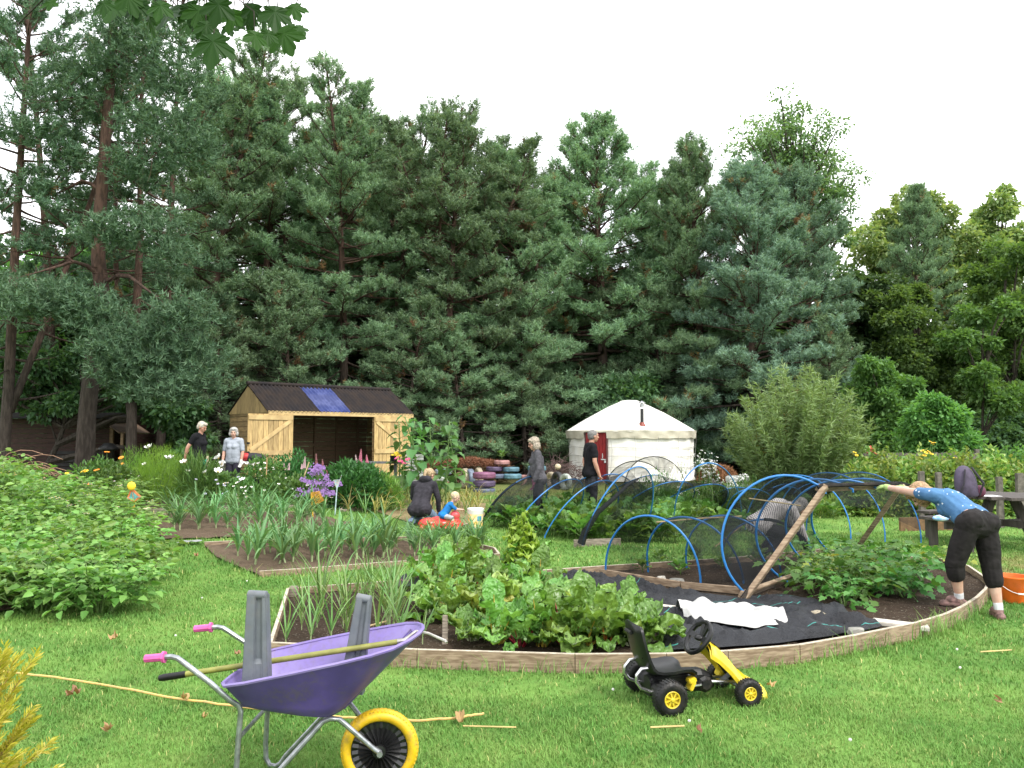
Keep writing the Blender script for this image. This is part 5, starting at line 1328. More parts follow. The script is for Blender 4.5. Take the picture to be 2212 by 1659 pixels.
# ================================================================ dark timber building at the left and what lies behind it
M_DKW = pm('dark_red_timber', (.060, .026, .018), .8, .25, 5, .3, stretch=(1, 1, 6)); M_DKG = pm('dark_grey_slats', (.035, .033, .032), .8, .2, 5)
cb = gx(120, 26); cabin = thing('dark_cabin', 'dark red-brown timber cabin in deep shade under the left pines', 'cabin', cb)
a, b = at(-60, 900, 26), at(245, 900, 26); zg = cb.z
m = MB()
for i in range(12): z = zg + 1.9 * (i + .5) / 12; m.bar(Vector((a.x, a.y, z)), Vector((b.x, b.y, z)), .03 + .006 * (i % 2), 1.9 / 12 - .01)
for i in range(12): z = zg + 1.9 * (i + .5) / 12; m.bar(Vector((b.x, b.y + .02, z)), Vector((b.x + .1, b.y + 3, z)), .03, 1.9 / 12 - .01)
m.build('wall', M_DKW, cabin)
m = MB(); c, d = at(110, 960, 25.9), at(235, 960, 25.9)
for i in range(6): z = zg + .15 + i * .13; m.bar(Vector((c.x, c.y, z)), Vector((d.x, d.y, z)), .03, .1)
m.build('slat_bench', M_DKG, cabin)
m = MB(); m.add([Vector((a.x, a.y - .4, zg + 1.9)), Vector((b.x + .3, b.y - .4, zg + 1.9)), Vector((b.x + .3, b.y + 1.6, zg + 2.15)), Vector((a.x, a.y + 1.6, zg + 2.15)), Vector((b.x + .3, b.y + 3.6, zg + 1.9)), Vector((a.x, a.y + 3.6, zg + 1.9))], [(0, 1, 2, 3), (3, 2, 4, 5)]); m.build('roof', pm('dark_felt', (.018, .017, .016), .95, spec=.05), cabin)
# little lean-to porch roof with pale rafters
pb = gx(252, 25.5); por = thing('lean_to_shelter', 'small lean-to with brown board roof beside the dark cabin', 'shelter', pb); m = MB(); A = at(236, 912, 25.5); B = at(268, 935, 24.6)
for k in range(5): o = Vector((0, .35 * k, 0)); m.bar(A + o, B + o + Vector((0, 0, 0)), .3, .03)
m.build('roof', pm('brown_boards', (.20, .13, .085), .8), por)
m = MB(); m.bar(Vector((A.x + .1, A.y, zg)), A + Vector((.1, 0, 0)), .1, .1); m.build('post', pm('post_tan', (.30, .20, .11), .8), por); m = MB(); q = A.lerp(B, .9); m.bar(Vector((q.x, q.y, zg)), q, .08, .08); m.build('post', pm('post_tan', (.30, .20, .11), .8), por)
# pale house beyond, blue playground frame
hb = gx(300, 60); hou = thing('distant_house', 'pale cream house wall glimpsed beyond the trees', 'house', hb); m = MB(); A = at(262, 905, 60); B = at(345, 905, 60)
m.bar(Vector((A.x, 60, 1.4)), Vector((B.x + 2, 60, 1.4)), .3, 3.4); m.build('wall', pm('cream_render', (.62, .50, .32), .8, .08), hou)
m = MB(); m.bar(Vector((A.x, 59.7, 3.3)), Vector((B.x + 2, 59.7, 3.3)), 1.0, .5); m.build('roof', pm('house_roof', (.14, .10, .09), .8), hou)
m = MB()
for px in (270, 318): q = at(px, 925, 59.8); m.box((q.x, 59.8, 2.0), (1.0, .08, 1.0))
m.build('window', pm('window_dark', (.08, .09, .11), .2), hou)
sw = thing('swing_frame', 'bright blue tubular climbing frame in front of the pale house', 'play frame', gx(300, 50)); m = MB()
def bq(px, py): return at(px, py, 50)
for (p, q) in (((290, 985), (300, 908)), ((310, 985), (300, 908)), ((318, 985), (330, 905)), ((340, 985), (330, 905)), ((300, 908), (330, 905)), ((293, 950), (335, 948))): m.tube([bq(*p), bq(*q)], .09, 6)
m.build('frame', pm('blue_paint', (.06, .20, .62), .4), sw)
def fence(name, label, p0, p1, h, n, mat, w=.08, gap=True, posts=3, group=None):
    t = thing(name, label, 'fence', (p0.x, p0.y, p0.z), 0, group); L = (p1 - p0).length
    m = MB()
    for i in range(n):
        q = p0.lerp(p1, (i + .5) / n); m.box((q.x, q.y, gz(q.x, q.y) + h / 2 + .03), (w, .02, h - .04 + .05 * ((i * 7) % 3 - 1) * .5))
    m.build('pickets', mat, t)
    m = MB()
    for f in (.3, .75): m.bar(p0 + Vector((0, .04, h * f)), p1 + Vector((0, .04, h * f)), .04, .07)
    m.build('rail', mat, t)
    for k in range(posts):
        m = MB(); q = p0.lerp(p1, k / max(1, posts - 1)); m.box((q.x, q.y + .08, gz(q.x, q.y) + h / 2 + .05), (.1, .1, h + .1)); m.build('post', mat, t)
    return t
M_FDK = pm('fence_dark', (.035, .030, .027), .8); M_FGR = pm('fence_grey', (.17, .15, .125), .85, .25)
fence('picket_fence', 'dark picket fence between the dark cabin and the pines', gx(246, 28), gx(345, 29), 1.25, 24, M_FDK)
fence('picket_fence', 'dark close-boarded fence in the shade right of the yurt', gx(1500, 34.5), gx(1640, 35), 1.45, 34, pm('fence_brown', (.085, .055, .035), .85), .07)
fence('picket_fence', 'weathered grey picket fence behind the raspberry hedge', gx(1870, 20.6), gx(2110, 21.0), 1.22, 38, M_FGR, .07)
# black lidded bin / lantern post beside cabin
q = gx(237, 23); bn = thing('black_bin', 'dark lidded post bin standing by the near pine', 'bin', q); m = MB(); m.lathe([(.12, 0), (.15, .1), (.16, .9), (.2, .95)], 16, Matrix.Translation(q)); m.build('body', M_BLACKP, bn, smooth=True); m = MB(); m.lathe([(.26, .95), (.26, 1.0), (.12, 1.12), (0, 1.14)], 16, Matrix.Translation(q)); m.build('lid', M_BLACKP, bn, smooth=True)
# grey hedge posts in front of the raspberries
for i, (px, top, Y, lab) in enumerate(((1985, 1018, 14.9, 'weathered grey post nearest the bending woman\'s head'), (2022, 1020, 15.4, 'weathered grey post second from the bending woman\'s head'), (2152, 1030, 14.8, 'leaning grey post behind the picnic table'), (2196, 1022, 14.6, 'thick pale grey post at the far end of the picnic table'))):
    q = gx(px, Y); h = at(px, top, Y).z; m = MB(); m.box((q.x, q.y, h / 2 - .05), (.11 + .03 * (i == 3), .09, h + .1), taper=.92); tag(m.build('fence_post', M_FGR, None, bevel=.008), lab, 'post')
# brown brash heap with log ends
q = gx(1015, 27); bh = thing('brash_heap', 'long heap of brown brash and cut branches behind the tyres', 'heap', q); m = MB(); rng = random.Random(6)
for i in range(900):
    x = rng.uniform(-1.45, 1.3); y = rng.uniform(-.5, .5); z = rng.uniform(.05, .80) * (1 - .25 * abs(x) / 1.5); an = rng.gauss(0, .5) if rng.random() < .6 else rng.uniform(0, 3.1); L = rng.uniform(.15, .5)
    d = Vector((cos(an) * .7, rng.gauss(0, .6), sin(an) * .35)).normalized() * L / 2; c = q + Vector((x, y, z)); m.tube([c - d, c + d], [rng.uniform(.006, .018), .005], 4, False)
m.build('branches', pm('brash_brown', (.17, .085, .045), .9, .35, 6), bh)
P = np.array([(rng.uniform(-1.5, 1.35), rng.uniform(-.5, .5), rng.uniform(.58, .86) * (1 - .0 * 1)) for _ in range(7000)]); P[:, 2] *= (1 - .22 * np.abs(P[:, 0]) / 1.5)
Vt, Fc = np_leaves(P, rnd_dirs(len(P), .1), rnd_dirs(len(P)), .09, .02, 'tri'); link('needles', np_mesh('needles', Vt, Fc, leafm('brash_needles', [(.14, .055, .028), (.21, .085, .042), (.27, .13, .07)], .8, .1)), bh)
m = MB()
for i in range(14): c = q + Vector((-1.2 + i * .17, -.52, .08 + .12 * (i % 3))); m.tube([c, c + Vector((rng.gauss(0, .1), .5, 0))], rng.uniform(.04, .065), 9)
m.build('logs', pm('log_ends', (.36, .25, .14), .8), bh)
q = gx(1548, 27.5); bh2 = thing('brash_heap', 'reddish dead brash pile between yurt and willow', 'heap', q); m = MB()
P = rnd_dirs(5200); P[:, 2] = np.abs(P[:, 2]); P = P * nr.uniform(.6, 1, (5200, 1)) * np.array([.75, .5, .62]); Vt, Fc = np_leaves(P, rnd_dirs(len(P)), rnd_dirs(len(P)), .11, .02, 'tri'); link('needles', np_mesh('needles', Vt, Fc, MATS['brash_needles']), bh2)
q = gx(1212, 27); bh3 = thing('brash_heap', 'tangle of dead purple-brown twigs left of the yurt', 'heap', q); m = MB()
for i in range(420):
    c = q + Vector((max(-1, min(1, rng.gauss(0, .5))), max(-.7, min(.7, rng.gauss(0, .35))), 0)); c.z = gz(c.x, c.y) + rng.uniform(.05, .8) * max(.2, 1 - abs(c.x - q.x) / 1.3); m.tube(curve_pts(c, (rng.gauss(0, 1), rng.gauss(0, .6), rng.gauss(.4, .5)), rng.uniform(.2, .55), 3, (0, 0, -.5), .6), [.010, .008, .006, .004], 4, False)
m.build('twigs', pm('twig_purple', (.15, .095, .085), .9), bh3)
# dry bundle of bent canes at the left edge
q = gx(8, 15.5); cb_ = thing('cane_bundle', 'bundle of dry reddish bent canes at the far left', 'canes', q); m = MB()
for i in range(60):
    c = q + Vector((rng.gauss(0, .25), rng.gauss(0, .2), .5)); m.tube(curve_pts(c, (rng.gauss(.25, .4), rng.gauss(0, .3), 1), rng.uniform(.9, 1.25), 6, (1.3, 0, -2.2), .2), .008, 4, False)
m.build('canes', pm('cane_red', (.34, .20, .12), .8), cb_)
# ================================================================ wheelbarrow
M_PURP = pm('purple_plastic', (.125, .080, .33), .42, .15, 6, .15, col2=(.092, .060, .25), bscale=90, bd=.001, dirt=.45)
M_PURPI = pm('purple_tray_worn', (.19, .135, .41), .5, .12, 5, .12, col2=(.25, .20, .43), bscale=60, bd=.001, dirt=.35)
M_TUBE = pm('galvanised_tube', (.36, .38, .40), .36, .18, 30, .12, metal=.75, bd=.001)
M_PINK = pm('pink_grip', (.72, .11, .37), .5, .08, 20, .05); M_YTY = pm('yellow_tyre', (.79, .50, .01), .45, .1, 14, .15, bd=.002, dirt=.5)
M_GREY = pm('grey_moulding', (.115, .130, .150), .5, .12, 16, .2, col2=(.16, .175, .195), bd=.002, dirt=.3)
B0 = Vector((-.626, 3.88, 0)); wb = thing('wheelbarrow', 'purple plastic wheelbarrow with pink grips and a yellow wheel', 'wheelbarrow', B0)
def mir(h): return h + [(x, -y, z) for x, y, z in reversed(h)][1:-1]
rim = mir([(-.665, 0, .545), (-.675, -.12, .545), (-.672, -.22, .547), (-.645, -.275, .552), (-.55, -.297, .570), (-.35, -.305, .612), (-.15, -.298, .652), (0, -.278, .683), (.09, -.245, .704), (.155, -.165, .722), (.19, -.08, .732), (.20, 0, .735)])
bot = mir([(-.60, 0, .425), (-.605, -.08, .425), (-.60, -.14, .425), (-.585, -.17, .424), (-.52, -.185, .418), (-.42, -.185, .405), (-.33, -.18, .392), (-.26, -.17, .384), (-.21, -.15, .377), (-.18, -.11, .373), (-.168, -.06, .371), (-.165, 0, .371)])
def lp(a, b, t): return [Vector(p).lerp(Vector(q), t) for p, q in zip(a, b)]
def tray(ro, inner):
    rws = []
    for t in (0, .06, .15, .4, .7, 1):
        r = lp(bot, rim, t)
        if t == 0: r = [p.lerp(Vector((-.38, 0, p.z)), .10) + Vector((0, 0, -.006)) for p in r]
        c = Vector((-.35, 0, 0)); rr = []
        for i, p in enumerate(r):
            d = Vector((p.x - c.x, p.y, 0)).normalized(); rib = 0
            if not inner and p.x > -.12 and .1 < t < .95: rib = .005 * (1 if i % 2 else -1)
            rr.append(p - d * ro + Vector((0, 0, ro if t == 0 else 0)) + d * rib)
        rws.append(rr)
    m = MB(); m.grid(rws, closed=True); n = len(rws[0]); m.f.append(tuple(range(n))); m.m.append(0)
    return m
def loc(m, d=B0): m.v = [(x + d.x, y + d.y, z + d.z) for x, y, z in m.v]; return m
mt = tray(0, False)
tr_ = loc(mt).build('tray', M_PURP, wb, smooth=True, angle=50)
loc(tray(.006, True)).build('tray_lining', M_PURPI, tr_, smooth=True, angle=50)
m = MB(); m.tube([Vector(p) + Vector((0, 0, .002)) for p in rim], .009, 6, closed=True); loc(m).build('tray_rim', M_PURPI, tr_, smooth=True)
# moulded ribs on the steep front
m = MB()
for k in range(-5, 6):
    a = Vector((-.15, k * .020, .40)); b = Vector((.165 - abs(k) * .008, k * .030, .70)); m.tube([a, b], .005, 5)
loc(m).build('tray_ribs', M_PURP, tr_, smooth=True)
def leg(s):
    g1, g0 = Vector((-1.0, s * .275, .672)), Vector((-.91, s * .277, .680))
    pts = [g0, (-.88, s * .277, .681), (-.855, s * .279, .676), (-.83, s * .281, .660), (-.70, s * .293, .572), (-.63, s * .25, .485), (-.605, s * .215, .452), (-.592, s * .21, .425), (-.598, s * .215, .31), (-.606, s * .22, .12), (-.603, s * .22, .05), (-.585, s * .22, .018), (-.555, s * .22, .012), (-.53, s * .218, .025), (-.50, s * .21, .07), (-.24, s * .135, .352), (-.21, s * .125, .362), (-.17, s * .115, .356), (-.02, s * .062, .205), (.012, s * .056, .182)]
    m = MB(); m.tube([Vector(p) for p in pts], .0125, 9); f = loc(m).build('frame_tube', M_TUBE, wb, smooth=True)
    m = MB(); d = (g0 - g1).normalized(); m.tube([g1 - d * .004, g1, g1 + d * .002, g0 - d * .012, g0 - d * .011, g0, g0 + d * .001], [.006, .016, .0178, .0178, .026, .026, .012], 8); g = loc(m).build('grip', M_PINK, wb)
    m = MB(); m.lathe([(.014, -.006), (.014, .006)], 8, Matrix.Translation((.012, s * .072, .182)) @ Matrix.Rotation(pi / 2, 4, 'X')); loc(m).build('axle_nut', M_METAL, f)
for s in (-1, 1): leg(s)
for nm_, a, b, r in (('cross_brace', (-.604, -.215, .30), (-.604, .215, .30), .010), ('cross_brace', (-.23, -.13, .362), (-.23, .13, .362), .010), ('axle', (.012, -.075, .182), (.012, .075, .182), .008)):
    m = MB(); m.tube([a, b], r, 8); loc(m).build(nm_, M_TUBE, wb, smooth=True)
WM = Matrix.Translation(B0 + Vector((0, 0, .182))) @ Matrix.Rotation(R(5), 4, 'Z') @ Matrix.Rotation(pi / 2, 4, 'X')
m = MB(); m.lathe([(.132, -.026), (.140, -.036), (.158, -.041), (.172, -.033), (.181, -.014), (.183, 0), (.181, .014), (.172, .033), (.158, .041), (.140, .036), (.132, .026), (.132, -.026)], 56, WM, cap=False)
wh = m.build('wheel', M_YTY, wb, smooth=True, angle=70)
m = MB()
for k in range(60):
    a = k * pi / 30
    for s in (-1, 1): m.bar(WM @ Vector((cos(a) * .1815, sin(a) * .1815, s * .003)), WM @ Vector((cos(a + s * .05) * .176, sin(a + s * .05) * .176, s * .028)), .008, .004, WM.to_3x3() @ Vector((cos(a), sin(a), 0)))
m.build('tread', M_YTY, wh)
m = MB(); n = 48
for s in (-1, 1):
    rws = []
    for r, z in ((.134, .028), (.128, .022), (.10, .018), (.06, .020), (.032, .028), (.030, .048), (.012, .050)):
        rws.append([WM @ Vector((cos(2 * pi * i / n) * r, sin(2 * pi * i / n) * r, s * (z + (.006 * (1 if i % 2 else -1) if .03 < r < .125 else 0)))) for i in range(n)])
    m.grid(rws, closed=True)
m.build('hub_disc', pm('gloss_black', (.014, .014, .015), .28, .2, 20, .05, spec=.6), wh, smooth=True, angle=25)
# cargo: two grey moulded legs and a long hoe
def greyleg(label, top, botm, w0, w1, lean):
    t = thing('grey_upright', label, 'plastic upright', botm); m = MB(); ax = (top - botm).normalized(); x = Vector((1, 0, 0)) - ax * ax.x; x.normalize(); y = ax.cross(x); L = (top - botm).length
    Mx = Matrix((x, y, ax)).transposed(); sec = [(-.5, -.5), (-.5, .5), (.5, .5), (.5, -.5), (.28, -.5), (.24, -.22), (-.02, -.22), (-.06, -.5)]
    rws = []
    for f in (0, .04, .38, .42, .9, .97, 1):
        w = w0 + (w1 - w0) * f; d = .075 - .015 * f
        rws.append([botm + Mx @ Vector((a * w, (b if not (f < .4 and b > -.3 and b < 0) else -.42) * d, f * L)) for a, b in sec])
    m.grid(rws, closed=True); k = len(sec); b_ = len(m.v) - k
    m.f.append(tuple(range(k))); m.m.append(0); m.f.append(tuple(b_ + i for i in range(k))); m.m.append(0)
    m.build('shaft', M_GREY, t, bevel=.003)
    m = MB(); c = top + ax * .0; d = (x * 1 + y * -.25).normalized(); m.tube([c - d * (w1 * .52) - y * .012, c - d * (w1 * .49) - y * .012, c + d * (w1 * .49) - y * .004, c + d * (w1 * .52) - y * .004], [.016, .021, .019, .014], 14); m.build('top_bar', M_GREY, t, smooth=True)
    return t
def atb(px, py, Y): return at(px, py, Y)
greyleg('tall grey moulded plastic leg in the barrow nearest its handles', at(558, 1284, 3.74), Vector((at(556, 1450, 3.74).x, 3.74, .432)), .128, .088, 0)
greyleg('grey moulded plastic leg leaning in the front half of the barrow', at(787, 1292, 3.93), Vector((at(763, 1450, 3.93).x - .006, 3.93, .432)), .115, .070, 0)
hp0, hp1 = Vector((-1.645, 3.80, .530)), Vector((-.545, 3.90, .672)); d = (hp1 - hp0).normalized(); hoe = thing('garden_hoe', 'long olive-green handled hoe lying across the wheelbarrow', 'hoe', hp0); m = MB()
m.tube([hp0 + d * .12, hp1], .0135, 10); m.build('shaft', pm('olive_shaft', (.27, .27, .06), .45, .15, 14), hoe, smooth=True)
m = MB(); m.tube([hp0 - d * .004, hp0, hp0 + d * .02, hp0 + d * .121], [.006, .013, .0165, .0155], 10); m.build('grip', M_BLACKP, hoe, smooth=True)
m = MB(); e = at(899, 1364, 3.93); m.tube([hp1 - d * .005, hp1 + d * .03, e], [.0145, .014, .008], 9); m.tube([e, at(925, 1368, 3.93), at(945, 1377, 3.93), at(963, 1385, 3.93)], [.008, .007, .007, .008], 7); m.tube([at(963, 1385, 3.90), at(965, 1387, 4.02)], .006, 6)
m.build('head', pm('worn_steel', (.42, .40, .38), .45, .2, 20, .2, metal=.6), hoe, smooth=True)

# ================================================================ pedal go-kart
KO = Vector((.89, 5.10, 0)); KH = Vector((.975, .222, 0)).normalized(); KL = Vector((-KH.y, KH.x, 0))
kart = thing('pedal_kart', 'black and yellow pedal go-kart parked on the lawn', 'go-kart', KO)
def k(x, y, z): return KO + KH * x + KL * y + Vector((0, 0, z))
M_KY = pm('kart_yellow', (.79, .60, .03), .35, .06, 12, .05, dirt=.3); M_KT = pm('kart_tyre', (.008, .008, .0085), .5, .2, 30, .15, bd=.002, dirt=.12, spec=.35); M_CHR = pm('kart_chrome', (.62, .62, .62), .22, .08, 20, .05, metal=.9); M_KS = pm('kart_seat', (.008, .008, .009), .36, .12, 30, .12, bd=.001, dirt=.08, spec=.35)
KR = Matrix((KH, KL, Vector((0, 0, 1)))).transposed().to_4x4()
def kwheel(x, y, r, w, s):
    M = Matrix.Translation(k(x, y, r - .004)) @ KR @ Matrix.Rotation(pi / 2, 4, 'X') @ Matrix.Scale(s, 4, (0, 0, 1))
    m = MB(); h = w / 2; m.lathe([(r * .5, -h * .9), (r * .62, -h), (r * .86, -h), (r * .96, -h * .8), (r, -h * .45), (r, h * .45), (r * .96, h * .8), (r * .86, h), (r * .62, h), (r * .5, h * .9), (r * .5, -h * .9)], 44, M, cap=False)
    t = m.build('wheel', M_KT, kart, smooth=True, angle=60)
    m = MB()
    for j in range(30):
        a = j * 2 * pi / 30; rd = Vector((cos(a), sin(a), 0)); m.bar(M @ (rd * r * 1.0 + Vector((0, 0, -h * .7))), M @ (rd * r * 1.0 + Vector((0, 0, h * .7))), r * .07, .008, M.to_3x3() @ rd)
        if j % 2 == 0: m.bar(M @ (rd * r * .80 + Vector((0, 0, h * 1.0))), M @ (rd * r * .98 + Vector((0, 0, h * .72))), r * .16, .008, M.to_3x3() @ Vector((0, 0, 1)))
    m.build('tread', M_KT, t)
    m = MB(); m.lathe([(r * .50, h * .93), (r * .47, h * 1.0), (r * .42, h * .95), (r * .40, h * .55), (r * .12, h * .6), (r * .12, h * 1.0), (r * .08, h * 1.1), (0, h * 1.12)], 32, M, cap=False)
    for j in range(8):
        a = j * 2 * pi / 8; m.bar(M @ Vector((cos(a) * r * .1, sin(a) * r * .1, h * .78)), M @ Vector((cos(a + .25) * r * .43, sin(a + .25) * r * .43, h * .74)), r * .09, h * .35, M.to_3x3() @ Vector((0, 0, 1)))
    m.build('rim', M_KY, t, smooth=True, angle=40)
# (mirroring by scale flips winding only; wheels stay closed shapes)
kwheel(0, -.235, .102, .085, 1); kwheel(0, .235, .102, .085, -1); kwheel(.54, -.19, .083, .062, 1); kwheel(.54, .19, .083, .062, -1)
m = MB(); m.tube([k(0, -.2, .1), k(0, .2, .1)], .016, 10); m.tube([k(0, -.17, .1), k(0, -.05, .1)], .05, 14); m.tube([k(0, .05, .1), k(0, .17, .1)], .05, 14); m.build('rear_axle', M_BLACKP, kart, smooth=True)
# chain case
m = MB(); rws = []
for x, zc, hh, ww in ((-.05, .105, .05, .05), (-.03, .11, .06, .055), (.1, .135, .062, .055), (.3, .125, .066, .055), (.36, .118, .05, .05), (.385, .112, .03, .04)):
    rws.append([k(x, ww * a, zc + hh * b) for a, b in ((-1, -.7), (-.75, -1), (.75, -1), (1, -.7), (1, .6), (.7, 1), (-.7, 1), (-1, .6))])
m.grid(rws, closed=True); m.f.append(tuple(range(8))); m.m.append(0); b_ = len(m.v) - 8; m.f.append(tuple(b_ + i for i in range(8))); m.m.append(0)
m.build('chain_case', M_BLACKP, kart, bevel=.006)
m = MB()
for z in (.13, .155): m.bar(k(.0, -.058, z), k(.33, -.058, z - .005), .006, .008)
m.lathe([(.05, -.012), (.052, 0), (.035, .012), (.03, .02)], 8, Matrix.Translation(k(.315, -.062, .108)) @ KR @ Matrix.Rotation(pi / 2, 4, 'X')); m.build('crank_cover', M_KT, kart)
m = MB(); m.tube([k(.36, -.05, .118), k(.62, -.05, .10)], .011, 9); m.tube([k(.36, .05, .118), k(.62, .05, .10)], .011, 9); m.build('frame_tube', M_CHR, kart, smooth=True)
m = MB(); m.tube([k(.54, -.165, .083), k(.54, .165, .083)], .010, 8); m.build('front_axle', M_TUBE, kart, smooth=True)
for s in (-1, 1):
    m = MB(); m.tube([k(-.085 + .02, s * .10, .245), k(-.125, s * .10, .24), k(-.155, s * .10, .205), k(-.158, s * .10, .165), (k(-.13, s * .10, .125)), k(-.07, s * .10, .10), k(-.01, s * .10, .10)], .011, 9); m.build('seat_hoop', M_CHR, kart, smooth=True)
    m = MB(); m.tube([k(.14, s * .085, .10), k(.2, s * .09, .112), k(.30, s * .068, .108)], .008, 7); m.build('pedal_crank', M_CHR, kart, smooth=True)
    xx = .19 if s < 0 else .50
    m = MB(); m.bar(k(xx - .012, s * .115, .10), k(xx + .018, s * .115, .155), .075, .022, tuple(KH)); m.bar(k(xx - .02, s * .115, .15), k(xx + .03, s * .115, .165), .06, .03); m.build('pedal', M_KY, kart, bevel=.006)
# seat shell: tall back curving into the pan
prof = [(-.145, .50, .10), (-.150, .488, .125), (-.146, .45, .138), (-.125, .36, .142), (-.10, .285, .144), (-.075, .232, .146), (-.045, .205, .15), (.0, .196, .155), (.07, .197, .158), (.14, .205, .155), (.185, .203, .148), (.205, .188, .14), (.205, .180, .12)]
def seatm(th):
    rws = []
    for i, (x, z, w) in enumerate(prof):
        a = prof[max(0, i - 1)]; b = prof[min(len(prof) - 1, i + 1)]; tx, tz = b[0] - a[0], b[1] - a[1]; l = math.hypot(tx, tz); nx_, nz_ = -tz / l, tx / l
        row = []
        for j in range(9):
            y = (j / 8 - .5) * 2; c = (abs(y) ** 3) * .028; row.append(k(x + nx_ * (c + th), y * w, z + nz_ * (c + th)))
        rws.append(row)
    return rws
fr, bk = seatm(0), seatm(-.016); m = MB(); m.grid(fr); m.grid(bk)
edge_f = [r[0] for r in fr] + fr[-1][1:] + [r[-1] for r in reversed(fr[:-1])] + list(reversed(fr[0][1:-1])); edge_b = [r[0] for r in bk] + bk[-1][1:] + [r[-1] for r in reversed(bk[:-1])] + list(reversed(bk[0][1:-1])); m.grid([edge_f, edge_b], closed=True)
st = m.build('seat', M_KS, kart, smooth=True, angle=60)
m = MB(); m.tube([k(-.168, -.045, .445), k(-.168, .045, .445)], .012, 8); m.build('hand_slot', pm('slot_dark', (.005, .005, .005), .6), st, smooth=True)
m = MB()
for z in (.385, .335, .30): m.bar(k(-.145 + (.43 - z) * .25, -.09, z), k(-.145 + (.43 - z) * .25, .09, z), .010, .008)
m.build('back_rib', M_KS, st)
# steering
sc = k(.305, 0, .385); sax = (KH * -.80 + Vector((0, 0, .60))).normalized(); sx_ = KL; sy_ = sax.cross(sx_); m = MB()
ring = []
for j in range(40):
    a = 2 * pi * j / 40; rr = .118 * (1 if sin(a) > -.7 else .93); ring.append(sc + (sx_ * cos(a) + sy_ * sin(a) * .95) * rr)
m.tube(ring, .0155, 8, closed=True); swl = m.build('steering_wheel', M_KS, kart, smooth=True)
m = MB()
for a in (0, pi, -pi / 2 + .3, -pi / 2 - .3): m.bar(sc + (sx_ * cos(a) + sy_ * sin(a)) * .105, sc - sax * .02, .035, .014, tuple(sax))
m.ell(sc - sax * .01, (.035, .035, .02), n=12); m.build('spokes', M_KS, swl, smooth=True)
m = MB(); m.tube([sc - sax * .02, k(.47, 0, .18), k(.53, 0, .10)], .013, 9); m.build('steering_column', M_BLACKP, kart, smooth=True)
# yellow nose fairing: long sloping shield running down to a duck-bill nose
pr = [(.355, .365, .085), (.40, .335, .110), (.47, .265, .130), (.52, .205, .125), (.565, .155, .105), (.60, .128, .105), (.65, .112, .12), (.70, .085, .115), (.735, .052, .09)]
m = MB(); rws = []
for x, z, w in pr: rws.append([k(x + .0, w * y, z - .075 * abs(y) ** 5) for y in (-1, -.8, -.4, 0, .4, .8, 1)])
m.grid(rws); m.grid([[k(x - .010, w * .97 * y, z - .022 - .075 * abs(y) ** 5) for y in (-1, -.8, -.4, 0, .4, .8, 1)] for x, z, w in pr]); e1 = [r[0] for r in rws] + rws[-1][1:] + [r[-1] for r in reversed(rws[:-1])]
rb = [[k(x - .010, w * .97 * y, z - .022 - .075 * abs(y) ** 5) for y in (-1, -.8, -.4, 0, .4, .8, 1)] for x, z, w in pr]; e2 = [r[0] for r in rb] + rb[-1][1:] + [r[-1] for r in reversed(rb[:-1])]; m.grid([e1, e2])
fa = m.build('nose_fairing', M_KY, kart, smooth=True, angle=45)
m = MB(); m.bar(k(.52, -.055, .17), k(.60, -.055, .10), .02, .05); m.bar(k(.52, .055, .17), k(.60, .055, .10), .02, .05); m.bar(k(.58, -.10, .10), k(.58, .10, .10), .08, .03); m.build('fairing_bracket', M_KY, kart, bevel=.006)
m = MB(); m.add([k(.372, -.05, .3605), k(.372, .012, .3625), k(.425, .012, .3185), k(.425, -.055, .3165)], [(0, 1, 2, 3)]); m.build('sticker', pm('sticker_grey', (.45, .45, .44), .5, .3, 120, 0, col2=(.12, .12, .13)), fa)
m = MB(); m.bar(k(.42, -.035, .10), k(.50, -.035, .155), .04, .012); m.build('pedal_guard', M_GREY, kart)

# ================================================================ hose, sticks and litter on the lawn
hz = [(-60, 1438), (0, 1450), (120, 1463), (240, 1482), (360, 1505), (500, 1524), (640, 1540), (740, 1549), (830, 1554), (905, 1556), (960, 1553), (1010, 1547), (1045, 1541)]
m = MB(); pts = [G(x, y, .035) for x, y in hz]; fine = []
for a, b in zip(pts[:-1], pts[1:]):
    for i in range(5):
        q = a.lerp(b, i / 5); q.z += rng.gauss(0, .002); fine.append(q)
m.tube(fine + [pts[-1]], .0075, 7); tag(m.build('garden_hose', pm('yellow_hose', (.72, .47, .12), .5, .2, 40, .1, col2=(.55, .38, .15)), None, smooth=True), 'long yellow hose lying across the lawn behind the barrow wheel', 'hose')
m = MB(); m.tube([G(1000, 1568, .03), G(1115, 1571, .03)], .005, 5); tag(m.build('dry_stalk', pm('straw_stalk', (.62, .48, .18), .7)), 'thin straw-coloured stalk on the lawn to the right of the hose end', 'stalk')
m = MB(); m.tube([G(1405, 1571, .03), G(1478, 1568, .03)], .006, 5); tag(m.build('dry_stalk', MATS['straw_stalk']), 'short straw-coloured stalk on the lawn below the go-kart', 'stalk')
m = MB(); m.tube([G(2118, 1408, .03), G(2185, 1404, .03)], .006, 5); tag(m.build('dry_stalk', MATS['straw_stalk']), 'straw-coloured stalk on the lawn below the orange bucket', 'stalk')
M_DL = leafm('dead_leaf', [(.26, .13, .06), (.38, .24, .12), (.22, .09, .05)], .7, .2)
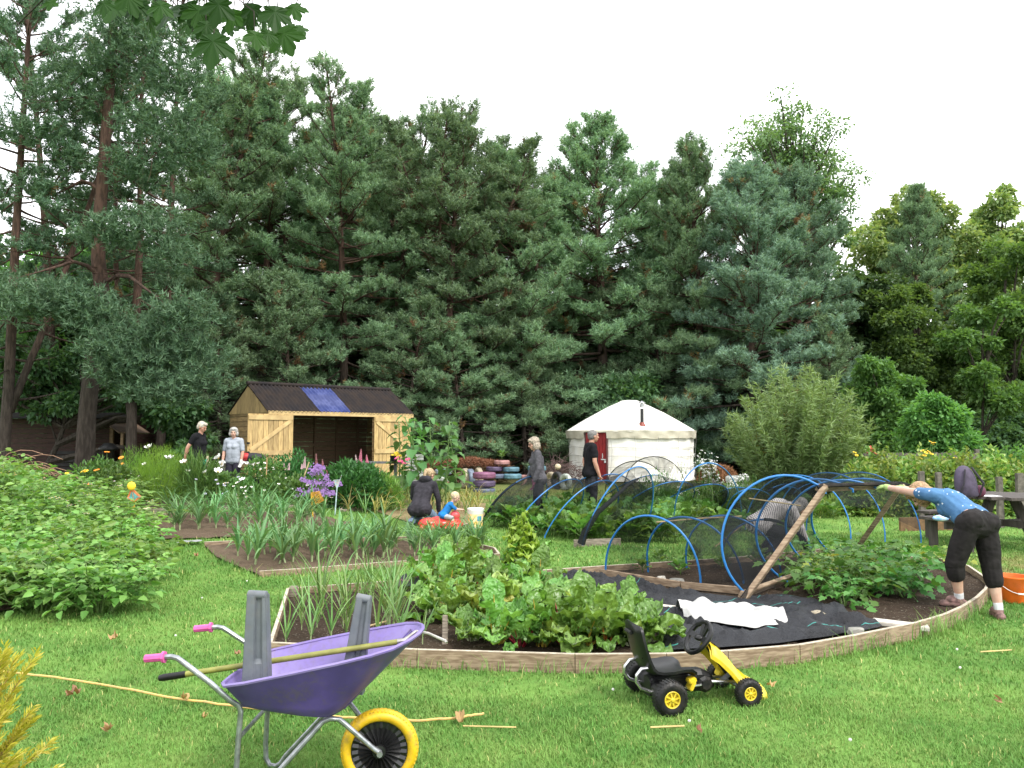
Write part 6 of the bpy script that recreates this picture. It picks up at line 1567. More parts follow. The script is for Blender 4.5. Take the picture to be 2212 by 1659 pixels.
for i, (px, py, s, col, lab) in enumerate(((245, 1379, .15, 0, 'crumpled pale brown leaf by the potato bed'), (160, 1498, .15, 0, 'grey-brown curled leaf below the hose at the lower left'), (398, 1508, .13, 0, 'tan dead leaf lying on the hose'), (440, 1548, .08, 0, 'tiny brown leaf beneath the hoe grip'), (995, 1549, .16, 1, 'reddish brown leaf curled over the hose end'), (1665, 1480, .10, 1, 'rusty leaf by the go-kart nose'), (2160, 1513, .10, 1, 'brown leaf alone on the right-hand lawn'), (513, 1412, .09, 0, 'small tan leaf left of the tall grey leg'), (235, 1574, .09, 1, 'small rusty leaf above the lower left corner'), (1510, 1575, .07, 1, 'rust flake of leaf below the front kart wheel'), (424, 1200, .1, 1, 'rusty leaf on the grass by the leek bed'))):
    v = G(px, py, .045); s *= .42; b = MB(); rng = random.Random(900 + i); bleaf(b, (-s / 2, 0, 0), 0, R(25), s * 1.1, s * .75, 2.2, 0, 4, 6, .03, i * 3, .02, cup=.5); o = b.build('dead_leaf', M_DL, None, smooth=True, angle=0); o.location = v; o.rotation_euler = (rng.gauss(0, .3), rng.gauss(0, .3), rng.uniform(0, 6)); tag(o, lab, 'leaf')

# ================================================================ things in the big bed: fabric, sack, stones, stakes
fm = bpy.data.materials.new('weed_fabric'); nt = nodes(fm); p = nn(nt, 'ShaderNodeBsdfPrincipled'); p.inputs['Roughness'].default_value = .55; p.inputs['Specular IOR Level'].default_value = .35
ge = nn(nt, 'ShaderNodeNewGeometry'); sx = nn(nt, 'ShaderNodeSeparateXYZ'); nt.links.new(ge.outputs['Position'], sx.inputs[0]); wob = tex(nt, 4, 2, coord='Position')
ln = mth(nt, 'ADD', mth(nt, 'ADD', mth(nt, 'MULTIPLY', sx.outputs[1], 3.0), mth(nt, 'MULTIPLY', sx.outputs[0], -1.1)), mth(nt, 'MULTIPLY', wob, .25)); st_ = mth(nt, 'LESS_THAN', mth(nt, 'FRACT', ln), .03)
dash = mth(nt, 'GREATER_THAN', tex(nt, 2.4, 1, coord='Position'), .5)
c = mixc(nt, mrange(nt, tex(nt, 5, 5, coord='Position'), .35, .7), (.006, .0065, .009), (.013, .0145, .019)); c = mixc(nt, mth(nt, 'MULTIPLY', st_, dash), c, (.04, .25, .22)); nt.links.new(c, p.inputs['Base Color'])
nt.links.new(bump(nt, tex(nt, 9, 6, .65, coord='Position'), 1.0, .06), p.inputs['Normal']); out(nt, p.outputs[0])
top = [(1180, 1246), (1300, 1248), (1420, 1272), (1530, 1286), (1600, 1294), (1690, 1286), (1760, 1300), (1830, 1328), (1908, 1357)]
btm = [(1200, 1262), (1290, 1288), (1370, 1318), (1418, 1360), (1440, 1409), (1560, 1404), (1680, 1394), (1800, 1378), (1895, 1361)]
def resamp(l, n):
    pts = [G(x, y, .075) for x, y in l]; d = [0]
    for a, b in zip(pts[:-1], pts[1:]): d.append(d[-1] + (b - a).length)
    o = []
    for i in range(n):
        t = d[-1] * i / (n - 1); j = max(q for q in range(len(d)) if d[q] <= t + 1e-9); j = min(j, len(pts) - 2); o.append(pts[j].lerp(pts[j + 1], (t - d[j]) / (d[j + 1] - d[j])))
    return o
NT, NU = 46, 110; a_, b_ = resamp(top, NU), resamp(btm, NU); rws = []
for i in range(NT):
    f = i / (NT - 1); row = []
    for j in range(NU):
        q = a_[j].lerp(b_[j], f); e = min(f, 1 - f, j / NU, 1 - j / NU); r1 = abs(noise.noise((q.x * 2.2 + q.y * 1.2, q.y * 2.2, 2))); r2 = abs(noise.noise((q.x * 6 - q.y * 3, q.y * 5, 4)))
        q = q + Vector((.03 * noise.noise((q.x * 3, q.y * 3, 7)), .03 * noise.noise((q.x * 3, q.y * 3, 9)), .02 + (max(0, .24 - r1) * .32 + max(0, .25 - r2) * .14) * min(1, .25 + abs(q.x - 2.0) * .6 + abs(q.y - 7.6) * .5) * min(1, e * 12))); row.append(q)
    rws.append(row)
m = MB(); m.grid(rws); tag(m.build('weed_fabric', fm, None, smooth=True, angle=180), 'crumpled black woven weed fabric with teal stitching spread over the bed', 'sheet')
m = MB(); rws = []; a_ = [at(x, y, 7.15) for x, y in ((1472, 1315), (1520, 1303), (1570, 1304), (1620, 1318), (1670, 1330))]
s0, s1 = G(1468, 1322, .14), G(1690, 1334, .14); rng = random.Random(17)
for i in range(22):
    f = i / 21 - .5; row = []
    for j in range(48):
        u = j / 47; q = s0.lerp(s1, u); wd = .80 * (sin(pi * (.08 + .84 * u)) ** .6) * (1 + .3 * noise.noise((u * 6, 1 if f > 0 else 3, 2))); q = q + Vector((.0, f * wd + .04 * noise.noise((u * 5, 5, 1)), 0))
        hgt = max(0, 1 - (abs(f) * 2) ** 3) * (.04 + .14 * abs(noise.noise((q.x * 5, q.y * 5, 3))) + .012 * abs(noise.noise((q.x * 13, q.y * 13, 6)))); row.append(q + Vector((0, 0, hgt)))
    rws.append(row)
m.grid(rws); tag(m.build('white_sack', pm('white_sacking', (.50, .495, .48), .8, .06, 8, .5, bscale=30, bd=.02), None, smooth=True, angle=180), 'crumpled empty white sack lying on the black fabric', 'sack')
M_STONE = pm('stone_tan', (.42, .36, .26), .85, .2, 9, .5, bd=.01); M_STONEG = pm('stone_grey', (.33, .32, .28), .85, .2, 9, .4, bd=.01); M_SLAB = pm('pale_slab', (.62, .58, .50), .8, .1, 9, .3)
def stone(px, py, sz, mat, lab, seed, dz=.10, rz=0):
    v = G(px, py, dz); m = MB(); bm = bmesh.new(); bmesh.ops.create_icosphere(bm, subdivisions=3, radius=1)
    for q in bm.verts:
        n_ = noise.noise(q.co * 1.1 + Vector((seed, 0, 0))); n2 = noise.noise(q.co * 2.6 + Vector((0, seed, 0))); q.co = q.co * (1 + .35 * n_ + .15 * n2); q.co = Vector((max(-.8, min(.8, q.co.x)) * sz[0], max(-.75, min(.75, q.co.y)) * sz[1], max(-.7, min(.7, q.co.z)) * sz[2]))
    me = bpy.data.meshes.new('stone'); bm.to_mesh(me); bm.free(); me.materials.append(mat); o = link('stone', me); o.location = v + Vector((0, 0, sz[2] * .5)); o.rotation_euler = (0, 0, rz); return tag(o, lab, 'stone')
stone(1765, 1337, (.085, .06, .055), M_STONE, 'angular tan rock holding down the black fabric', 3, .09, .5); stone(1848, 1368, (.085, .05, .035), M_STONEG, 'flat rounded grey stone by the front board', 5, .09, .3)
stone(1690, 1337, (.045, .03, .02), M_STONE, 'small tan stone at the tail of the white sack', 8, .1); stone(1428, 1254, (.06, .045, .04), M_SLAB, 'squared pale block inside the low net tunnel', 11, .07, .4); stone(1462, 1258, (.10, .06, .035), M_STONEG, 'long grey stone beside the squared pale block', 13, .07)
def slab(px, py, sz, rz, lab, dz=.1, tilt=.05):
    v = G(px, py, dz); m = MB(); m.box((0, 0, 0), sz); o = m.build('paving_slab', M_SLAB, None, bevel=.006); o.location = v + Vector((0, 0, sz[2] / 2)); o.rotation_euler = (tilt, tilt, rz); return tag(o, lab, 'slab')
slab(1237, 1266, (.28, .18, .045), .2, 'pale broken slab at the corner of the fabric beside the chard'); slab(1460, 1322, (.26, .14, .04), -.25, 'pale slab under the left end of the white sack', .10); slab(1946, 1354, (.42, .12, .035), -.35, 'cream board scrap against the front edging', .07)
v = G(960, 1398, .05); m = MB(); m.box(v + Vector((0, .05, .10)), (.045, .045, .26), taper=.9); tag(m.build('wooden_stake', M_BOARD2, None, bevel=.004), 'short dark wooden stake at the edge of the chard', 'stake')
# dark slate sign with pink handwriting on the back board
v = G(885, 1266, .08); sg = thing('slate_label', 'dark slate plant label with pink handwriting leaning by the onions', 'label', v); c = v + Vector((0, 0, .06)); m = MB()
U = Vector((1, .08, .06)).normalized(); W_ = Vector((-.02, .42, .9)).normalized(); nrm = U.cross(W_).normalized()
out_ = [(-.14, -.05), (.13, -.07), (.15, .02), (.10, .075), (-.02, .085), (-.12, .045)]; fr_ = [c + U * a + W_ * b for a, b in out_]; bk_ = [q - nrm * .012 for q in fr_]; m.add(fr_ + bk_, [tuple(range(6)), tuple(range(11, 5, -1))] + [(i, (i + 1) % 6, (i + 1) % 6 + 6, i + 6) for i in range(6)]); m.build('slate', pm('slate', (.09, .095, .11), .6, .15), sg)
m = MB(); x = -.105
for i, ch in enumerate(((0, 0, .5, 1, 1, .2), (.1, .8, .5, .1, .9, .7), (0, .9, 0, .4, .7, 0), (.2, .5, .9, .5, .2, 0), (0, 1, .2, .5, .9, .1), (.5, .1, .8, .9, .2, .5))):
    m.tube([c + U * (x + .006 * q) + W_ * (-.01 + .03 * h + .03 * (i > 2)) + nrm * (.003) for q, h in enumerate(ch)], .0028, 4); x += .037
m.build('handwriting', pm('pink_chalk', (.80, .30, .48), .7), sg)
m = MB(); m.tube([G(775, 1358, .1), G(835, 1342, .1)], .007, 5); tag(m.build('bamboo_cane', pm('cane_tan', (.55, .42, .22), .7)), 'pale cane lying among the onions behind the grey leg', 'cane')
# silvery plastic scrap by the rear corner of the leek bed
m = MB(); q0, q1 = G(385, 1174, .03), G(440, 1171, .03); m.grid([[q0.lerp(q1, i / 8) + Vector((0, f * .2, .03 * abs(noise.noise((i * .7, f, 1))) + .02)) for i in range(9)] for f in (-.5, -.2, .2, .5)]); tag(m.build('plastic_sheet', pm('silver_plastic', (.55, .56, .58), .25, .2, 20, .3), None, smooth=True), 'crumpled silvery plastic scrap at the corner of the leek bed', 'sheet')

# ================================================================ craft flags on sticks, canes
def stick(m, a, b, r, mm=0): m.tube([a, b], r, 7, m=mm)
q = at(680, 1113, 14.9); fg = thing('craft_flag', 'orange stick-woven pennant on a yellow stick among the leeks', 'flag', gx(680, 14.9)); m = MB(); b0 = gx(680, 14.9); t_ = at(672, 1064, 14.9); stick(m, b0, t_, .012); m.build('stick', pm('yellow_stick', (.78, .52, .05), .6, .2, 30), fg)
m = MB(); A, B, C = t_, at(691, 1062, 14.9), at(683, 1090, 14.9); D_ = at(700, 1080, 14.9)
for i in range(11): f = i / 10; m.tube([A.lerp(C, f), A.lerp(C, f).lerp(B.lerp(D_, f), 1)], .0065, 5)
m.tube([A, B], .008, 5); m.tube([A, C], .010, 5); m.build('pennant', pm('orange_weave', (.78, .38, .03), .7, .2, 40), fg)
m = MB(); m.tube([D_, at(706, 1079, 14.9), at(704, 1084, 14.9)], .006, 5); m.build('pink_tip', FM['pink'], fg)
fb_ = thing('craft_flag', 'pale blue bead-woven stick fan in front of the dark green bush', 'flag', gx(728, 15.6)); m = MB(); stick(m, gx(727, 15.6), at(728, 1052, 15.6), .012); m.build('stick', pm('pale_blue_stick', (.55, .72, .75), .6, .2, 30), fb_)
m = MB(); b0 = at(728, 1057, 15.6); L_, R_ = at(720, 1037, 15.6), at(735, 1036, 15.6)
for i in range(9): f = i / 8; m.tube([b0, L_.lerp(R_, f)], .005, 4)
for i in range(6): f = .3 + .7 * i / 5; m.tube([b0.lerp(L_, f), b0.lerp(R_, f)], .005, 4)
m.tube([R_, at(738, 1026, 15.6)], .005, 4); m.build('fan', pm('bead_weave', (.25, .55, .65), .6, .5, 60, 0, col2=(.6, .35, .2)), fb_)
kt = thing('woven_kite', 'orange and teal yarn-woven diamond on a yellow stick by the potatoes', 'flag', gx(291, 12.8)); m = MB(); stick(m, gx(291, 12.8), at(290, 1082, 12.8), .02); m.build('stick', MATS['yellow_stick'], kt)
m = MB(); T_, L_, R_, B_ = at(284, 1054, 12.8), at(275, 1076, 12.8), at(305, 1073, 12.8), at(290, 1085, 12.8)
cc = at(287, 1074, 12.8)
for i in range(7):
    f = .25 + .75 * i / 6; m.tube([cc.lerp(T_, f), cc.lerp(R_, f), cc.lerp(B_, f), cc.lerp(L_, f), cc.lerp(T_, f)], .006, 4, m=0 if i > 3 else 1)
stick(m, L_, R_, .006, 1); stick(m, T_, B_, .006, 0); m.build('diamond', [pm('coral_yarn', (.80, .26, .10), .8), pm('teal_yarn', (.20, .55, .52), .8)], kt)
m = MB(); m.ell(at(284, 1050, 12.75), (.07, .03, .07)); m.build('yellow_pompom', FM['yellow'], kt)
q0, q1 = at(650, 1037, 16.9), at(668, 998, 17.0); m = MB(); stick(m, Vector((q0.x - .12, q0.y, gz(q0.x, 16.9))), q1, .014); tag(m.build('wooden_stick', MATS['cane_tan']), 'slanting bare stick leaning among the lupins', 'stick')
m = MB(); stick(m, gx(577, 17), at(577, 988, 17), .010); tag(m.build('bamboo_cane', pm('cane_orange', (.62, .38, .18), .7)), 'upright thin cane beside the black tub', 'cane')

# ================================================================ black tubs with flowers, white table, bags
def tub(px, Y, r, h, lab, name='planter_tub'):
    q = gx(px, Y); t = thing(name, lab, 'planter', q); m = MB(); m.lathe([(r * .78, 0), (r * .8, .01), (r, h * .95), (r * 1.06, h), (r * 1.0, h), (r * .96, h * .9)], 24, Matrix.Translation(q)); m.build('tub', pm('tub_grey', (.045, .05, .056), .45), t, smooth=True); m = MB(); m.lathe([(r * .97, h * .9), (0, h * .93)], 18, Matrix.Translation(q)); m.build('compost', M_SOIL, t); return q
q = tub(578, 17.4, .36, .42, 'black tub planter of trailing white flowers in front of the left shed door')
mound('tub_plant', 'trailing plants with white blooms spilling from the black tub', 572, 17.4, .95, .55, 1000, M_MIX, .07, .045, seed=90, stems=10); [o for o in COL.objects if o.name == 'tub_plant'][0].location.z += .32
rng = random.Random(44)
for kk in range(18): flower('white_tub_flower', 'white bloom spilling from the black tub', 570 + rng.gauss(0, 20), rng.uniform(1000, 1050), 17.2, 'white', .06, 'white blooms in the black tub', 6, .2)
tub(528, 17.8, .24, .34, 'dark planter half hidden behind the older woman\'s legs')
M_WPL = pm('white_plastic', (.82, .82, .80), .4, .04)
ta, tb_ = at(467, 997, 19.3), at(557, 1000, 18.9); wt = thing('garden_table', 'white plastic garden table beside the left shed door', 'table', gx(512, 19.1)); zt = (ta.z + tb_.z) / 2; c = (ta + tb_) / 2; m = MB(); m.box((c.x, c.y, zt), (abs(tb_.x - ta.x), .7, .045)); m.build('tabletop', M_WPL, wt, bevel=.02)
for sx_k in (-1, 1):
    for sy_k in (-1, 1):
        x = c.x + sx_k * .40; y = c.y + sy_k * .27; m = MB(); g = gz(x, y); m.bar((x + sx_k * .03, y, g), (x, y, zt - .02), .09, .05); m.build('leg', M_WPL, wt, bevel=.01)
bg_ = at(545, 994, 18.9); t = thing('holdall_bag', 'black and red sports bag on the white garden table', 'bag', (bg_.x, bg_.y, zt + .022)); m = MB(); m.ell((bg_.x, bg_.y, zt + .12), (.33, .15, .11), n=18, k=10); m.build('body', pm('bag_black', (.02, .02, .025), .7, .2, 12, .3, bd=.01), t, smooth=True)
m = MB(); m.ell((bg_.x - .15, bg_.y - .05, zt + .13), (.16, .118, .098), n=14, k=8); m.build('red_panel', pm('bag_red', (.55, .03, .03), .6), t, smooth=True); m = MB(); m.tube(curve_pts((bg_.x + .28, bg_.y - .1, zt + .14), (.3, -.3, .2), .5, 8, (0, 0, -4), .1), .012, 6); m.build('strap', MATS['bag_black'], t)
# small dark bench table by the right shed door
ga, gb = at(772, 999, 18.6), at(862, 1000, 18.9); bt = thing('bench_table', 'grey slatted bench table by the right shed door', 'table', gx(818, 18.7)); m = MB()
for i in range(4): m.bar(ga + Vector((0, i * .14, 0)), gb + Vector((0, i * .14, 0)), .12, .04)
m.build('tabletop', pm('slate_wood', (.13, .135, .14), .7), bt)
for px in (785, 852): q = at(px, 1000, 18.8); m = MB(); m.bar(Vector((q.x, q.y + .2, gz(q.x, q.y))), Vector((q.x, q.y + .2, ga.z)), .1, .07); m.build('leg', MATS['slate_wood'], bt)
q = at(851, 994, 18.75); pt = thing('flower_pot', 'black pot of yellow flowers on the grey bench table', 'pot', (q.x, q.y, ga.z + .02)); m = MB(); m.lathe([(.07, 0), (.1, .13)], 14, Matrix.Translation((q.x, q.y, ga.z + .02))); m.build('pot', M_BLACKP, pt, smooth=True); m = MB()
for i in range(14): m.ell((q.x + rng.gauss(.06, .06), q.y - .05, ga.z + .17 + rng.gauss(0, .04)), (.035, .03, .025), n=7, k=5)
m.build('blooms', FM['yellow'], pt)
# slatted grey chair leaning back behind the sunflowers
q = gx(893, 21); ch = thing('slatted_chair', 'weathered grey slatted garden chair behind the sunflowers', 'chair', q); m = MB(); z0 = q.z
for i in range(9):
    f = i / 9; m.box((q.x + .02 * f, q.y + .25 * f, z0 + .42 + .75 * f), (.52 - .05 * f, .03, .065))
m.build('backrest', pm('sage_wood', (.40, .43, .38), .8), ch)
m = MB()
for i in range(4): m.box((q.x, q.y - .12 * i, z0 + .36), (.56, .1, .03))
m.build('seat', MATS['sage_wood'], ch)
for sx_k in (-.24, .24):
    for sy_k in (-.35, .05): m = MB(); m.box((q.x + sx_k, q.y + sy_k, z0 + .17), (.06, .06, .36)); m.build('leg', MATS['sage_wood'], ch)
    m = MB(); m.box((q.x + sx_k * 1.15, q.y - .15, z0 + .58), (.09, .55, .03)); m.build('armrest', MATS['sage_wood'], ch)

# ================================================================ painted tyres
TY = {'pale_blue': (.27, .37, .47), 'sage': (.48, .55, .46), 'sky': (.30, .42, .54), 'sand': (.50, .40, .24), 'slate': (.16, .22, .32), 'purple': (.10, .055, .15), 'plum': (.27, .06, .17), 'navy': (.10, .14, .24), 'pink': (.55, .22, .20), 'teal': (.08, .25, .33), 'aqua': (.09, .30, .40), 'white': (.62, .65, .58), 'black': (.03, .03, .035)}
def tyre(px, py, Y, col, wpx, lab, stand=False, rz=0, hk=None):
    r = wpx * Y / FPX / 2; h = hk or r * .56
    prof = [(r * .56, -h * .42), (r * .62, -h * .5), (r * .84, -h * .5), (r * .96, -h * .40), (r * 1.0, -h * .2), (r * .985, -h * .06), (r * .985, h * .06), (r * 1.0, h * .2), (r * .96, h * .40), (r * .84, h * .5), (r * .62, h * .5), (r * .56, h * .42), (r * .56, -h * .42)]
    m = MB(); m.lathe(prof, 32, None, cap=False); o = m.build('painted_tyre', pm('tyre_' + col, tuple(.72 * c_ + .28 * sum(TY[col]) / 3 for c_ in TY[col]), .6, .22, 9, .25), None, smooth=True, angle=50)
    if stand:
        q = at(px, py, Y); o.rotation_euler = (0, pi / 2, rz); o.location = (q.x, q.y, gz(q.x, q.y) + r * .98)
    else: q = at(px, py, Y); o.location = q
    return tag(o, lab, 'tyre')
tyre(958, 1019, 24.5, 'pale_blue', 38, 'pale blue tyre topping the stack behind the sunflower stem'); tyre(958, 1034, 24.5, 'sage', 39, 'pale sage tyre in the middle of the stack behind the boy'); tyre(958, 1050, 24.5, 'sky', 39, 'light blue tyre at the bottom of the pale stack')
tyre(1005, 1037, 24.6, 'sand', 44, 'sandy yellow tyre standing upright at the left of a row', True, .35); tyre(1016, 1038, 24.4, 'slate', 44, 'slate blue tyre standing upright beside the sandy one', True, .3); tyre(1034, 1031, 25.2, 'sand', 42, 'beige tyre standing upright behind the plum tyre', True, .3)
tyre(1046, 1027, 23.5, 'plum', 50, 'plum painted tyre on top of the near stack'); tyre(1046, 1045, 23.5, 'purple', 49, 'dark purple tyre in the middle of the near stack'); tyre(1046, 1061, 23.5, 'navy', 48, 'blue-grey tyre at the bottom of the near stack')
tyre(1084, 999, 26.5, 'pink', 34, 'salmon pink planted tyre on top of the pyramid'); tyre(1068, 1013, 26.5, 'purple', 36, 'violet tyre on the left of the pyramid'); tyre(1104, 1014, 26.5, 'teal', 36, 'teal tyre on the right of the pyramid'); tyre(1072, 1029, 26.3, 'navy', 36, 'denim blue tyre at the lower left of the pyramid'); tyre(1107, 1029, 26.3, 'aqua', 40, 'turquoise tyre at the lower right of the pyramid'); tyre(1130, 1030, 26.5, 'pink', 26, 'salmon tyre edge right of the turquoise tyre')
tyre(1160, 1012, 26, 'teal', 40, 'teal tyre half hidden behind the woman in grey'); tyre(1190, 1030, 25, 'sand', 34, 'sandy tyre standing right of the woman in grey', True, .5); tyre(1204, 1036, 24.4, 'black', 38, 'dark grey tyre standing in front of the yurt', True, .5); tyre(1222, 1040, 24.0, 'sage', 36, 'pale green tyre standing in front of the yurt', True, .6)
tyre(1593, 1035, 18.5, 'white', 50, 'white painted tyre on the stack at the willow foot'); tyre(1593, 1052, 18.5, 'white', 50, 'lower white painted tyre beneath its twin at the willow foot')
putleafy('strawberry_plant', BR[0], at(1084, 991, 26.5), 'leafy plant growing in the salmon pink tyre', 'plant', None, .75)
q = at(1205, 1008, 25); m = MB(); m.ell(q + Vector((0, 0, 0)), (.10, .09, .09), n=14); tag(m.build('log_end', pm('pale_log', (.66, .56, .38), .8), None, smooth=True), 'pale rounded log end perched on the standing tyres', 'log')

# ================================================================ bucket, tub, picnic table, backpack
q = gx(1028, 14.6); pb_ = thing('paint_bucket', 'white lidded bucket with an orange label and blue panel', 'bucket', q); q.z += .02; m = MB(); m.lathe([(.125, 0), (.128, .01), (.145, .30), (.150, .31), (.150, .345), (.142, .35), (.135, .32)], 26, Matrix.Translation(q)); m.build('pail', M_WPL, pb_, smooth=True, angle=50)
m = MB(); rws = [[q + Vector((cos(R(200 + i * 7)) * (.1295 + .0145 * z / .27 + .002), sin(R(200 + i * 7)) * (.1295 + .0145 * z / .27 + .002), z)) for i in range(21)] for z in (.02, .13, .25)]; m.grid(rws); m.build('label', pm('orange_label', (.80, .42, .05), .5, .25, 14, 0, col2=(.85, .7, .45)), pb_, smooth=True)
m = MB(); rws = [[q + Vector((cos(R(285 + i * 5)) * .143, sin(R(285 + i * 5)) * .143, z)) for i in range(8)] for z in (.13, .24)]; m.grid(rws); m.build('blue_panel', pm('blue_label', (.05, .35, .62), .5, .2, 40, 0), pb_, smooth=True)
q = gx(2190, 8.0); q = G(2188, 1300); ob = thing('orange_bucket', 'bright orange flexible bucket with wire handle behind the bending woman', 'bucket', q); m = MB(); m.lathe([(.105, 0), (.11, .008), (.155, .245), (.163, .25), (.163, .262), (.152, .262), (.148, .24), (.105, .015), (0, .015)], 32, Matrix.Translation(q)); m.build('body', pm('orange_plastic', (.86, .16, .02), .4, .1, 8, .08), ob, smooth=True, angle=50)
m = MB(); m.tube([q + Vector((cos(R(a)) * .165, sin(R(a)) * .165, .235 - .13 * sin(R((a - 180))))) for a in range(180, 361, 15)], .003, 5); m.tube([q + Vector((cos(R(a)) * .166, sin(R(a)) * .166, .235 - .13 * sin(R(a - 180)))) for a in (255, 270, 285)], .008, 7); m.build('handle', M_WPL, ob, smooth=True)
M_PIC = pm('picnic_wood', (.085, .070, .062), .75, .25, 6, .3, col2=(.055, .045, .04), stretch=(6, 1.5, 1))
pc = gx(2158, 12.2); pic = thing('picnic_table', 'dark stained round picnic table with attached benches', 'picnic table', pc); ztop = at(2150, 1078, 11.6).z; m = MB(); PR_ = .72
for i in range(10):
    y = -PR_ + (i + .5) * PR_ * 2 / 10; hw_ = math.sqrt(max(.05, PR_ ** 2 - y ** 2)); m.box((pc.x, pc.y + y, ztop), (2 * hw_, PR_ * 2 / 10 - .012, .045))
m.build('tabletop', M_PIC, pic, bevel=.006)
for ang in (0, 90, 180, 270):
    a = R(ang + 20); d = Vector((cos(a), sin(a), 0)); s = Vector((-d.y, d.x, 0)); c = pc + d * 1.08
    m = MB()
    for o_ in (-.07, .07): m.bar(Vector((c.x, c.y, .44)) + d * o_ - s * .45, Vector((c.x, c.y, .44)) + d * o_ + s * .45, .13, .045)
    m.build('bench_seat', M_PIC, pic, bevel=.006)
    m = MB(); 
    for o_ in (-.3, .3): m.box(Vector((c.x, c.y, .21)) + s * o_, (.1, .1, .42))
    m.bar(pc + Vector((0, 0, .36)), Vector((c.x, c.y, .36)) + d * .1, .05, .1); m.build('bench_leg', M_PIC, pic, bevel=.005)
    m = MB(); b = pc + d * .2; m.bar(Vector((b.x, b.y, ztop - .03)), Vector((pc.x, pc.y, 0)) + d * .62, .05, .12); m.build('brace', M_PIC, pic, bevel=.005)
q = at(2130, 1068, 11.9); m = MB(); m.box((q.x, q.y, ztop + .026), (.34, .24, .004)); o = m.build('paper_sheet', pm('paper', (.8, .8, .8), .7)); tag(o, 'white sheet of paper lying on the picnic table', 'paper')
q = at(2090, 1060, 11.75); q.z = ztop + .023; bp = thing('backpack', 'purple-grey backpack standing on the picnic table edge', 'backpack', q); M_BP = pm('backpack_purple', (.085, .065, .115), .75, .2, 10, .35, bd=.01)
m = MB(); rws = []
for z, w, d in ((0, .13, .09), (.03, .16, .115), (.15, .165, .12), (.28, .15, .11), (.38, .115, .085), (.44, .06, .05), (.455, .01, .01)):
    rws.append([q + Vector((cos(2 * pi * i / 20) * w * (1 + .06 * noise.noise((i, z * 9, 1))) - z * .12, sin(2 * pi * i / 20) * d - .0, z)) for i in range(20)])
m.grid(rws, closed=True); m.build('body', M_BP, bp, smooth=True, angle=80); m = MB(); m.tube([q + Vector((-.13 - .02, -.05, .02)), q + Vector((-.12, -.13, .2)), q + Vector((-.08, -.1, .4))], .012, 6); m.tube([q + Vector((.14, -.06, .02)), q + Vector((.17, -.12, .2)), q + Vector((.03, -.07, .43))], .016, 6); m.build('strap', pm('strap_dark', (.03, .025, .04), .7), bp, smooth=True)
m = MB(); m.ell(q + Vector((.17, -.02, .08)), (.08, .07, .09), n=12); m.build('side_pocket', pm('pocket_maroon', (.14, .03, .07), .7), bp, smooth=True)
q = at(2032, 1104, 11.6); m = MB(); m.ell((q.x, q.y, .49), (.12, .07, .045), n=16); tag(m.build('snack_bag', pm('foil_bag', (.75, .78, .82), .3, .4, 9, .3, col2=(.1, .3, .7)), None, smooth=True), 'blue and white crinkled packet on the picnic bench', 'packet')
q = at(2056, 1106, 11.6); m = MB(); m.box((q.x, q.y, .535), (.16, .12, .14)); tag(m.build('lunch_box', pm('lunch_red', (.35, .03, .04), .6), None, bevel=.03), 'dark red lunch bag beside the packet on the picnic bench', 'bag')
m = MB(); a, b = gx(1935, 14.2), gx(2085, 14.4); m.bar(a + Vector((0, 0, .12)), b + Vector((0, 0, .12)), .05, .24); tag(m.build('timber_sleeper', pm('sleeper_brown', (.23, .13, .06), .8), None, bevel=.006), 'brown timber sleeper edging below the raspberry hedge', 'timber')
# ================================================================ people
def skinm(name, c):
    m = bpy.data.materials.new(name); nt = nodes(m); p = nn(nt, 'ShaderNodeBsdfPrincipled'); p.inputs['Roughness'].default_value = .5
    n = tex(nt, 9, 4); nt.links.new(mixc(nt, mrange(nt, n, .35, .7), tuple(x * y for x, y in zip(c, (.86, .74, .70))), c), p.inputs['Base Color'])
    p.inputs['Subsurface Weight'].default_value = .12; p.inputs['Subsurface Radius'].default_value = (.012, .005, .003); nt.links.new(bump(nt, tex(nt, 120, 3), .15, .002), p.inputs['Normal']); out(nt, p.outputs[0]); return m
SK = skinm('skin_fair', (.50, .31, .23)); SKT = skinm('skin_ruddy', (.44, .25, .175)); SKP = skinm('skin_pale', (.55, .37, .285))
def cloth(name, c, var=.2, sc=12):
    return pm(name, c, .85, var, sc, .45, spec=.2, bscale=18, bd=.012)
M_EYE = pm('eye_dark', (.04, .03, .025), .3); M_LIP = pm('lip', (.38, .14, .12), .5)

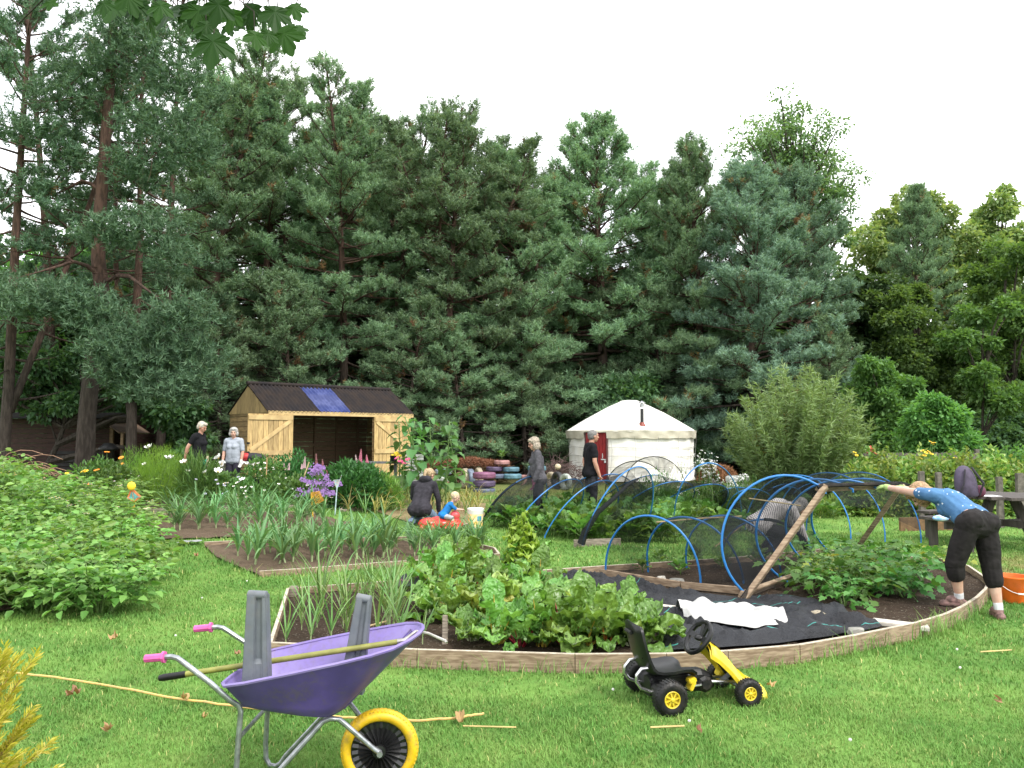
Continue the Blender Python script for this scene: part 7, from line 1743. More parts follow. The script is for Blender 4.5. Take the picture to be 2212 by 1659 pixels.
def fuse(mb, name, mat, vox, parent, it=5, wr=0.0, ws=9):
    """union of overlapping closed shapes into one continuous, smoothed skin"""
    me = bpy.data.meshes.new('tmp'); me.from_pydata(mb.v, [], mb.f); o = bpy.data.objects.new('tmp', me); COL.objects.link(o)
    bm = bmesh.new(); bm.from_mesh(me); bmesh.ops.recalc_face_normals(bm, faces=bm.faces[:]); bm.to_mesh(me); bm.free()
    r = o.modifiers.new('r', 'REMESH'); r.mode = 'VOXEL'; r.voxel_size = vox; r.use_smooth_shade = True
    if it: s = o.modifiers.new('s', 'SMOOTH'); s.factor = .5; s.iterations = it
    dg = bpy.context.evaluated_depsgraph_get(); nm = bpy.data.meshes.new_from_object(o.evaluated_get(dg)); bpy.data.objects.remove(o); bpy.data.meshes.remove(me)
    nm.name = name; nm.materials.clear(); nm.materials.append(mat); off = root_off(parent)
    n = len(nm.vertices); co = np.empty(n * 3, np.float32); nm.vertices.foreach_get('co', co); co = co.reshape(-1, 3)
    if wr:
        no = np.empty(n * 3, np.float32); nm.vertices.foreach_get('normal', no); no = no.reshape(-1, 3)
        d = np.array([abs(noise.noise((x * ws, y * ws, z * ws * 1.6))) + .5 * abs(noise.noise((x * ws * 2.3, y * ws * 2.3, z * ws * 3))) for x, y, z in co]) - .25; co = co + no * (d * wr)[:, None]
    co -= np.array(tuple(off), np.float32); nm.vertices.foreach_set('co', co.ravel()); nm.polygons.foreach_set('use_smooth', [True] * len(nm.polygons)); nm.update()
    return link(name, nm, parent)

def hand(mb, w, d, pn, s, curl=.5, side=1, fat=1.0):
    """w wrist, d pointing along the palm, pn palm normal (grip side), side: thumb side sign"""
    d = d.normalized(); pn = (pn - d * pn.dot(d)).normalized(); x = d.cross(pn) * side; f = .009 * s * fat
    M = Matrix((x, d, pn)).transposed(); mb.ell(w + d * .048 * s, (.040 * s * fat, .052 * s, .017 * s * fat), M, 10, 7); mb.cap(w - d * .01 * s, .026 * s * fat, w + d * .025 * s, .027 * s * fat, 8)
    for k, (a, L) in enumerate(((.030, .075), (.010, .084), (-.011, .078), (-.030, .060))):
        b = w + d * (.088 * s) + x * a * s; dd = (d + x * a * 2.5).normalized(); c1 = curl * (.7 + .12 * k); p1 = b + (dd * cos(c1) + pn * sin(c1)) * L * .5 * s; p2 = p1 + (dd * cos(c1 * 2.3) + pn * sin(c1 * 2.3)) * L * .5 * s
        mb.cap(b - dd * .012 * s, f * 1.08, p1, f, 8); mb.cap(p1, f, p2, f * .82, 8)
    t0 = w + d * .022 * s + x * .028 * s; t1 = t0 + (d * .6 + x * .75 + pn * .35).normalized() * .042 * s; t2 = t1 + (d * .85 + x * .25 + pn * (.2 + curl * .4)).normalized() * .032 * s
    mb.cap(t0, f * 1.35, t1, f * 1.1, 8); mb.cap(t1, f * 1.1, t2, f * .85, 8)

def person(label, base, J, s=1.0, skin=SK, shirt=None, sleeve=.6, trous=None, leg=2.0, shoes=None, hair=None, hairm=None, gloves=None, low=0, vox=.0075, female=True, belly=0, socks=None, curl=.5, extra=None, hs=1.0, glasses=False, hood=False, pw=None):
    t = thing('person', label, 'person', base); J = {k: Vector(v) for k, v in J.items()}
    sd = (J['sR'] - J['sL']).normalized(); up = (J['neck'] - J['pel']).normalized(); fw = up.cross(sd) ; 
    hsd = (J['hR'] - J['hL']).normalized(); hup = up; hfw = hup.cross(hsd)
    if fw.dot(J.get('tfw', fw)) < 0: fw = -fw
    if hfw.dot(J.get('tfw', hfw)) < 0: hfw = -hfw
    def torso(mb, o, low=0):
        p, c, n = J['pel'].lerp(J['chest'], low), J['chest'], J['neck']; mid = J['pel'].lerp(c, .45)
        if not low: mb.cap(J['hL'], .108 * s + o, J['hR'], .108 * s + o)
        for k in (-1, 1):
            mb.cap(p + hsd * k * .055 * s, .112 * s + o, mid + sd * k * (.05 + belly * .1) * s + fw * belly * s * .3, (.102 + belly * .25) * s + o); mb.cap(mid + sd * k * .05 * s + fw * belly * s * .3, (.102 + belly * .25) * s + o, c + sd * k * .062 * s, .108 * s + o)
            if not low: mb.cap(J['hL' if k < 0 else 'hR'] - hfw * .045 * s - up * .01 * s, .098 * s + o, mid + sd * k * .04 * s, .08 * s + o)
            if female: mb.ell(c.lerp(p, .12) + sd * k * .068 * s + fw * .075 * s, (.066 * s + o,) * 3)
            S = J['sL' if k < 0 else 'sR']; mb.cap(c + up * .03 * s, .088 * s + o, S.lerp(c, .12), .062 * s + o)
            mb.cap(n - up * .035 * s, .05 * s + o, S.lerp(n, .35), .048 * s + o)
    bd = MB(); torso(bd, 0)
    bd.cap(J['neck'] - up * .06 * s, .056 * s, J['neck'].lerp(J['head'], .75), .050 * s)
    H = J['head']; hf = J['hf'].normalized(); hu = J.get('hu', Vector((0, 0, 1))); hu = (hu - hf * hu.dot(hf)).normalized(); hr = hf.cross(hu); Hm = Matrix((hr, hf, hu)).transposed(); q = s * hs
    def hp(a, b, c): return H + Hm @ Vector((a * q, b * q, c * q))
    bd.ell(hp(0, -.006, .018), (.076 * q, .094 * q, .092 * q), Hm, 18, 12); bd.ell(hp(0, .022, -.045), (.060 * q, .068 * q, .070 * q), Hm, 16, 10); bd.ell(hp(0, .050, -.088), (.032 * q, .032 * q, .026 * q), Hm)
    bd.cap(hp(0, .088, .015), .010 * q, hp(0, .106, -.028), .0145 * q); bd.cap(hp(-.028, .080, .028), .014 * q, hp(.028, .080, .028), .014 * q); bd.cap(hp(-.022, .078, -.060), .012 * q, hp(.022, .078, -.060), .012 * q)
    for k in (-1, 1): bd.ell(hp(.078 * k, -.004, -.012), (.013 * q, .020 * q, .031 * q), Hm, 8, 6); bd.ell(hp(.040 * k, .055, -.025), (.024 * q, .026 * q, .026 * q), Hm, 8, 6)
    gl = MB()
    for k, L in ((-1, 'L'), (1, 'R')):
        S, E, W = J['s' + L], J['e' + L], J['w' + L]; bd.cap(S, .055 * s, S.lerp(E, .5), .049 * s); bd.cap(S.lerp(E, .5), .049 * s, E, .041 * s); bd.cap(E, .041 * s, E.lerp(W, .35), .042 * s); bd.cap(E.lerp(W, .35), .042 * s, W, .028 * s)
        dv = J.get('d' + L, (W - E).normalized()); pn = J.get('p' + L, fw)
        hand(gl if (gloves and L in gloves[1]) else bd, W, dv, pn, s, curl, k if J.get('flip' + L) is None else -k, 1.22 if gloves else 1)
        if gloves and L in gloves[1]: gl.cap(W - dv * .035 * s, .036 * s, W + dv * .02 * s, .034 * s)
        Hp, K, A, T = J['h' + L], J['k' + L], J['a' + L], J['t' + L]
        bd.cap(Hp, .092 * s, Hp.lerp(K, .5), .077 * s); bd.cap(Hp.lerp(K, .5), .077 * s, K, .056 * s); bd.cap(K, .055 * s, K.lerp(A, .35), .057 * s); bd.cap(K.lerp(A, .35), .057 * s, A, .036 * s); bd.cap(A - Vector((0, 0, .03 * s)), .034 * s, T, .028 * s)
    body = fuse(bd, 'body', skin, vox, t, 3)
    m = MB()
    for k in (-1, 1): m.ell(hp(.031 * k, .083, .004), (.0125 * q, .008 * q, .0065 * q), Hm, 8, 6)
    m.build('eyes', M_EYE, body, smooth=True); m = MB(); m.ell(hp(0, .0905, -.060), (.024 * q, .006 * q, .007 * q), Hm, 10, 6); m.build('mouth', M_LIP, body, smooth=True)
    if glasses:
        m = MB()
        for k in (-1, 1): m.tube([hp(.033 * k + .022 * cos(a), .098, .004 + .017 * sin(a)) for a in np.linspace(0, 2 * pi, 14)], .0022 * q, 5); m.tube([hp(.055 * k, .096, .006), hp(.08 * k, .0, .004)], .002 * q, 5)
        m.build('glasses', M_BLACKP, t)
    if shirt:
        m = MB(); torso(m, .016 * s, low)
        for L in 'LR':
            S, E, W = J['s' + L], J['e' + L], J['w' + L]; f = min(1, sleeve); m.cap(S, .068 * s, S.lerp(E, f), (.066 - .012 * f) * s)
            if sleeve > 1: m.cap(E, .054 * s, E.lerp(W, sleeve - 1.06), .040 * s)
        if hood: m.ell(J['neck'] + up * .0 - fw * .06 * s, (.13 * s, .10 * s, .075 * s), Matrix((sd, fw, up)).transposed())
        if J.get('hem'):
            pass
        if not low: m.cap(J['hL'] + up * .05 * s, .122 * s, J['hR'] + up * .05 * s, .122 * s)
        fuse(m, 'top', shirt, vox * 1.15, t, 4, .007 * s, 7)
    if trous:
        m = MB(); p = J['pel']; pw = pw or 1.0
        q_ = .003 * s if low else 0; m.cap(J['hL'], .116 * s + q_, J['hR'], .116 * s + q_); mid = p.lerp(J['chest'], .22)
        for k, L in ((-1, 'L'), (1, 'R')):
            Hp, K, A = J['h' + L], J['k' + L], J['a' + L]; m.cap(p + hsd * k * .055 * s, .122 * s, mid + sd * k * .052 * s, .112 * s); m.cap(Hp - hfw * .045 * s - up * .01 * s, .108 * s, mid, .09 * s)
            m.cap(Hp, .106 * s, Hp.lerp(K, .5), .092 * s * pw)
            e = K if leg >= 1 else Hp.lerp(K, leg); m.cap(Hp.lerp(K, .5), .092 * s * pw, e, .076 * s * pw)
            if leg > 1: m.cap(K, .076 * s * pw, K.lerp(A, min(1, leg - 1)), (.072 if leg < 1.9 else .064) * s * pw)
        fuse(m, 'trousers', trous, vox * 1.15, t, 4, .007 * s, 7)
    if socks:
        m = MB()
        for L in 'LR': A = J['a' + L]; K = J['k' + L]; m.cap(A - Vector((0, 0, .02 * s)), .040 * s, A.lerp(K, .10), .042 * s)
        fuse(m, 'socks', socks, vox, t, 2)
    if shoes:
        for L in 'LR':
            A, T = J['a' + L], J['t' + L]; hl = A - (T - A) * .32; hl.z = T.z + .006; m = MB(); m.cap(Vector((hl.x, hl.y, T.z + .008)), .040 * s, T, .036 * s); m.cap(A - Vector((0, 0, .035 * s)), .044 * s, A.lerp(T, .55) + Vector((0, 0, .005)), .040 * s)
            sh = fuse(m, 'shoe', shoes, vox, t, 2); m = MB(); d = (T - hl); d.z = 0; d.normalize(); sdv = Vector((-d.y, d.x, 0)); r = []
            for z in (-.034 * s, -.016 * s): r.append([Vector((hl.x, hl.y, T.z + z)).lerp(Vector((T.x, T.y, T.z + z)), .5) + d * cos(a) * ((T - hl).length * .5 + .040 * s) + sdv * sin(a) * .043 * s for a in np.linspace(0, 2 * pi, 24)])
            m.grid(r); m.f.append(tuple(range(24))); m.m.append(0); m.build('sole', M_BLACKP, sh, smooth=True, angle=40)
    if gloves: fuse(gl, 'gloves', gloves[0], min(vox, .0055), t, 2)
    if hair:
        m = MB()
        for a, b, c, rx, ry, rz_ in hair: m.ell(hp(a, b, c), (rx * q, ry * q, rz_ * q), Hm, 14, 9)
        fuse(m, 'hair', hairm, vox * .9, t, 2, .010 * s, 30)
    if extra: extra(t, J, hp)
    return t

def stand(base, rz, H, pose):
    """local joints (x right, y forward, z up for 1.7 m) -> world"""
    s = H / 1.7; M = Matrix.Translation(base) @ Matrix.Rotation(rz, 4, 'Z')
    D = dict(pel=(0, 0, .94), chest=(0, 0, 1.27), neck=(0, -.01, 1.44), head=(0, .025, 1.585), sL=(-.175, -.01, 1.385), sR=(.175, -.01, 1.385), eL=(-.215, -.03, 1.10), eR=(.215, -.03, 1.10), wL=(-.215, .05, .86), wR=(.215, .05, .86),
             hL=(-.085, 0, .90), hR=(.085, 0, .90), kL=(-.10, .015, .49), kR=(.10, .015, .49), aL=(-.10, -.03, .085), aR=(.10, -.03, .085), tL=(-.115, .11, .038), tR=(.115, .11, .038))
    D.update({k: v for k, v in pose.items() if k[0] not in 'dpf' and k not in ('hf', 'hu', 'pL', 'pR') or k == 'pel'})
    J = {k: M @ (Vector(v) * s) for k, v in D.items()}
    R3 = M.to_3x3()
    for k in ('hf', 'hu', 'dL', 'dR', 'pL', 'pR'):
        if k in pose: J[k] = R3 @ Vector(pose[k])
    if 'hf' not in J: J['hf'] = R3 @ Vector((0, 1, 0))
    if 'flipL' in pose: J['flipL'] = Vector((1, 0, 0))
    J['tfw'] = R3 @ Vector((0, 1, 0)); return J, s
SHORT = [(0, -.020, .035, .088, .100, .095), (0, -.055, -.01, .080, .06, .075), (0, .045, .085, .066, .05, .036)]
M_HWHITE = pm('hair_silver_blond', (.62, .56, .46), .6, .25, 40, .5, bscale=90); M_HGREY = pm('hair_grey', (.50, .48, .45), .6, .25, 40, .5, bscale=90); M_HBLON = pm('hair_blond', (.52, .37, .20), .55, .3, 40, .5, bscale=90); M_HSAND = pm('hair_sandy_grey', (.44, .37, .28), .6, .3, 40, .5, bscale=90); M_HDG = pm('hair_cropped_grey', (.22, .21, .20), .7, .3, 60, .4); M_HBOY = pm('hair_pale_blond', (.70, .56, .35), .6, .2, 50, .4); M_HSTRAW = pm('hair_strawberry', (.48, .30, .15), .55, .3, 40, .5, bscale=90)
M_TBLACK = cloth('black_tee', (.010, .010, .013)); M_DENIMB = cloth('washed_black_denim', (.045, .047, .053)); M_TROUS = cloth('dark_trousers', (.042, .038, .058)); M_JEANS = cloth('pale_jeans', (.20, .29, .41), .25); M_HOOD = cloth('charcoal_hoodie', (.040, .037, .046)); M_BTEE = cloth('blue_tee', (.02, .22, .62)); M_GREYTOP = cloth('grey_long_sleeve', (.10, .097, .11)); M_SHORTSG = cloth('pale_grey_shorts', (.45, .45, .48)); M_CAPRI = cloth('dark_brown_capri', (.022, .019, .019))
M_SHOED = pm('dark_shoe', (.04, .04, .045), .7)
def striped(name, a, b, f, axis=2):
    m = bpy.data.materials.new(name); nt = nodes(m); p = nn(nt, 'ShaderNodeBsdfPrincipled'); p.inputs['Roughness'].default_value = .9; g = nn(nt, 'ShaderNodeTexCoord'); sx = nn(nt, 'ShaderNodeSeparateXYZ'); nt.links.new(g.outputs['Object'], sx.inputs[0])
    v = mth(nt, 'SINE', mth(nt, 'ADD', mth(nt, 'MULTIPLY', sx.outputs[axis], f), mth(nt, 'MULTIPLY', tex(nt, 8, 2), 6))); nt.links.new(mixc(nt, mrange(nt, v, -.3, .3), a, b), p.inputs['Base Color']); nt.links.new(bump(nt, tex(nt, 18, 4), .4, .012), p.inputs['Normal']); out(nt, p.outputs[0]); return m
M_GTEE = striped('grey_striped_tee', (.24, .265, .31), (.32, .345, .39), 420); M_STRIPE = striped('white_grey_striped_top', (.12, .11, .125), (.48, .45, .43), 260, 0)
dm = bpy.data.materials.new('blue_dotted_tee'); nt = nodes(dm); p = nn(nt, 'ShaderNodeBsdfPrincipled'); p.inputs['Roughness'].default_value = .85; g = nn(nt, 'ShaderNodeTexCoord'); vo = nn(nt, 'ShaderNodeTexVoronoi'); vo.inputs['Scale'].default_value = 17; vo.inputs['Randomness'].default_value = .55; nt.links.new(g.outputs['Object'], vo.inputs['Vector'])
bc = mixc(nt, mrange(nt, tex(nt, 10, 4), .3, .7), (.040, .120, .25), (.062, .165, .32)); nt.links.new(mixc(nt, mth(nt, 'LESS_THAN', vo.outputs['Distance'], .17), bc, (.5, .56, .64)), p.inputs['Base Color']); nt.links.new(bump(nt, tex(nt, 16, 4), .5, .012), p.inputs['Normal']); out(nt, p.outputs[0])

# black-shirted person in profile at the left
b = gx(432, 17.0)
def ext(t, J, hp):
    m = MB(); w = J['wR']; m.cap(w + Vector((-.07, -.03, -.06)), .020, w + Vector((.02, -.03, -.10)), .022); m.build('red_tool_handle', pm('red_handle', (.62, .03, .03), .4), t, smooth=True)
J, s = stand(b, R(-98), 1.63, dict(head=(0, .06, 1.585), neck=(0, .015, 1.44), hf=(.05, 1, -.42), eR=(.225, -.14, 1.13), wR=(.20, -.21, .90), eL=(-.21, -.1, 1.12), wL=(-.16, -.2, .9), dR=(0, -.25, -1), pR=(-1, .2, 0)))
person('white-blond short-haired person in a black t-shirt standing in profile by the pines', b, J, s, SKT, M_TBLACK, .55, M_DENIMB, 2, M_SHOED, SHORT, M_HWHITE, vox=.009, belly=.03, extra=ext)
q = gx(446, 16.7); gnp = thing('netting_post', 'pale post wound with bright green garden netting beside the black-shirted person', 'post', q); m = MB(); m.bar(q, at(449, 985, 16.7), .05, .03); m.build('post', MATS['pale_log'], gnp)
m = MB(); rng = random.Random(2); A_, B_ = at(440, 992, 16.65), at(436, 1030, 16.65)
for i in range(16):
    a = A_.lerp(B_, i / 16); m.tube([a + Vector((rng.gauss(0, .03), 0, 0)), a + Vector((.06 + rng.gauss(0, .03), -.04, -.03)), a + Vector((rng.gauss(.03, .04), -.01, -.09))], .008, 4)
m.build('netting', pm('green_netting', (.05, .45, .28), .6), gnp)

# older woman in grey tee
b = gx(507, 17.5)
J, s = stand(b, R(172), 1.50, dict(hf=(-.35, 1, -.05), eL=(-.25, .02, 1.12), wL=(-.235, .08, .87), eR=(.25, 0, 1.12), wR=(.225, .12, .86), sL=(-.185, 0, 1.385), sR=(.185, 0, 1.385)))
CURLY = [(0, -.02, .045, .105, .108, .098), (.078, -.01, -.03, .042, .055, .06), (-.078, -.01, -.03, .042, .055, .06), (0, -.07, -.03, .085, .055, .08), (0, .062, .085, .07, .04, .03)]
def ext(t, J, hp):
    m = MB(); w = J['wR']; m.cap(w + Vector((.0, -.04, -.02)), .014, w + Vector((.0, -.05, -.28)), .012); m.build('trowel_handle', MATS['cane_tan'], t, smooth=True)
person('older woman with curly grey hair, grey striped t-shirt and white gloves', b, J, s, SK, M_GTEE, .85, M_TROUS, 2, M_SHOED, CURLY, M_HGREY, (pm('white_glove', (.74, .73, .70), .8), 'LR'), vox=.009, belly=.05, pw=1.08, extra=ext)

# woman in grey top behind the first netted tunnel, facing left
b = gx(1163, 14.9)
BOB = [(0, -.02, .04, .092, .106, .095), (.070, -.015, -.05, .032, .062, .085), (-.070, -.015, -.05, .032, .062, .085), (0, -.075, -.05, .075, .045, .085), (0, .058, .080, .066, .042, .032)]
J, s = stand(b, R(96), 1.66, dict(head=(0, .09, 1.57), neck=(0, .03, 1.44), chest=(0, .03, 1.27), sL=(-.17, .03, 1.37), sR=(.17, .05, 1.37), hf=(-.12, 1, -.28), eL=(-.235, .03, 1.10), wL=(-.215, .12, .85), eR=(.22, .08, 1.1), wR=(.2, .2, .88), dL=(0, .15, -1)))
person('woman with chin-length fair-grey hair, glasses, grey long-sleeved top and maroon glove', b, J, s, SK, M_GREYTOP, 1.95, cloth('charcoal_trousers', (.05, .05, .06)), 2, M_SHOED, BOB, M_HSAND, (pm('maroon_glove', (.20, .05, .10), .8), 'L'), vox=.008, belly=.06, glasses=True)

# man in front of the yurt
b = gx(1276, 16.0)
J, s = stand(b, R(-78), 1.80, dict(hf=(-.1, 1, -.02), head=(0, .05, 1.585), eR=(.235, .0, 1.10), wR=(.225, .09, .85), sR=(.19, -.01, 1.385), sL=(-.19, -.01, 1.385), eL=(-.23, -.06, 1.1), wL=(-.21, -.02, .85)))
person('grey-cropped man in a black t-shirt standing before the red yurt door', b, J, s, SKT, M_TBLACK, .62, cloth('dark_work_trousers', (.035, .036, .045)), 2, M_SHOED, [(0, -.020, .028, .084, .099, .092), (0, -.05, -.015, .078, .058, .065)], M_HDG, vox=.009, female=False)

# kneeling woman seen from behind
b = gx(908, 15.0); M = Matrix.Translation(b) @ Matrix.Rotation(R(-14), 4, 'Z')
L = dict(pel=(0, 0, .33), chest=(0, .20, .66), neck=(.02, .30, .82), head=(.06, .38, .93), sL=(-.19, .23, .76), sR=(.19, .25, .76), eL=(-.26, .32, .50), eR=(.27, .28, .48), wL=(-.18, .5, .30), wR=(.25, .36, .24), hL=(-.11, 0, .29), hR=(.11, 0, .29), kL=(-.17, .40, .10), kR=(.17, .40, .10), aL=(-.13, -.06, .09), aR=(.13, -.06, .09), tL=(-.12, -.20, .035), tR=(.12, -.20, .035))
J = {k: M @ Vector(v) for k, v in L.items()}; R3 = M.to_3x3(); J['hf'] = R3 @ Vector((.35, .8, -.55)); J['hu'] = Vector((0, 0, 1)); J['tfw'] = R3 @ Vector((0, 1, .2))
PONY = [(0, -.02, .03, .088, .104, .098), (0, -.10, .045, .032, .032, .032), (.0, -.135, .01, .035, .035, .06), (.015, -.14, -.05, .032, .032, .06), (.03, -.125, -.11, .024, .026, .05), (0, .05, .08, .06, .045, .03)]
person('woman kneeling with her back turned, charcoal hoodie, pale jeans and blond ponytail', b, J, 1.0, SK, M_HOOD, 1.95, M_JEANS, 2, M_SHOED, PONY, M_HBLON, vox=.008, hood=True, pw=1.12, belly=.02)

# toddler astride a red ride-on toy
b = gx(958, 14.5); M = Matrix.Translation(b) @ Matrix.Rotation(R(-76), 4, 'Z')
L = dict(pel=(0, 0, .26), chest=(0, .11, .40), neck=(0, .17, .475), head=(0, .225, .575), sL=(-.085, .13, .445), sR=(.085, .13, .445), eL=(-.12, .22, .36), eR=(.12, .22, .36), wL=(-.05, .33, .345), wR=(.06, .33, .345), hL=(-.055, 0, .245), hR=(.055, 0, .245), kL=(-.14, .15, .21), kR=(.14, .15, .21), aL=(-.15, .16, .055), aR=(.15, .16, .055), tL=(-.155, .235, .03), tR=(.155, .235, .03))
J = {k: M @ Vector(v) for k, v in L.items()}; R3 = M.to_3x3(); J['hf'] = R3 @ Vector((.15, 1, -.45)); J['hu'] = Vector((0, 0, 1)); J['tfw'] = R3 @ Vector((0, 1, 0))
def ext(t, J, hp):
    m = MB(); c = J['chest'].lerp(J['pel'], .25); m.cap(c + Vector((-.05, -.055, .01)), .045, c + Vector((.0, -.06, .02)), .042); m.build('shirt_print', pm('shirt_print', (.55, .28, .30), .8, .4, 50), t, smooth=True)
person('toddler boy with pale blond hair and bright blue t-shirt astride the red toy', b, J, .52, SKP, M_BTEE, .9, M_SHORTSG, .95, None, [(0, -.018, .028, .083, .100, .092)], M_HBOY, vox=.006, female=False, hs=1.55, belly=.04)
M_REDP = pm('red_plastic', (.72, .035, .030), .32, .1, 5, .05); M_REDP2 = pm('pinkish_red_plastic', (.78, .09, .10), .35, .08, 5, .05)
ty = thing('ride_on_toy', 'glossy red rounded ride-on toy under the toddler', 'toy', gx(958, 14.5)); m = MB(); c = gx(952, 14.5)
m.ell(c + Vector((-.20, 0, .10)), (.20, .17, .11)); m.ell(c + Vector((.02, 0, .10)), (.20, .16, .10)); m.ell(c + Vector((.24, -.02, .09)), (.18, .16, .10)); m.ell(c + Vector((-.02, 0, .16)), (.17, .10, .075))
fuse(m, 'body', M_REDP, .012, ty, 4)
m = MB(); h = c + Vector((.27, .0, .19)); m.ell(h + Vector((0, 0, .05)), (.092, .092, .095)); m.cap(h + Vector((0, 0, -.06)), .10, h, .08); m.ell(h + Vector((0, 0, .135)), (.03, .03, .02)); fuse(m, 'knob_head', M_REDP2, .009, ty, 3)
m = MB()
for x in (-.3, -.12, .1, .32): m.cap(c + Vector((x, -.15, .05)), .05, c + Vector((x, -.18, .03)), .045)
fuse(m, 'feet', M_REDP, .010, ty, 2)

# crouching woman in striped top behind the lifted cage
b = gx(1640, 11.0); M = Matrix.Translation(b) @ Matrix.Rotation(R(-84), 4, 'Z')
L = dict(pel=(0, -.08, .46), chest=(0, .26, .70), neck=(0, .42, .73), head=(0, .55, .70), sL=(-.17, .36, .69), sR=(.17, .36, .69), eL=(-.21, .50, .46), eR=(.20, .46, .45), wL=(-.15, .66, .30), wR=(.12, .58, .22), hL=(-.10, -.05, .44), hR=(.10, -.05, .44), kL=(-.16, .34, .36), kR=(.16, .30, .34), aL=(-.14, .06, .09), aR=(.14, .02, .09), tL=(-.15, .20, .035), tR=(.15, .16, .035))
J = {k: M @ Vector(v) for k, v in L.items()}; R3 = M.to_3x3(); J['hf'] = R3 @ Vector((0, .55, -.9)); J['hu'] = R3 @ Vector((0, 1, .5)); J['tfw'] = R3 @ Vector((0, .3, -1))
person('grey-haired woman in a zigzag striped top crouching behind the black netting', b, J, .98, SK, M_STRIPE, 1.75, cloth('black_trousers', (.022, .022, .026)), 2, M_SHOED, BOB, M_HDG, (pm('teal_glove', (.10, .40, .34), .7), 'LR'), vox=.009, belly=.06)

# bending woman at the right lifting the timber frame
W = lambda x, y, Y: at(x, y, Y)
sl_, sr_ = W(2018, 1070, 7.72), W(2052, 1080, 8.02)
J = dict(pel=W(2112, 1128, 7.47), chest=W(2052, 1083, 7.78), neck=W(2012, 1064, 7.98), head=W(1990, 1070, 8.08), sL=sl_, sR=sr_, eL=W(1962, 1062, 8.02), wL=W(1916, 1053, 8.36), eR=W(1995, 1066, 8.40), wR=W(1948, 1054, 8.76),
         hL=W(2092, 1133, 7.43), hR=W(2128, 1138, 7.52), kL=W(2062, 1218, 7.50), kR=W(2142, 1230, 7.48), aL=W(2072, 1288, 7.55), aR=W(2157, 1312, 7.42), tL=W(2038, 1303, 7.62), tR=W(2142, 1324, 7.58))
J['hf'] = Vector((-.55, .35, -.8)); J['hu'] = Vector((-.6, .35, .6)); J['tfw'] = Vector((-.3, .3, -.9)); J['dL'] = (J['wL'] - J['eL']).normalized() + Vector((0, .1, .05)); J['pL'] = Vector((0, .1, -1)); J['pR'] = Vector((0, 0, -1)); J['flipL'] = Vector((1, 0, 0))
STRAW = [(0, -.022, .038, .094, .108, .098), (.072, .0, -.02, .036, .070, .09), (-.072, .0, -.02, .036, .070, .09), (0, -.08, -.03, .08, .045, .085), (0, .065, .075, .07, .05, .04), (.06, .05, .09, .04, .06, .05)]
person('woman in a blue dotted t-shirt and dark cropped trousers bending to lift the timber frame', gx(2100, 7.45), J, 1.0, SKP, dm, .55, M_CAPRI, 1.32, pm('pinkish_trainer', (.30, .17, .15), .75, .3, 30), STRAW, M_HSTRAW, (pm('lime_glove', (.40, .55, .18), .75), 'LR'), vox=.0065, belly=.02, low=.22, socks=pm('white_sock', (.75, .76, .78), .85), pw=1.12, curl=.95)
# ================================================================ netted hoop tunnels
M_BLUE = pm('blue_water_pipe', (.012, .15, .46), .42, .22, 22, .25, col2=(.025, .21, .52), bd=.002)
def netmat(name, cov):
    m = bpy.data.materials.new(name); nt = nodes(m); d = nn(nt, 'ShaderNodeBsdfDiffuse'); d.inputs['Color'].default_value = (.022, .024, .026, 1); t = nn(nt, 'ShaderNodeBsdfTransparent'); mx = nn(nt, 'ShaderNodeMixShader')
    n = tex(nt, 3.2, 5, .6, coord='Position', dist=.6); nt.links.new(mrange(nt, n, .30, .72, cov - .12, cov + .20), mx.inputs[0]); nt.links.new(t.outputs[0], mx.inputs[1]); nt.links.new(d.outputs[0], mx.inputs[2]); out(nt, mx.outputs[0]); return m
M_NET = netmat('black_netting', .43); M_NETL = netmat('black_netting_sheer', .33); M_NETD = netmat('black_netting_gathered', .75)
def hoop(p0, p1, ap, n=24):
    m = (p0 + p1) / 2; a = p0 - m; b = ap - m; return [m + a * cos(pi * i / n) + b * (sin(pi * i / n) ** .92) for i in range(n + 1)]
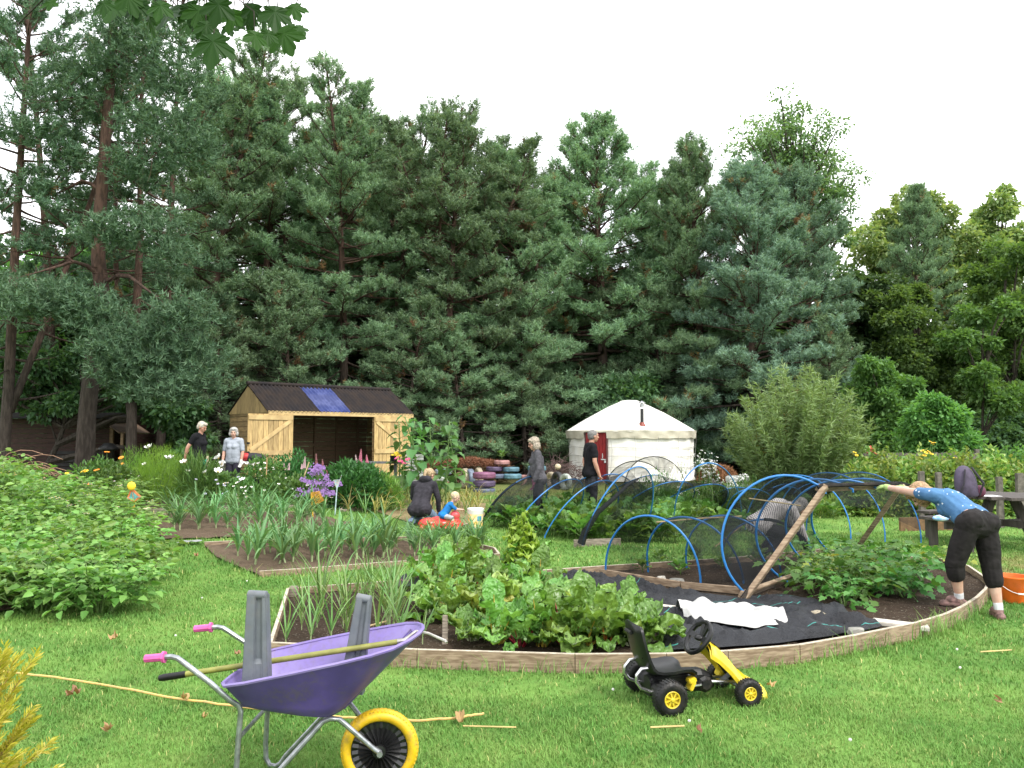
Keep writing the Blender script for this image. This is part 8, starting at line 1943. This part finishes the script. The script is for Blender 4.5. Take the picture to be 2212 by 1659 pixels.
def tunnel(label, hoops, net=None, rad=.0108, base=None, ends=(), seg=6, mat=None, name='net_tunnel', sag=.05):
    """hoops: (foot, foot, apex) world points; net: list of (start, end) fractions of each hoop the netting covers"""
    c = sum((h[0] + h[1] for h in hoops), Vector()) / (2 * len(hoops)); t = thing(name, label, 'net tunnel', (c.x, c.y, gz(c.x, c.y))); H = [hoop(*h) for h in hoops]
    for h in H:
        pts = [h[0] + (h[0] - h[1]).normalized() * 0 + Vector((0, 0, -.03))] + h + [h[-1] + Vector((0, 0, -.03))]
        m = MB(); m.tube(pts, rad, 8); m.build('hoop', mat or M_BLUE, t, smooth=True)
    if net:
        m = MB(); rws = []; K = 26
        def samp(i, f): x = f * 24; j = min(23, int(x)); return H[i][j].lerp(H[i][j + 1], x - j)
        for i in range(len(H) - 1):
            for s in range(seg + (1 if i == len(H) - 2 else 0)):
                g = s / seg; row = []
                for k in range(K + 1):
                    f0 = net[i][0] + (net[i][1] - net[i][0]) * k / K; f1 = net[i + 1][0] + (net[i + 1][1] - net[i + 1][0]) * k / K
                    q = samp(i, f0).lerp(samp(i + 1, f1), g); ctr = (hoops[i][0] + hoops[i][1]) / 2; ctr = ctr.lerp((hoops[i + 1][0] + hoops[i + 1][1]) / 2, g)
                    d = (q - ctr); q = q + d.normalized() * (.014 - sag * sin(pi * g) * (.6 + .5 * noise.noise((k * .3, i, 2)))) + Vector((0, 0, .01 * noise.noise((q.x * 5, q.y * 5, q.z * 5)))); row.append(q)
                rws.append(row)
        m.grid(rws); ml = M_NETL if name == 'net_cage' else M_NET; nt_ = m.build('netting', ml, t, smooth=True, angle=180)
        for e in ends:
            m = MB(); h = H[e]; ctr = (h[0] + h[-1]) / 2; m.grid([[ctr.lerp(q, f) + Vector((0, 0, .0)) for q in h] for f in (.02, .35, .7, .99)]); m.build('end_netting', ml, nt_, smooth=True, angle=180)
    return t, H
def gg(px, py, dz=.0): return G(px, py, dz)
# A: first large tunnel on the left, netting pushed up on the near side
A = [(gg(1258, 1174, .08), gg(1395, 1147, .08), at(1378, 1008, 12.5)), (gg(1177, 1158, .08), gg(1317, 1135, .08), at(1304, 1038, 13.3)), (gg(1107, 1148, .08), gg(1238, 1124, .08), at(1233, 1035, 14.0)), (gg(1042, 1127, .08), gg(1165, 1114, .08), at(1152, 1029, 15.0))]
t, H = tunnel('large blue hoop tunnel whose black net is pushed up over the brassicas', A, [(.30, 1), (.34, 1), (.30, 1), (.0, 1)], ends=(3,))
m = MB(); h = H[0]; m.tube([h[0] + Vector((-.02, -.02, 0)), h[1] + Vector((-.02, -.01, 0)), h[3] + Vector((.05, 0, 0)), h[5] + Vector((.14, .02, -.05)), h[7] + Vector((.22, .1, -.05)), h[9] + Vector((.25, .2, -.1))], [.06, .05, .04, .032, .026, .015], 8); m.build('gathered_net', M_NETD, t, smooth=True)
m = MB(); h = H[3]; m.tube(h[0:9], .024, 8); m.build('net_wrap', M_NETD, t, smooth=True)
m = MB(); rws = []
for i in range(9):
    f = i / 8; a = h_ = H[0][10].lerp(H[0][20], f); b = A[0][0].lerp(A[0][1], .25 + .6 * f) + Vector((.05, .1, .12)); rws.append([a.lerp(b, k / 8) + Vector((.05 * noise.noise((i * .9, k * .6, 1)), .06 * noise.noise((i, k * .5, 4)), 0)) for k in range(9)])
m.grid(rws); m.build('hanging_net', M_NET, t, smooth=True, angle=180)
m = MB(); p0, p1 = gg(1240, 1182), gg(1340, 1178); m.bar(p0 + Vector((0, 0, .05)), p1 + Vector((0, 0, .05)), .04, .12); p2, p3 = gg(1262, 1190), gg(1342, 1186); tag(m.build('edging_board', M_BOARD2), 'pale edging board under the gathered net at the tunnel mouth', 'board')
# B: second tunnel behind it
B = [(gg(1456, 1150, .05), gg(1602, 1128, .05), at(1530, 1000, 13.2)), (gg(1397, 1113, .05), gg(1540, 1112, .05), at(1540, 1046, 15.0)), (gg(1329, 1114, .05), gg(1478, 1104, .05), at(1462, 1040, 15.6)), (gg(1278, 1096, .05), gg(1404, 1086, .05), at(1412, 1026, 17.0))]
t, H = tunnel('second blue hoop tunnel whose front hoop stands tall and bare', B, [(.5, .52), (.22, .98), (.2, .98), (.15, 1)])
# C: short tunnel further back
C = [(gg(1570, 1120), gg(1680, 1112), at(1622, 1056, 15.2)), (gg(1530, 1106), gg(1640, 1098), at(1590, 1053, 16.6)), (gg(1650, 1112), gg(1738, 1100), at(1700, 1052, 16.0))]
tunnel('low rear hoop tunnel seen through the crouching woman\'s netting', [C[1], C[0], C[2]], [(.1, .95)] * 3)
C2 = [(gg(1640, 1108), gg(1745, 1096), at(1695, 1046, 17.2)), (gg(1700, 1106), gg(1800, 1092), at(1755, 1044, 17.6)), (gg(1760, 1102), gg(1850, 1090), at(1812, 1044, 18.0))]
tunnel('far low hoop tunnel in front of the willow foot', C2, [(.08, .95)] * 3)
# D: pair of hoops against the yurt with black netting
D = [(gg(1310, 1080), gg(1440, 1075), at(1372, 996, 17.2)), (gg(1352, 1070), gg(1480, 1068), at(1412, 986, 18.4))]
tunnel('dark netted hoops standing against the white yurt wall', D, [(.1, .9), (.3, .7)], mat=M_BLACKP)
D2 = [(gg(1240, 1092), gg(1325, 1086), at(1275, 1030, 16.0)), (gg(1270, 1082), gg(1370, 1078), at(1322, 1024, 17.0))]
tunnel('small blue hoops at the back beneath the man by the yurt', D2, [(.05, .95)] * 2)
# E: tunnel at the right behind the lifted cage, feet on the grass
E = []
for px, py, ax, ay in ((1838, 1172, 1722, 1026), (1912, 1173, 1790, 1021), (1990, 1174, 1858, 1020)):
    f = gg(px, py); bk = f + Vector((-1.15, 1.75, 0)); bk.z = gz(bk.x, bk.y); E.append((f, bk, at(ax, ay, (f.y + bk.y) / 2)))
tunnel('open hoop tunnel on the grass behind the bending woman', E, [(.18, .9), (.15, .9), (.05, .95)])
m = MB(); m.tube([at(1545, 1181, 10.9), at(1610, 1130, 11.2)], .008, 6); tag(m.build('bamboo_cane', MATS['cane_tan']), 'slanting pale cane beside the crouching woman\'s knees', 'cane')
# F: low tunnel on the big bed
F_ = [(gg(1308, 1239, .1), gg(1514, 1268, .1), at(1404, 1114, 8.7)), (gg(1400, 1230, .1), gg(1606, 1254, .1), at(1480, 1117, 9.0)), (gg(1483, 1221, .1), gg(1688, 1244, .1), at(1568, 1114, 9.3)), (gg(1560, 1212, .1), gg(1748, 1214, .1), at(1650, 1122, 9.9))]
t, H = tunnel('low net tunnel on a timber base in the big bed', F_, [(.0, 1)] * 4, .0115, ends=())
m = MB(); L0, R0, R3_ = gg(1296, 1243, .07), gg(1470, 1272, .07), gg(1598, 1284, .07); m.bar(L0 + Vector((0, 0, .04)), R0 + Vector((0, 0, .04)), .04, .07); m.build('base_rail', M_BOARD, t, bevel=.003)
m = MB(); m.bar(R0 + Vector((.01, 0, .04)), R3_ + Vector((0, 0, .04)), .04, .07); m.build('base_rail', M_BOARD, t, bevel=.003)
m = MB(); m.tube([at(1418, 1128, 8.75), at(1510, 1120, 9.1), at(1602, 1115, 9.5)], .008, 6); m.build('ridge_cane', MATS['cane_tan'], t)
m = MB(); h = H[3]; m.tube([h[k] for k in range(12, 25)], [.02 + .02 * (k > 7) for k in range(13)], 7); m.build('net_wrap', M_NETD, t, smooth=True)
# T: hooped cage on a timber frame, tipped up on edge
PA, PB, PC, PD = gg(1610, 1292, .10), at(1777, 1060, 7.95), at(1945, 1053, 8.95), gg(1832, 1212, .10)
nrm = Vector((-.74, -.04, .66)); Th = []
for f in (.03, .36, .68, .97):
    a = PA.lerp(PD, f); b = PB.lerp(PC, f); mid = (a + b) / 2; ab = (b - a).normalized(); d = (nrm - ab * nrm.dot(ab)).normalized(); Th.append((a, b, mid + d * .66))
t, H = tunnel('hooped net cage on a square timber frame tipped up on edge by the bending woman', Th, [(.0, 1)] * 4, .012, ends=(0,), name='net_cage', sag=.035)
fn = (PB - PA).cross(PD - PA).normalized(); 
def tb(a, b, w=.075, h=.05, ups=None, e=.0):
    m = MB(); d = (b - a).normalized(); m.bar(a - d * e, b + d * e, w, h, tuple(ups or fn)); return m.build('timber', M_BOARD, t, bevel=.004)
tb(PA, PB, e=.06); tb(PD, PC, e=.04); ax = (PD - PA).normalized(); tb(PA + fn * .052, PD + fn * .052, .07, .045); tb(PB + fn * .052, PC + fn * .052, .07, .045)
m = MB(); a = PB.lerp(PA, .18); b = PB.lerp(PC, .0) + fn * .05; m.bar(PB.lerp(PA, .02) + ax * .06, PB.lerp(PA, .22) + ax * .05, .05, .04, tuple(fn)); m.build('corner_block', M_BOARD2, t, bevel=.004)
m = MB(); m.tube([PB.lerp(PC, .0) + Vector((-.05, 0, .035)), PB + Vector((.0, 0, .05)), PB.lerp(PC, .4) + Vector((0, 0, .05)), PC + Vector((0, 0, .04)), PC + Vector((.12, .05, .02))], [.02, .026, .018, .03, .02], 7); m.tube([PA + Vector((-.03, -.02, 0)), PA.lerp(PB, .1) + Vector((-.03, 0, 0)), PA.lerp(PB, .3) - fn * .03 * 0 + Vector((-.025, 0, .02))], [.03, .022, .012], 7); m.build('rolled_net_edge', M_NETD, t, smooth=True)
m = MB(); m.tube([H[0][14].lerp(H[0][15], .5) + Vector((.02, .1, -.12)), H[2][14] + Vector((.0, 0, -.12))], .007, 6); m.build('ridge_cane', MATS['cane_tan'], t)
